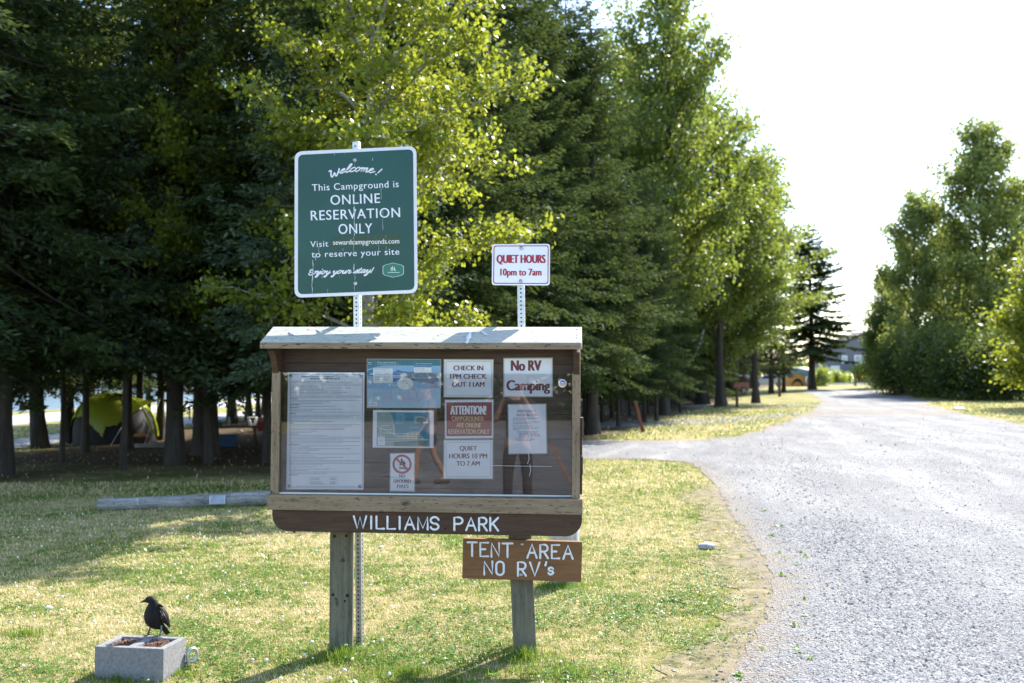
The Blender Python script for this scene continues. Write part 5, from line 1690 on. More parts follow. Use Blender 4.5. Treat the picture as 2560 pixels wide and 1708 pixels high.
# ================================================================ things on the lawn
m_conc = simple('concrete', (.30, .295, .30), .95, var=.22, scale=55, bump=.9)
m_log = wood('silvered_log', (.08, .076, .07), (.42, .41, .39), 'x', .9, scale=.5, rough=.9, bump=1.0, dark=(.02, .02, .02))
m_chipw = simple('bark_chip', (.17, .095, .06), .9, var=.5, scale=90, bump=0)
m_rock = simple('grey_stone', (.33, .34, .36), .8, var=.15, scale=20, bump=.4)
m_plate = simple('pale_plaque', (.33, .35, .40), .4, .2, var=.2, scale=15)

# --- hollow concrete block
BX, BYAW = (-2.053, 5.53), R(-10)
W_, D_, H_ = .402, .248, .176
broot = empty('concrete_block', (*BX, 0), (0, 0, BYAW), 'grey two-celled concrete block filled with bark chips, under the crow', 'block')
xs = [-W_ / 2, -W_ / 2 + .036, -.022, .022, W_ / 2 - .036, W_ / 2]; ys = [-D_ / 2, -D_ / 2 + .036, D_ / 2 - .036, D_ / 2]
V, Fc = [], []
def vid(p):
    V.append(p); return len(V) - 1
top = [[vid((x, y, H_)) for y in ys] for x in xs]
low = [[vid((x, y, .09)) for y in ys] for x in xs]
bot = [[vid((x, y, -.03)) for y in (ys[0], ys[-1])] for x in (xs[0], xs[-1])]
for i in range(5):
    for j in range(3):
        if j == 1 and i in (1, 3):
            a, b, c, d = (i, j), (i + 1, j), (i + 1, j + 1), (i, j + 1)
            for p, q in ((a, b), (b, c), (c, d), (d, a)):
                Fc.append((top[p[0]][p[1]], top[q[0]][q[1]], low[q[0]][q[1]], low[p[0]][p[1]]))
            Fc.append([low[p[0]][p[1]] for p in (a, b, c, d)])
        else:
            Fc.append((top[i][j], top[i + 1][j], top[i + 1][j + 1], top[i][j + 1]))
Fc.append([top[i][0] for i in range(5, -1, -1)] + [bot[0][0], bot[1][0]])
Fc.append([top[i][3] for i in range(6)] + [bot[1][1], bot[0][1]])
Fc.append([top[0][j] for j in range(4)] + [bot[0][1], bot[0][0]])
Fc.append([top[5][j] for j in range(3, -1, -1)] + [bot[1][0], bot[1][1]])
mb = MB(); mb.add(V, Fc, m_conc); mb.build('block', broot, bevel=.004)
rg = np.random.default_rng(44)
BM = Matrix.Translation((*BX, 0)) @ Matrix.Rotation(BYAW, 4, 'Z')
VV, FF = [], []
for x0, x1 in ((xs[1], xs[2]), (xs[3], xs[4])):
    for _ in range(330):
        c = Vector((rg.uniform(x0 + .008, x1 - .008), rg.uniform(ys[1] + .008, ys[2] - .008), rg.uniform(.144, .167)))
        a = Vector(unit(rg.normal(0, 1, 3) * np.array([1, 1, .35]))); b = a.cross(Vector((0, 0, 1))).normalized()
        L, w = rg.uniform(.006, .016), rg.uniform(.003, .006)
        k = len(VV)
        VV += [BM @ (c + q) for q in (a * L + b * w, a * L - b * w, -a * L - b * w, -a * L + b * w, Vector((0, 0, w)))]
        FF += [[k, k + 1, k + 2, k + 3], [k, k + 1, k + 4], [k + 1, k + 2, k + 4], [k + 2, k + 3, k + 4], [k + 3, k, k + 4]]
    k = len(VV)
    VV += [BM @ Vector((a, b, .147)) for a, b in ((x0 + .001, ys[1] + .001), (x1 - .001, ys[1] + .001), (x1 - .001, ys[2] - .001), (x0 + .001, ys[2] - .001))]
    FF.append([k, k + 1, k + 2, k + 3])
chips = link_mesh('bark_chips', mesh_np('bark_chips', [tuple(v) for v in VV], FF), m_chipw)
tag(chips, 'reddish-brown bark chips filling both cells of the concrete block', 'bark chips', kind='stuff')

# --- the young crow
m_crow, nt, out = newmat('crow_feathers')
v = coords(nt, (60, 60, 16))
c = ramp(nt, noise(nt, v, 3, 4), [(.3, (.005, .0042, .0038)), (.7, (.016, .013, .011))])
p = N(nt, 'ShaderNodeBsdfPrincipled', Base_Color=c, Roughness=.62)
p.inputs['Specular IOR Level'].default_value = .2
p.inputs['Sheen Weight'].default_value = .03
b = N(nt, 'ShaderNodeBump', Height=noise(nt, v, 5, 4), Strength=.7, Distance=.004)
nt.links.new(b.outputs[0], p.inputs['Normal']); nt.links.new(p.outputs[0], out.inputs[0])
m_crowf = simple('crow_wing_feather', (.030, .024, .019), .45, var=.35, scale=140, bump=.2, spec=.4)
m_beak = simple('crow_beak', (.022, .021, .022), .35, var=.2, bump=0)
m_leg = simple('crow_leg', (.05, .047, .045), .6, var=.2)
m_eye = simple('crow_eye', (.02, .02, .03), .05, var=0, bump=0)
YC = 5.655
cc_ = lambda x, y, dy=0.0: AT(200 + x / 6.08, 1450 + y / 6.08, YC + dy)
CO = cc_(1130, 812); CO.z = H_
croot = empty('crow', CO, (0, 0, 0), 'young black-brown crow standing on the concrete block, head turned left', 'bird')
pxm = YC / F / 6.08
def loft(rings, n=14):
    """rings: (x, y, r_in_picture_plane, r_depth, dy)"""
    P_ = [cc_(x, y, dy) - CO for x, y, _, _, dy in rings]
    V, Fc = [], []
    for i, (x, y, ra, rd, dy) in enumerate(rings):
        t = (P_[min(i + 1, len(P_) - 1)] - P_[max(i - 1, 0)]); t.normalize()
        a = Vector((0, 1, 0)).cross(t); a.normalize(); d = t.cross(a)
        for k in range(n):
            q = 2 * math.pi * k / n
            V.append(P_[i] + a * (ra * pxm * math.cos(q)) + d * (rd * pxm * math.sin(q)))
    for i in range(len(rings) - 1):
        for k in range(n): Fc.append((i * n + k, i * n + (k + 1) % n, (i + 1) * n + (k + 1) % n, (i + 1) * n + k))
    Fc += [list(range(n - 1, -1, -1)), list(range((len(rings) - 1) * n, len(rings) * n))]
    return V, Fc
mb = MB()
mb.add(*loft([(990, 322, 18, 16, 0), (1008, 312, 40, 34, 0), (1042, 300, 60, 50, 0), (1085, 305, 74, 62, 0), (1112, 345, 80, 70, 0), (1112, 395, 86, 82, 0), (1102, 450, 108, 104, 0), (1100, 510, 130, 126, 0),
              (1112, 575, 142, 136, 0), (1142, 632, 130, 122, .0), (1190, 680, 92, 88, .01), (1240, 712, 50, 55, .015), (1275, 740, 20, 30, .02)]), m_crow, True)
body = mb.build('body', croot)
s_ = body.modifiers.new('smooth', 'SUBSURF'); s_.levels = 2; s_.render_levels = 2
mb = MB(); mb.add(*loft([(1006, 314, 28, 22, 0), (970, 324, 21, 16, 0), (930, 337, 10, 8, 0), (906, 348, 3, 3, 0)], 10), m_beak, True)
mb.build('beak', croot)
for pts, dy in ((((1180, 405), (1225, 455), (1275, 545), (1318, 630), (1352, 690), (1374, 722)), .012), (((1030, 450), (1010, 520), (1015, 590), (1040, 650), (1075, 690)), .0)):
    rr2 = (20, 66, 72, 46, 22, 4) if len(pts) == 6 else (14, 30, 36, 26, 6)
    mb = MB(); mb.add(*loft([(x, y, r_, r_ * 1.1 if dy else r_ * 1.6, dy) for (x, y), r_ in zip(pts, rr2)]), m_crow, True)
    w = mb.build('wing', croot); wing_ = w if dy else wing_ if 'wing_' in globals() else w; s_ = w.modifiers.new('smooth', 'SUBSURF'); s_.levels = 1; s_.render_levels = 2
for i, (p0, p1, w0) in enumerate((((1225, 500), (1300, 640), 17), ((1215, 530), (1275, 660), 17), ((1240, 475), (1330, 650), 16), ((1262, 500), (1352, 690), 14), ((1205, 455), (1265, 590), 18), ((1185, 440), (1240, 540), 20), ((1280, 560), (1366, 712), 12))):
    mb = MB(); a_, b_ = Vector(p0), Vector(p1)
    mb.add(*loft([(a_.x, a_.y, w0 * .5, 5, -.020 + .002 * i), ((a_ * .5 + b_ * .5).x, (a_ * .5 + b_ * .5).y, w0, 5, -.021 + .002 * i), (b_.x, b_.y, w0 * .35, 3, -.008 + .002 * i)], 8), m_crowf, True); mb.build('feather', wing_)
mb = MB(); mb.add(*loft([(1240, 690, 40, 40, .015), (1285, 745, 42, 26, .02), (1320, 795, 40, 16, .025), (1340, 822, 34, 6, .028)]), m_crow, True); mb.build('tail', croot)
mb = MB()
mb.tube([cc_(1200, 385) - CO, cc_(1235, 392) - CO, cc_(1266, 412) - CO], [26 * pxm, 22 * pxm, 5 * pxm], m_crow, 8, None, 'round'); 
for (x, y) in ((985, 640), (1000, 672), (1020, 690), (1045, 688)):
    mb.tube([cc_(x + 40, y - 60) - CO, cc_(x, y + 18) - CO], [16 * pxm, 2 * pxm], m_crow, 6)
mb.build('loose_feathers', croot)
for kn, an, ft, mt in (((1095, 690, 0), (1062, 738, 0), (1032, 792, 0), m_leg), ((1240, 690, -.01), (1236, 752, -.012), (1206, 818, -.015), simple('pale_crow_leg', (.16, .155, .15), .6, var=.2))):
    mb = MB()
    k_, a_, f_ = (cc_(*q) - CO for q in (kn, an, ft))
    f_.z = .004
    mb.tube([k_, a_, f_], [20 * pxm, 13 * pxm, 12 * pxm], mt, 7)
    for ang in (200, 235, 265, 50):
        d = Vector((math.cos(R(ang)), math.sin(R(ang)), 0)) * .026
        mb.tube([f_, f_ + d * .6 + Vector((0, 0, .002)), f_ + d - Vector((0, 0, .002))], [8 * pxm, 7 * pxm, 2 * pxm], mt, 5)
    mb.build('leg', croot)
mb = MB(); mb.ball(cc_(1062, 292, -.0185) - CO, .0042, m_eye, 10, 7); mb.build('eye', croot)

# --- steel anchor loop
LO = G(476, 1672)
lroot = empty('anchor_loop', LO, (0, 0, R(52)), 'galvanised steel anchor loop sticking up beside the concrete block', 'stake')
mb = MB()
pts = [Vector((-.012, 0, -.03)), Vector((-.012, 0, .02))]
for a in range(190, -150, -15):
    pts.append(Vector((.012 + .030 * math.cos(R(a)), .004 * (190 - a) / 340, .072 + .036 * math.sin(R(a)))))
mb.tube(pts, .0105, m_steel, 9); mb.build('loop', lroot)
mb = MB(); mb.box(-.02, .03, .008, .022, .028, .042, m_steel); mb.build('end_plate', lroot, bevel=.002)

# --- barrier log with plaque
a, b = XG(247, 12.55), XG(800, 13.05)
lr = empty('barrier_log', a, (0, 0, math.atan2(b.y - a.y, b.x - a.x)), 'long silvered barrier log lying on the lawn left of the kiosk', 'log')
L = (b - a).length
rg = np.random.default_rng(9)
V, Fc = [], []
nn, n = 36, 16
wob = [rg.uniform(0, 6.28) for _ in range(4)]
for i in range(nn + 1):
    t = i / nn; r_ = .080 + .024 * t
    for k in range(n):
        q = 2 * math.pi * k / n
        rr2 = r_ * (1 + .03 * math.sin(3 * q + wob[0] + t * 3) + .02 * math.sin(7 * t + wob[1]) + rg.normal(0, .022) - (.05 if (k * 7 + i // 9) % 11 == 0 else 0)) * (1 if i not in (0, nn) else .97)
        V.append((L * t, rr2 * math.cos(q), r_ * .93 + rr2 * math.sin(q) + .01 * math.sin(4 * t + wob[2])))
for i in range(nn):
    for k in range(n): Fc.append((i * n + k, i * n + (k + 1) % n, (i + 1) * n + (k + 1) % n, (i + 1) * n + k))
Fc += [list(range(n - 1, -1, -1)), list(range(nn * n, nn * n + n))]
mb = MB(); mb.add(V, Fc, m_log, True); mb.build('log', lr)
mb = MB()
xp, zp, yp = L * (545 - 247) / (800 - 247) * .985, .100, -.128
frame_ = [(-.098, -.06), (.098, -.06), (.098, .06), (-.098, .06)]
mb.prism([(xp + x, yp + (z + .06) * .3, zp + z) for x, z in frame_], (0, .03, 0), m_steel)
pf = mb.build('plaque', lr, bevel=.012)
mb = MB(); mb.prism([(xp + x * .88, yp - .003 + (z * .85 + .06) * .3, zp + z * .84) for x, z in frame_], (0, .002, 0), m_plate); mb.build('plate', pf)
mb = MB(); xm = L * (342 - 247) / (800 - 247)
mb.tube([(xm + .004 * i, .0805 * math.cos(R(q)), .0735 + .0805 * math.sin(R(q))) for i, q in enumerate(range(120, 240, 12))], .004, m_letter, 5); mb.build('painted_line', lr)

# --- short pale log standing on end behind the TENT AREA board
q = G(1413, 1458)
sr = empty('log_stump', q, (0, 0, R(20)), 'pale cracked log stump behind the TENT AREA board', 'stump')
m_stump = wood('pale_stump', (.38, .35, .32), (.62, .59, .56), 'z', .35, scale=.7, rough=.9, bump=.8)
mb = MB(); V, Fc = [], []
for i, (z, r_) in enumerate(((-.03, .128), (.06, .122), (.2, .116), (.36, .115), (.48, .116), (.495, .108))):
    for k in range(18):
        w = 2 * math.pi * k / 18
        V.append((r_ * (1 + .05 * math.sin(3 * w + 1) + .02 * math.sin(9 * w + i)) * math.cos(w), r_ * (1 + .04 * math.sin(2 * w)) * math.sin(w), z + (.012 * math.cos(w) if i > 3 else 0)))
for i in range(5):
    for k in range(18): Fc.append((i * 18 + k, i * 18 + (k + 1) % 18, (i + 1) * 18 + (k + 1) % 18, (i + 1) * 18 + k))
Fc += [list(range(17, -1, -1)), list(range(90, 108))]
mb.add(V, Fc, m_stump, True); mb.build('trunk', sr)
mb = MB(); mb.ball((.02, -.118, .30), (.018, .006, .014), m_brownd, 10, 6); mb.build('knot', sr)

# --- flat stone and litter
def stone(name, loc, r, label, mat, cat, seed, group=None):
    bm = bmesh.new(); bmesh.ops.create_icosphere(bm, subdivisions=3, radius=1)
    for v in bm.verts:
        k = 1 + .16 * mnoise.noise(v.co * 1.7 + Vector((seed, 0, 0)))
        v.co = Vector((v.co.x * r[0] * k, v.co.y * r[1] * k, max(-.6, v.co.z) * r[2] * k))
    me = bpy.data.meshes.new(name); bm.to_mesh(me); bm.free()
    o = link_mesh(name, me, mat, None, label, True); o.location = loc; o['category'] = cat
    if group: o['group'] = group
    return o
q = G(1766, 1372); stone('flat_stone', (q.x, q.y, .022), (.088, .062, .034), 'flat pale grey stone on the lawn near the gravel edge', m_rock, 'stone', 3.0)
q = G(122, 1524); stone('pale_pebble', (q.x, q.y, .012), (.026, .016, .014), 'small whitish pebble on the lawn above the concrete block', m_letter, 'stone', 5.0)
q = G(953, 1371); stone('pale_pebble', (q.x, q.y, .014), (.024, .018, .010), 'small white pebble on the lawn between the kiosk posts', m_letter, 'stone', 8.0)
q = G(2398, 1025); stone('white_stone', (q.x, q.y, .05), (.30, .16, .08), 'white stone on the grass right of the road', m_letter, 'stone', 9.0)

# --- marker posts
m_redpost = wood('reddish_post', (.10, .035, .022), (.20, .085, .055), 'z', 0, knots=False)
m_dkpost = wood('dark_post', (.035, .025, .02), (.09, .065, .05), 'z', 0, knots=False)
m_brpost = wood('brown_post', (.10, .06, .04), (.19, .12, .08), 'z', 0, knots=False)
for (bx_, by_, tx, ty, wpx, mt, lab) in ((1609, 1082, 1588, 1004, 9, m_redpost, 'reddish marker post leaning left beside the gravel'), (1843, 1020, 1842, 968, 6, m_dkpost, 'upright dark marker post at the second gravel track'),
        (1949, 992, 1949, 944, 6.5, m_brpost, 'brown marker post in front of the orange tent'), (84, 1080, 84, 1034, 4, m_dkpost, 'short dark post on the grass at far left, by the shore road'),
        (474, 1050, 474, 1016, 3.6, m_dkpost, 'short dark post by the shore road, seen past the tent awning')):
    q = G(bx_, by_); k = q.y / F
    pr = empty('marker_post', q, (0, 0, .2), lab, 'post', 'marker posts')
    h = (by_ - ty) * k; w = wpx * k / 2; dx = (tx - bx_) * k
    mb = MB()
    V = [(sx * w, sy * w * .7, -.05) for sx, sy in ((-1, -1), (1, -1), (1, 1), (-1, 1))] + [(sx * w + dx, sy * w * .7, h) for sx, sy in ((-1, -1), (1, -1), (1, 1), (-1, 1))]
    mb.add(V, [(3, 2, 1, 0), (4, 5, 6, 7), (0, 1, 5, 4), (1, 2, 6, 5), (2, 3, 7, 6), (3, 0, 4, 7)], mt)
    mb.build('shaft', pr, bevel=w * .15)
# ================================================================ the green tent and its camp
m_fly, nt, out = newmat('lime_tent_fly')
d = N(nt, 'ShaderNodeBsdfDiffuse', Color=(.44, .50, .035)); tr = N(nt, 'ShaderNodeBsdfTranslucent', Color=(.55, .64, .05))
mx = N(nt, 'ShaderNodeMixShader', i0=.42, i1=d.outputs[0], i2=tr.outputs[0])
gl = N(nt, 'ShaderNodeBsdfGlossy', Roughness=.4); mx2 = N(nt, 'ShaderNodeMixShader', i0=.05, i1=mx.outputs[0], i2=gl.outputs[0])
nt.links.new(mx2.outputs[0], out.inputs[0])
m_seam = simple('olive_seam', (.12, .15, .02), .8, var=.1)
m_inner = simple('black_tent_mesh', (.012, .012, .014), .8, var=.2, bump=.1)
m_orange = simple('orange_cloth', (.50, .17, .015), .7, var=.1)
m_blueT = simple('blue_plastic', (.02, .06, .14), .4, var=.1)
m_teal = simple('teal_enamel', (.02, .16, .22), .4, var=.1)
m_wht = simple('white_plastic', (.7, .7, .72), .4, var=.05)
m_redp = simple('red_plastic', (.22, .015, .02), .45, var=.1)
m_plank = wood('picnic_plank', (.06, .04, .028), (.13, .09, .065), 'x', 0)
YT = 26.8
TO = AT(300, 1103, YT); TO.z = 0
k = YT / F
tx = lambda px: AT(px, 1040, YT).x - TO.x
tz = lambda px, py: AT(px, py, YT).z
troot2 = empty('green_tent', TO, (0, 0, 0), 'lime-green dome tent with black mesh front, pitched under the spruces', 'tent')
prof_px = [(186, 1078), (197, 1058), (207, 1044), (216, 1040), (245, 1038), (262, 1050), (300, 1086), (306, 1062), (330, 1058), (352, 1030), (372, 1014), (395, 1004), (414, 1000)]
zc = lambda x: np.interp(x, [tx(a) for a, _ in prof_px], [tz(a, b_) for a, b_ in prof_px])
xc, rx, ry, rz = (tx(186) + tx(392)) / 2, (tx(392) - tx(186)) / 2, 1.15, tz(290, 981)
V, Fc = [], []
nu, nv = 200, 80
for j in range(nv + 1):
    for i in range(nu):
        ph, th = 2 * math.pi * i / nu, math.pi / 2 * j / nv
        e = .86
        s_ = math.sin(th) ** e
        V.append((xc + rx * s_ * math.cos(ph) - .10 * math.cos(th), ry * s_ * math.sin(ph), rz * math.cos(th) ** .8 if th < 1.5707 else 0))
for j in range(nv):
    for i in range(nu):
        q = (j * nu + i, (j + 1) * nu + i, (j + 1) * nu + (i + 1) % nu, j * nu + (i + 1) % nu)
        c = sum((Vector(V[a]) for a in q), Vector()) / 4
        if c.y < .15 and c.z < zc(c.x): continue
        if c.z < .12: continue
        Fc.append(q)
mb = MB(); mb.add(V, Fc, m_fly, True)
# awning and its strut
tip, r1, r2 = (tx(418), -.55, tz(418, 996)), (tx(335), -.25, tz(335, 992)), (tx(330), -.75, tz(330, 1052))
mid1, mid2 = (tx(380), -.40, tz(380, 999)), (tx(383), -.80, tz(383, 1015))
mb.add([r1, mid1, tip, mid2, r2, (tx(322), -.5, tz(322, 1010))], [(0, 1, 2, 3), (0, 3, 4, 5)], m_fly)
mb.tube([mid2, (tx(400), -.9, tz(400, 1046)), (tx(416), -.95, tz(416, 1080))], [.03, .035, .03], m_fly, 6, (Vector((0, 1, 0)), .3))
mb.build('rainfly', troot2)
mb = MB()
V2 = [(xc + (x - xc) * .95, y * .95, z * .95) for x, y, z in V]
mb.add(V2, [(j * nu + i, (j + 1) * nu + i, (j + 1) * nu + (i + 1) % nu, j * nu + (i + 1) % nu) for j in range(nv) for i in range(nu)], m_inner, True)
mb.build('inner_tent', troot2)
mb = MB()
for a_, b_ in (((tx(345), -.9, tz(345, 1050)), (tx(333), -1.5, 0)), ((tx(418), -.55, tz(418, 996)), (tx(428), -2.0, 0)), ((tx(187), .1, .5), (tx(140), -.4, 0)), ((tx(386), -.8, tz(386, 1030)), (tx(386), -.8, tz(386, 1052)))):
    mb = MB(); mb.tube([a_, b_], .006, m_wht, 4); mb.build('guy_line', troot2)
mb = MB()
mb.tube([(tx(386), -.8, tz(386, 1052)), (tx(388), -.8, tz(388, 1058)), (tx(384), -.8, tz(384, 1067))], .018, m_wht, 5)
mb.build('hanging_cord', troot2)
mb = MB(); mb.tube([(tx(356), -1.2, tz(356, 1084)), (tx(400), -1.15, tz(400, 1082)), (tx(412), -1.1, tz(412, 1086))], [.04, .035, .02], m_orange, 8)
o = mb.build('sleeping_mat'); o.location = TO; tag(o, 'narrow orange roll lying in the tent\'s doorway', 'camping mat')
for x_, sgn in ((tx(262), 1), (tx(318), -1)):
    mb = MB()
    L_ = []
    for t in np.linspace(.04, .80, 12):
        th = math.pi / 2 * t; ph = math.atan2(-1, sgn * .9)
        s_ = math.sin(th) ** .86
        L_.append((xc + rx * 1.012 * s_ * math.cos(ph) - .10 * math.cos(th), ry * 1.012 * s_ * math.sin(ph), rz * 1.012 * math.cos(th) ** .8))
    mb.tube(L_, .012, m_seam, 5); mb.build('seam', troot2)
# log at the tent's foot
a, b = G(332, 1121), G(420, 1120)
lr2 = empty('small_log', a, (0, 0, math.atan2(b.y - a.y, b.x - a.x)), 'thin pale log on the ground in front of the tent awning', 'log')
mb = MB(); mb.tube([(0, 0, .05), ((b - a).length * .5, .01, .06), ((b - a).length, 0, .05)], [.05, .055, .045], m_log, 9); mb.build('log', lr2)

# camp kitchen in the shade
q = G(560, 1117)
cr = empty('camp_table', q + Vector((.05, .35, 0)), (0, 0, R(8)), 'low brown plank table in deep shade right of the tent', 'table')
mb = MB()
for i in range(4): mb.box(-.62, .75, -.3 + .15 * i, -.16 + .15 * i, .45, .485, m_plank)
mb.build('tabletop', cr)
for x in (-.5, .6):
    mb = MB()
    mb.tube([(x - .02, -.32, 0), (x, .22, .45)], .028, m_plank, 5); mb.tube([(x + .02, .32, 0), (x, -.22, .45)], .028, m_plank, 5)
    mb.build('leg', cr)
q2 = q + Vector((.1, -.1, 0))
tr_ = empty('storage_tub', q2, (0, 0, R(5)), 'dark blue plastic tub on the ground under the low table', 'tub')
mb = MB()
V = [(sx * .21, sy * .14, 0) for sx, sy in ((-1, -1), (1, -1), (1, 1), (-1, 1))] + [(sx * .25, sy * .17, .29) for sx, sy in ((-1, -1), (1, -1), (1, 1), (-1, 1))]
mb.add(V, [(3, 2, 1, 0), (4, 5, 6, 7), (0, 1, 5, 4), (1, 2, 6, 5), (2, 3, 7, 6), (3, 0, 4, 7)], m_blueT); mb.build('tub', tr_, bevel=.02)
mb = MB(); mb.box(-.26, .26, -.18, .18, .285, .31, m_blueT); mb.build('lid', tr_, bevel=.008)
o = empty('cooking_pot', cr.location + Vector((-.28, 0, .486)), (0, 0, 0), 'teal cooking pot on the low table', 'pot')
mb = MB(); mb.lathe([(.07, 0), (.09, .01), (.095, .11), (.1, .115)], m_teal); mb.build('pot', o)
mb = MB(); mb.tube([(.09, 0, .08), (.2, 0, .1)], .008, m_inner, 5); mb.build('handle', o)
o = empty('water_bottle', cr.location + Vector((-.05, .08, .486)), (0, 0, 0), 'clear pale bottle standing beside the teal pot', 'bottle')
mb = MB(); mb.lathe([(.035, 0), (.04, .02), (.04, .14), (.018, .18), (.018, .2)], m_plate); mb.build('bottle', o)
mb = MB(); mb.lathe([(.02, .2), (.02, .225)], m_wht); mb.build('cap', o)
q = G(631, 1074)
o = empty('folding_stool', q, (0, 0, R(0)), 'small folding stool with white V-shaped legs among the trunks', 'stool')
kk = q.y / F
mb = MB(); mb.box(-11 * kk, 11 * kk, -.14, .14, 29 * kk, 31 * kk, m_wht); mb.build('seat', o)
for s in (-1, 1):
    mb = MB(); mb.tube([(s * 10 * kk, -.1, 29 * kk), (s * 1.5 * kk, -.1, 0)], .018, m_wht, 5); mb.tube([(s * 10 * kk, .1, 29 * kk), (s * 1.5 * kk, .1, 0)], .018, m_wht, 5); mb.build('leg', o)
q = G(652, 1077)
o = empty('fuel_can', q, (0, 0, .3), 'red plastic fuel can beside the white-legged stool', 'can')
mb = MB(); mb.box(-.13, .13, -.09, .09, 0, .32, m_redp); mb.build('can', o, bevel=.03)
mb = MB(); mb.tube([(-.07, 0, .32), (-.06, 0, .37), (.06, 0, .37), (.07, 0, .32)], .014, m_redp, 6); mb.build('handle', o)
mb = MB(); mb.lathe([(.025, .32), (.02, .36)], m_inner, (.1, 0, 0), 10); mb.build('cap', o)

# ================================================================ vehicles, tents and house at the far end
m_glassd = simple('dark_window', (.02, .025, .03), .08, var=0, bump=0)
m_lightg = simple('sky_window', (.28, .34, .40), .1, var=.05, bump=0)
m_tyre = simple('tyre', (.02, .02, .02), .85, var=.1)
m_rim = simple('wheel_rim', (.45, .46, .48), .35, .8, var=.1)
def carpaint(n, c): return simple(n, c, .25, var=.03, bump=0, coat=.8)
m_redcar = carpaint('dark_red_paint', (.20, .012, .02)); m_silver = carpaint('silver_paint', (.50, .53, .56)); m_blackcar = carpaint('black_paint', (.012, .013, .017)); m_whitecar = carpaint('white_paint', (.7, .71, .72))
m_tail = simple('tail_lamp_red', (.40, .02, .02), .2, var=0, bump=0); m_headl = simple('headlamp', (.62, .66, .70), .1, var=0, bump=0); m_trim = simple('black_trim', (.02, .02, .022), .6, var=.05, bump=0)
def car(name, loc, rz, sc, paint_, label, cat, wag=True, group='vehicles parked beyond the trees'):
    """about 4.5 x 1.8 x 1.7 m, nose towards -x"""
    root = empty(name, loc, (0, 0, rz), label, cat, group); root.scale = (sc, sc, sc)
    def shell(prof, w0, w1, mat):
        V = [(x, -wy, z) for x, z, wy in prof] + [(x, wy, z) for x, z, wy in prof]
        n = len(prof)
        Fc = [list(range(n)), list(range(2 * n - 1, n - 1, -1))] + [(i, i + n, (i + 1) % n + n, (i + 1) % n) for i in range(n)]
        return V, Fc
    low = [(-2.2, .32, .80), (-2.26, .62, .84), (-2.15, .92, .84), (-1.35, 1.05, .88), (-.9, 1.10, .90), (2.0, 1.12, .88), (2.2, 1.0, .86), (2.25, .5, .84), (2.18, .32, .80)]
    mb = MB(); V, Fc = shell(low, 0, 0, paint_); mb.add(V, Fc, paint_, False); mb.build('body', root, bevel=.05)
    cab = [(-1.25, 1.08, .86), (-.55, 1.62, .70), (.2, 1.70, .69), (1.55, 1.66, .68), (2.0, 1.45, .72), (2.12, 1.10, .84)] if wag else [(-1.1, 1.08, .85), (-.4, 1.46, .68), (.6, 1.5, .67), (1.3, 1.4, .69), (1.9, 1.1, .84)]
    mb = MB(); V, Fc = shell(cab, 0, 0, paint_); mb.add(V, Fc, paint_); mb.build('cabin', root, bevel=.04)
    for s in (-1, 1):
        for (xa, xb) in ((-.92, .12), (.2, 1.1), (1.18, 1.86)):
            top_in = .10
            mb = MB(); z0_, z1_ = 1.14, 1.56 if wag else 1.40
            f0 = lambda x, z: (x, s * (np.interp(z, [1.08, 1.66], [.87, .70]) + .012), z)
            pts = [f0(xa + .02, z0_), f0(xb, z0_), f0(xb - (.16 if xb > 1.5 else 0), z1_), f0(xa + (.50 if xa < -.5 else .02), z1_)]
            mb.add(pts if s < 0 else pts[::-1], [(0, 1, 2, 3)], m_glassd); mb.build('window', root)
        for x in (-1.4, 1.42):
            mb = MB(); mb.lathe([(.2, -.11), (.33, -.11), (.35, -.08), (.35, .08), (.33, .11), (.2, .11)], m_tyre, (x, s * .76, .34), 20, Matrix.Rotation(R(90), 3, 'X')); wv = mb.build('wheel', root)
            mb = MB(); mb.lathe([(.0, -.115), (.21, -.118), (.21, .118), (.0, .115)], m_rim, (x, s * .76, .34), 14, Matrix.Rotation(R(90), 3, 'X')); mb.build('rim', wv)
        mb = MB(); mb.box(-2.27, -2.12, s * .52 - .17, s * .52 + .17, .72, .86, m_headl); mb.build('headlight', root, bevel=.03)
        mb = MB(); mb.box(2.17, 2.28, s * .70 - .11, s * .70 + .11, .82, 1.06, m_tail); mb.build('tail_light', root, bevel=.02)
    mb = MB(); mb.add([(-1.22, -.80, 1.12), (-1.22, .80, 1.12), (-.60, .64, 1.58), (-.60, -.64, 1.58)], [(3, 2, 1, 0)], m_lightg) if wag else mb.add([(-1.07, -.80, 1.11), (-1.07, .80, 1.11), (-.45, .62, 1.43), (-.45, -.62, 1.43)], [(3, 2, 1, 0)], m_lightg)
    for v in range(len(mb.v)): mb.v[v] = (mb.v[v][0] - .03, mb.v[v][1], mb.v[v][2] + .02)
    mb.build('windscreen', root)
    if wag:
        mb = MB(); mb.add([(2.13, -.74, 1.15), (2.13, .74, 1.15), (2.02, .66, 1.46), (2.02, -.66, 1.46)], [(0, 1, 2, 3)], m_glassd); mb.build('rear_window', root)
    mb = MB(); mb.box(-2.3, -2.2, -.7, .7, .34, .52, m_trim); mb.box(2.2, 2.3, -.7, .7, .36, .55, m_trim); mb.build('bumper', root, bevel=.03)
    return root
def far_car(px, py, wpx, rz, paint_, label, cat, wag=True, name='parked_car'):
    q = G(px, py); k = q.y / F
    wid = 4.5 * abs(math.cos(rz)) + 1.8 * abs(math.sin(rz))
    return car(name, q, rz, wpx * k / wid, paint_, label, cat, wag)
far_car(1814, 987, 132, R(38), m_redcar, 'dark red wagon with its tail lamps towards the road, between spruce trunks', 'car')
far_car(1920, 968, 88, R(-14), m_silver, 'silver wagon seen side on, left of the orange tent', 'car')
far_car(1756, 997, 104, R(20), m_blackcar, 'black car in deep shade left of the dark red wagon', 'car', False)
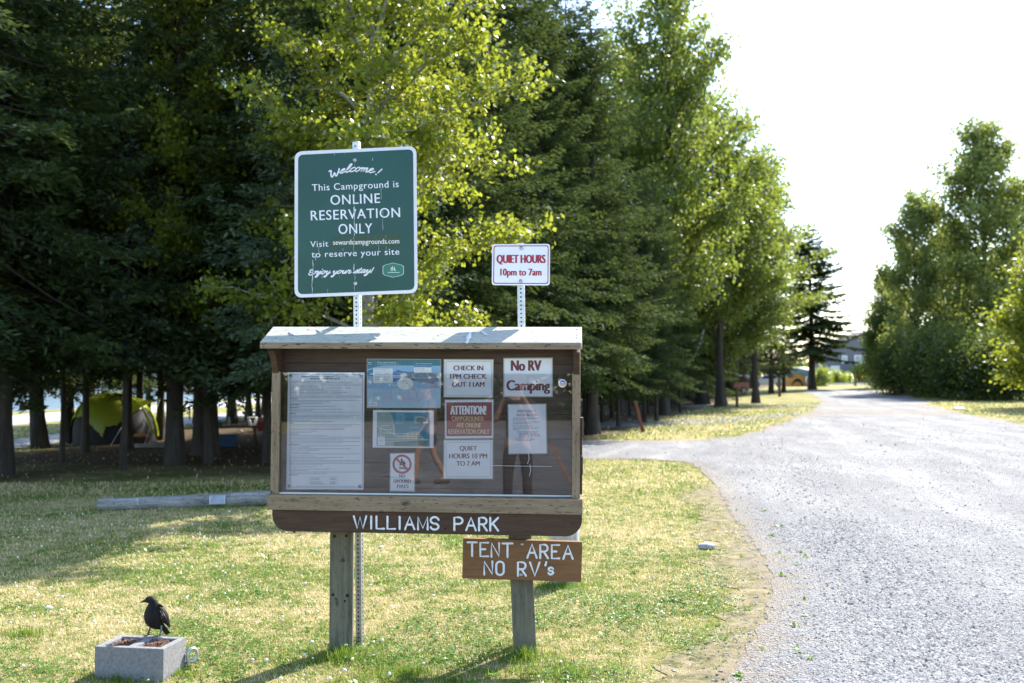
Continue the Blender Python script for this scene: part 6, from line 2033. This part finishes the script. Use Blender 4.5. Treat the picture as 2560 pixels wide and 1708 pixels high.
far_car(1654, 976, 40, R(-20), m_redcar, 'small red car far off between slim spruce stems', 'car', False)
# white van with an orange stripe, seen past the tall spruce
q = G(1512, 975); k = q.y / F
vr = empty('camper_van', q, (0, 0, R(5)), 'white camper van with orange-red stripe, right of the tall mottled spruce', 'van', 'vehicles parked beyond the trees')
mb = MB(); mb.box(-17 * k, 17 * k, 0, 20 * k, 5 * k, 36 * k, m_whitecar); mb.build('body', vr, bevel=2 * k)
mb = MB(); mb.box(-17.2 * k, 17.2 * k, -.25 * k, 20 * k, 17 * k, 21 * k, simple('orange_stripe', (.5, .07, .02), .4, var=.05)); mb.build('stripe', vr)
for a_, b_ in ((-14, -4), (-1, 13)):
    mb = MB(); mb.box(a_ * k, b_ * k, -.3 * k, .2 * k, 23 * k, 31 * k, m_glassd); mb.build('window', vr)
for a_ in (-10, 10):
    mb = MB(); mb.lathe([(0, -1.5 * k), (4.5 * k, -1.5 * k), (4.5 * k, 1.5 * k), (0, 1.5 * k)], m_tyre, (a_ * k, 1.3 * k, 4.5 * k), 14, Matrix.Rotation(R(90), 3, 'X')); mb.build('wheel', vr)
# dome tents
def dome(name, px, py, wpx, hpx, low, high, label, split=.5, depth=.8, door=True):
    q = G(px, py); k = q.y / F
    root = empty(name, q, (0, 0, 0), label, 'tent', 'dome tents further off')
    def shell(t0, t1, s, wave=0):
        V, Fc = [], []; nu = 40; nv = 8
        for j in range(nv + 1):
            for i in range(nu):
                ph = 2 * math.pi * i / nu
                tt = t0 + (t1 - t0) * j / nv
                if j == nv and wave: tt += wave * math.sin(ph * 4 + .7)
                th = math.pi / 2 * tt
                V.append((wpx * k / 2 * s * math.sin(th) ** .8 * math.cos(ph), wpx * k / 2 * depth * s * math.sin(th) ** .8 * math.sin(ph), hpx * k * s * math.cos(th)))
        for j in range(nv):
            for i in range(nu): Fc.append((j * nu + i, (j + 1) * nu + i, (j + 1) * nu + (i + 1) % nu, j * nu + (i + 1) % nu))
        return V, Fc
    mb = MB(); mb.add(*shell(0.02, 1, 1), low, True); mb.build('tent_body', root)
    mb = MB(); mb.add(*shell(0.0, split, 1.03, .07), high, True); mb.build('rainfly', root)
    if door:
        for c_ in (-.22, .28):
            mb = MB(); n = 12
            pts = [(wpx * k * (c_ + .15 * math.cos(a)), 0, hpx * k * .42 * max(0, math.sin(a))) for a in np.linspace(0, math.pi, n)]
            pts = [(x, -wpx * k / 2 * depth * math.sqrt(max(.02, 1 - (2 * x / (wpx * k)) ** 2)) * (1 - .10 * z / (hpx * k)) * 1.01 - .02, z) for x, _, z in pts]
            mb.add(pts, [list(range(n))[::-1]], m_inner); mb.build('door', root)
    return root, k
m_otent = simple('orange_tent_cloth', (.44, .20, .03), .7, var=.08); m_gtent = simple('grey_green_tarp', (.13, .17, .14), .5, var=.15, scale=2); m_btent = simple('brown_tarp', (.16, .11, .09), .8, var=.12)
root, k = dome('orange_tent', 2004, 966, 84, 47, m_otent, m_gtent, 'orange dome tent under a grey-green tarp at the end of the road', .62)
mb = MB(); mb.tube([(2 * k, -36 * k, 24 * k), (0, -37 * k, 14 * k), (4 * k, -37 * k, 4 * k)], 2.2 * k, m_wht, 6, (Vector((0, 1, 0)), .3)); mb.build('hanging_strap', root)
mb = MB(); mb.prism([(30 * k, -8 * k, 0), (56 * k, -14 * k, 0), (34 * k, -8 * k, 28 * k)], (0, 18 * k, 0), m_btent); mb.build('vestibule', root)
o = empty('red_box', root.location + Vector((-8 * k, 0, 47 * k)), (0, 0, .2), 'red storage box showing above the orange tent', 'box')
o.location = G(1995, 962) + Vector((0, 40 * k, 0))
mb = MB(); mb.box(-9 * k, 9 * k, -5 * k, 5 * k, 0, 50 * k, m_redp); mb.build('box', o, bevel=.1); mb = MB(); mb.box(-9.6 * k, 9.6 * k, -5.5 * k, 5.5 * k, 50 * k, 52 * k, m_redp); mb.build('lid', o, bevel=.05)
dome('grey_tent', 1517, 992, 36, 34, m_gtent, m_gtent, 'grey-green dome tent in the shade behind the leaning red post', .6, .9, False)
# white trailer behind the red wagon
q = G(1858, 962); k = q.y / F
vr = empty('white_trailer', q, (0, 0, 0), 'white trailer with a blue tank, above the red wagon', 'trailer')
mb = MB(); mb.box(-22 * k, 22 * k, 0, 25 * k, 8 * k, 62 * k, m_whitecar); mb.build('body', vr, bevel=3 * k)
mb = MB(); mb.box(-14 * k, -4 * k, -.5 * k, .5 * k, 38 * k, 52 * k, m_glassd); mb.build('window', vr)
mb = MB(); mb.box(-8 * k, 4 * k, -8 * k, -1 * k, 26 * k, 36 * k, simple('blue_tank', (.01, .12, .45), .4, var=.05)); mb.build('tank', vr, bevel=1.5 * k)
for a_ in (-9, 9):
    mb = MB(); mb.lathe([(0, -2 * k), (6 * k, -2 * k), (6 * k, 2 * k), (0, 2 * k)], m_tyre, (a_ * k, 2.2 * k, 6 * k), 14, Matrix.Rotation(R(90), 3, 'X')); mb.build('wheel', vr)

# --- grey-blue house
m_wall, nt, out = newmat('grey_blue_siding')
v = coords(nt); z = N(nt, 'ShaderNodeSeparateXYZ', Vector=v).outputs[2]
fr_ = math_(nt, 'FRACT', math_(nt, 'MULTIPLY', z, 3.2))
c = mixc(nt, ramp(nt, fr_, [(0, (0, 0, 0)), (.1, (1, 1, 1))]), (.07, .075, .10), (.15, .16, .205))
p = N(nt, 'ShaderNodeBsdfPrincipled', Base_Color=c, Roughness=.8); nt.links.new(p.outputs[0], out.inputs[0])
m_roof2 = simple('dark_shingle', (.05, .05, .055), .9, var=.2, scale=4); m_wtrim = simple('white_trim', (.75, .76, .80), .5, var=.03, bump=0)
q = G(2165, 957.5); k = q.y / F
hr = empty('grey_house', q, (0, 0, R(4)), 'grey-blue gabled house with white-trimmed windows behind the shrubs', 'house')
hx = lambda px: (px - 2165) * k; hz = lambda py: (957.5 - py) * k
mb = MB(); mb.prism([(hx(2062), 0, 0), (hx(2268), 0, 0), (hx(2268), 0, hz(866)), (hx(2175), 0, hz(836)), (hx(2062), 0, hz(872))], (0, 90 * k, 0), m_wall); mb.build('wall', hr)
mb = MB()
for s0, s1 in (((2052, 879), (2175, 832)), ((2278, 873), (2175, 832))):
    a_, b_ = Vector((hx(s0[0]), -4 * k, hz(s0[1]))), Vector((hx(s1[0]), -4 * k, hz(s1[1])))
    P_ = [a_, b_, b_ + Vector((0, 0, 5 * k)), a_ + Vector((0, 0, 5 * k))]
    if s0[0] > s1[0]: P_ = P_[::-1]
    mb.prism(P_, (0, 98 * k, 0), m_roof2)
mb.build('roof', hr)
for (a_, b_, c_, d_) in ((2136, 2168, 888, 912), (2104, 2118, 889, 908), (2200, 2225, 888, 910)):
    mb = MB(); mb.box(hx(a_), hx(b_), -1.2 * k, .2 * k, hz(d_), hz(c_), m_wtrim); w = mb.build('window', hr)
    mb = MB(); m_ = (a_ + b_) / 2
    for x0, x1 in ((a_ + 2.5, m_ - 1), (m_ + 1, b_ - 2.5)): mb.box(hx(x0), hx(x1), -1.5 * k, -1.1 * k, hz(d_ - 2.5), hz(c_ + 2.5), m_lightg)
    mb.build('pane', w)
mb = MB(); mb.box(hx(2075), hx(2098), -1.2 * k, .2 * k, 0, hz(914), m_wtrim); dr = mb.build('door', hr)
mb = MB(); mb.ball((hx(2095), -1.8 * k, hz(936)), .8 * k, m_steel, 8, 6); mb.build('handle', dr)

# --- white rail with brown posts
q = G(2140, 965); k = q.y / F
fr = empty('rail_fence', q, (0, 0, R(6)), 'low white rail on two brown posts across the end of the road', 'fence')
mb = MB(); mb.box(-70 * k, 78 * k, -1 * k, 1 * k, 4 * k, 7.5 * k, m_wtrim); mb.build('rail', fr)
for x, h in ((-3, 30), (33, 21)):
    mb = MB(); mb.box((x - 2.4) * k, (x + 2.4) * k, -5 * k, -1.2 * k, -.1, h * k, m_brpost); pp_ = mb.build('post', fr, bevel=.4 * k)
    if x > 0:
        mb = MB(); mb.box((x - 9) * k, (x + 9) * k, -5.5 * k, -.8 * k, h * k + .01, (h + 3) * k, m_brpost); mb.build('cap', pp_)
# flower heads by the fence
for px, py, c_, lab in ((2156, 943, (.55, .16, .02), 'orange flower head above the white rail'), (2186, 938, (.5, .08, .30), 'pink flower head right of the orange one')):
    q = G(px, 963); k = q.y / F
    o = empty('flower', q, (0, 0, 0), lab, 'flower')
    mb = MB(); mb.tube([(0, 0, 0), (0, 0, (963 - py) * k)], .5 * k, m_clover, 5); mb.build('stem', o)
    mb = MB()
    for i in range(7): mb.ball((1.6 * k * math.cos(i * .9), -1 * k, (963 - py) * k + 1.6 * k * math.sin(i * .9)), 1.5 * k, simple('petal_' + lab[:4], c_, .7, var=.1, bump=0) if i == 0 else mb.mats[0], 8, 6)
    mb.build('petals', o)

# --- pale dead branches hanging at the grove's edge
m_deadw = simple('bleached_branch', (.36, .34, .31), .9, var=.2, scale=30)
for P_, lab in ((((1674, 908), (1683, 880), (1697, 838), (1702, 820)), 'pale dead branch hanging nearest the kiosk, steepest of three'), (((1690, 902), (1703, 882), (1722, 856), (1748, 845)), 'crooked pale dead branch, middle one of three'),
                (((1728, 905), (1742, 880), (1754, 846), (1760, 822)), 'forked-looking pale dead branch, third from the kiosk')):
    Yb = 52.0
    L_ = [AT(a, b_, Yb) for a, b_ in P_]
    o = empty('dead_branch', L_[-1], (0, 0, 0), lab, 'branch', 'pale dead branches')
    mb = MB(); mb.tube([q - L_[-1] for q in L_], [.022, .035, .045, .03], m_deadw, 6); mb.build('branch', o)

# --- boat on the bay
q = AT(240, 985, 230.0); q.z = -1.45; k = 230 / F
br_ = empty('motor_boat', q, (0, 0, R(8)), 'white cabin boat out on the bay above the tent', 'boat')
mb = MB(); mb.prism([(-14 * k, -3 * k, 0), (13 * k, -3 * k, 0), (16 * k, -3 * k, 6 * k), (-19 * k, -3 * k, 5.5 * k)], (0, 7 * k, 0), m_whitecar); mb.build('hull', br_, bevel=.2)
mb = MB(); mb.prism([(-9 * k, -2 * k, 6.01 * k), (12 * k, -2 * k, 6.01 * k), (10 * k, -2 * k, 12 * k), (-5 * k, -2 * k, 12 * k)], (0, 5 * k, 0), m_wtrim); cb = mb.build('cabin', br_, bevel=.15)
mb = MB(); mb.box(-6 * k, 9 * k, -2.2 * k, -2.05 * k, 8 * k, 10.5 * k, m_glassd); mb.build('window', cb)
# --- dark rock at the water's edge
q = G(58, 1029); stone('shore_rock', (q.x, q.y, q.z + .25), (.22, .2, .35), 'small dark rock standing at the water\'s edge at far left', m_dark, 'rock', 2.0)

# --- unseen foliage row added far behind the camera to darken the pane's top reflection
rg = np.random.default_rng(78)
C = np.stack([rg.uniform(-60, 40, 26000), rg.uniform(-62, -55, 26000), np.abs(rg.normal(0, 2.6, 26000)) + .1], 1); n = len(C)
Q = cards(C, unit(rg.normal(0, 1, (n, 3))), unit(rg.normal(0, 1, (n, 3))), np.full(n, .55), np.full(n, .45))
hd = link_mesh('added_hedge', quads('added_hedge', Q), m_thick)
tag(hd, 'unseen dark foliage added to darken the reflection along the top of the kiosk pane', 'added_hedge', kind='stuff')

# --- distant wood that closes the view behind the house
rg = np.random.default_rng(77)
P_ = []
for i in range(120):
    X = rg.uniform(20, 190); Y = rg.uniform(255, 300); h = rg.uniform(5, 11) * (1.3 if X > 120 else 1)
    m_ = 230
    c = rg.normal(0, 1, (m_, 3)); c = unit(c) * (rg.random((m_, 1)) ** .4)
    P_.append(np.array([X, Y, .35 + h * .45]) + c * np.array([3.2, 3.2, h * .55]))
C = np.concatenate(P_); n = len(C)
C[:, 2] = np.maximum(C[:, 2], .5)
Q = cards(C, unit(rg.normal(0, 1, (n, 3))), unit(rg.normal(0, 1, (n, 3))), np.full(n, 1.1), np.full(n, .9))
fw_ = link_mesh('far_woods', quads('far_woods', Q), m_leafd)
tag(fw_, 'far-off wood closing the view behind the house', 'woods', kind='stuff')
# ================================================================ two people behind the photographer's place: seen only mirrored in the pane
m_skin = simple('skin', (.42, .24, .16), .55, var=.08, scale=20, bump=.05)
m_cloth_d = simple('dark_clothes', (.045, .035, .035), .9, var=.2, scale=30)
m_cloth_b = simple('brown_shirt', (.13, .075, .055), .9, var=.2, scale=30)
m_hair = simple('brown_hair', (.05, .03, .02), .6, var=.3, scale=80)
m_shoe = simple('white_shoes', (.55, .53, .50), .6, var=.1)
m_shoeb = simple('brown_shoes', (.09, .055, .035), .6, var=.1)
m_strap = simple('orange_strap', (.55, .16, .02), .6, var=.05)

def skin_mesh(name, joints, bones, mat, parent, sub=2, root=0):
    """one continuous surface grown round a skeleton: joints (x, y, z, r)"""
    me = bpy.data.meshes.new(name)
    me.from_pydata([j[:3] for j in joints], bones, [])
    o = bpy.data.objects.new(name, me); col.objects.link(o)
    me.materials.append(mat)
    o.parent = parent
    o.modifiers.new('skin', 'SKIN')
    lay = me.skin_vertices[0].data if len(me.skin_vertices) else None
    if lay is None:
        bm = bmesh.new(); bm.from_mesh(me); bm.verts.layers.skin.verify(); bm.to_mesh(me); bm.free()
        lay = me.skin_vertices[0].data
    for i, j in enumerate(joints):
        r_ = j[3]; lay[i].radius = (r_, r_) if not hasattr(r_, '__len__') else r_
        lay[i].use_root = (i == root)
    s_ = o.modifiers.new('sub', 'SUBSURF'); s_.levels = sub; s_.render_levels = sub
    o.modifiers['skin'].use_smooth_shade = True
    return o

def person(loc, rz, label, legs, arms, trousers_to, mt_shirt, mt_trous, mt_shoe, sleeve=True, name='person'):
    """about 1.72 m; faces +y before rotation. legs: per side (hip, knee, ankle, toe) ; arms: per side (shoulder, elbow, wrist)"""
    root = empty(name, loc, (0, 0, rz), label, 'person')
    J = [(0, 0, .95, .145), (0, 0, 1.10, .125), (0, .01, 1.30, .15), (0, 0, 1.43, .10), (0, .01, 1.50, .055), (0, .03, 1.58, .085), (0, .03, 1.67, .092), (0, .03, 1.74, .05)]
    B = [(i, i + 1) for i in range(7)]
    for L in legs:
        k = len(J); J += [(*L[0], .085), (*[(a + b) / 2 for a, b in zip(L[0], L[1])], .075), (*L[1], .055), (*[(a * .6 + b * .4) for a, b in zip(L[1], L[2])], .053), (*L[2], .036), (*L[3], .032)]
        B += [(0, k)] + [(k + i, k + i + 1) for i in range(5)]
    hands = []
    for A in arms:
        k = len(J); J += [(*A[0], .06), (*A[1], .042), (*A[2], .028)]
        B += [(3, k), (k, k + 1), (k + 1, k + 2)]
        w = Vector(A[2]); d = (w - Vector(A[1])).normalized()
        s = 1 if A[0][0] > 0 else -1
        palm = w + d * .07
        J.append((*palm, .028)); kp = len(J) - 1; B.append((k + 2, kp))
        side = d.cross(Vector((0, 0, 1))).normalized() if abs(d.z) < .9 else Vector((1, 0, 0))
        for f in range(4):
            b0 = palm + d * .02 + side * ((f - 1.5) * .019)
            b1 = b0 + d * (.035 + .004 * (1 - abs(f - 1.5))); b2 = b1 + d * .022 + Vector((0, 0, -.02)); 
            m0 = len(J); J += [(*b0, .009), (*b1, .0085), (*b2, .007)]; B += [(kp, m0), (m0, m0 + 1), (m0 + 1, m0 + 2)]
        t0 = palm - side * .03 * s; t1 = t0 + d * .03 - side * .012 * s
        m0 = len(J); J += [(*t0, .010), (*t1, .008)]; B += [(kp, m0), (m0, m0 + 1)]
    skin_mesh('body', J, B, m_skin, root)
    # face
    mb = MB()
    mb.tube([(0, .115, 1.645), (0, .140, 1.61), (0, .118, 1.60)], [.010, .016, .010], m_skin, 7, None, 'round'); mb.build('nose', root)
    for s in (-1, 1):
        mb = MB(); mb.ball((s * .034, .108, 1.645), .011, m_eye, 10, 7); mb.build('eye', root)
        mb = MB(); mb.ball((s * .092, .03, 1.63), (.014, .026, .034), m_skin, 8, 6); mb.build('ear', root)
    mb = MB(); mb.tube([(-.026, .108, 1.565), (0, .114, 1.562), (.026, .108, 1.565)], [.005, .008, .005], m_rose, 6, None, 'round'); mb.build('mouth', root)
    mb = MB(); mb.ball((0, .005, 1.685), (.105, .108, .095), m_hair, 16, 10); mb.ball((0, -.05, 1.62), (.09, .07, .10), m_hair, 14, 8); mb.build('hair', root)
    # clothes a little outside the body
    J2 = [(0, 0, .93, .16), (0, 0, 1.10, .142), (0, .01, 1.30, .165), (0, 0, 1.44, .10)]
    B2 = [(0, 1), (1, 2), (2, 3)]
    for A in arms:
        e = [a + (b - a) * (.95 if sleeve else .55) for a, b in zip(A[0], A[1])]
        k = len(J2); J2 += [(*A[0], .075), (*e, .056)]; B2 += [(3, k), (k, k + 1)]
    skin_mesh('shirt', J2, B2, mt_shirt, root)
    J3 = [(0, 0, 1.0, .155), (0, 0, .92, .16)]; B3 = [(0, 1)]
    for L in legs:
        p = [Vector(q) for q in L]
        k = len(J3)
        if trousers_to > .5:
            J3 += [(*p[0], .10), (*p[0].lerp(p[1], trousers_to), .085)]; B3 += [(1, k), (k, k + 1)]
        else:
            e = p[1].lerp(p[2], .78)
            J3 += [(*p[0], .098), (*p[1], .066), (*p[1].lerp(p[2], .4), .062), (*e, .047)]; B3 += [(1, k), (k, k + 1), (k + 1, k + 2), (k + 2, k + 3)]
    skin_mesh('trousers', J3, B3, mt_trous, root)
    for L in legs:
        a, t = Vector(L[2]), Vector(L[3])
        mb = MB(); d = (t - a); d.z = 0; d.normalize()
        c0 = Vector((a.x, a.y, .038)) - d * .05; c1 = Vector((a.x, a.y, .05)) + d * .05; c2 = Vector((a.x, a.y, .032)) + d * .17
        mb.tube([c0, c1, c2], [.040, .048, .034], mt_shoe, 10, None, 'round'); mb.build('shoe', root)
    return root

gyaw = R(KT - 2.1)
nrm = Vector((-math.sin(gyaw), -math.cos(gyaw), 0)); gp0 = KM @ Vector((.05, -.046, 1.3))
def mirrored(px, dist):
    v_ = Vector(((px - 1280) / F * dist, dist, 0))
    return v_ - nrm * (2 * (v_ - Vector((gp0.x, gp0.y, 0))).dot(nrm))
q = mirrored(1292, 12.1)
person((q.x, q.y, 0.012), R(4), 'person in dark clothes and white shoes holding up a camera, mirrored in the pane',
       [((-.10, 0, .90), (-.12, .02, .50), (-.13, -.01, .09), (-.14, .13, .035)), ((.10, 0, .90), (.12, .03, .50), (.12, -.01, .09), (.14, .13, .035))],
       [((-.19, 0, 1.41), (-.27, .10, 1.20), (-.10, .24, 1.50)), ((.19, 0, 1.41), (.27, .10, 1.20), (.10, .24, 1.50))], .2, m_cloth_d, m_cloth_d, m_shoe)
camo = empty('photo_camera', (q.x - .01, q.y + .30, 1.60), (0, 0, R(4)), 'black photo camera held to the face of the mirrored person', 'camera')
mb = MB(); mb.box(-.07, .07, -.03, .03, -.045, .045, m_inner); mb.box(-.03, .03, -.025, .025, .0455, .07, m_inner); mb.build('camera_body', camo, bevel=.008)
mb = MB(); mb.lathe([(.036, 0), (.038, .05), (.034, .07), (.0, .066)], m_inner, (0, .03, -.003), 20, Matrix.Rotation(R(-90), 3, 'X')); mb.build('lens', camo)
o = empty('orange_leash', (q.x + .05, q.y + .2, 0), (0, 0, 0), 'orange leash hanging from the mirrored photographer to the ground', 'leash')
mb = MB(); mb.tube([(.0, 0, 1.42), (.06, .05, 1.30), (.16, .1, 1.05), (.30, .1, .88), (.38, .12, .95), (.55, .15, .60), (.75, .2, .25), (.95, .25, .03)], .010, m_strap, 6); mb.build('cord', o)
q = mirrored(1072, 17.6)
person((q.x, q.y, 0.012), R(65), 'person in brown shirt and shorts walking, mirrored beside the no-fires notice',
       [((-.09, 0, .90), (-.10, .20, .52), (-.10, .22, .10), (-.10, .36, .045)), ((.09, 0, .90), (.10, -.06, .50), (.10, -.26, .14), (.10, -.14, .04))],
       [((-.19, 0, 1.41), (-.24, -.08, 1.14), (-.24, .06, .92)), ((.19, 0, 1.41), (.24, .06, 1.14), (.23, .22, .94))], .7, m_cloth_b, m_cloth_d, m_shoeb, False)
print('objects', len(scene.objects))
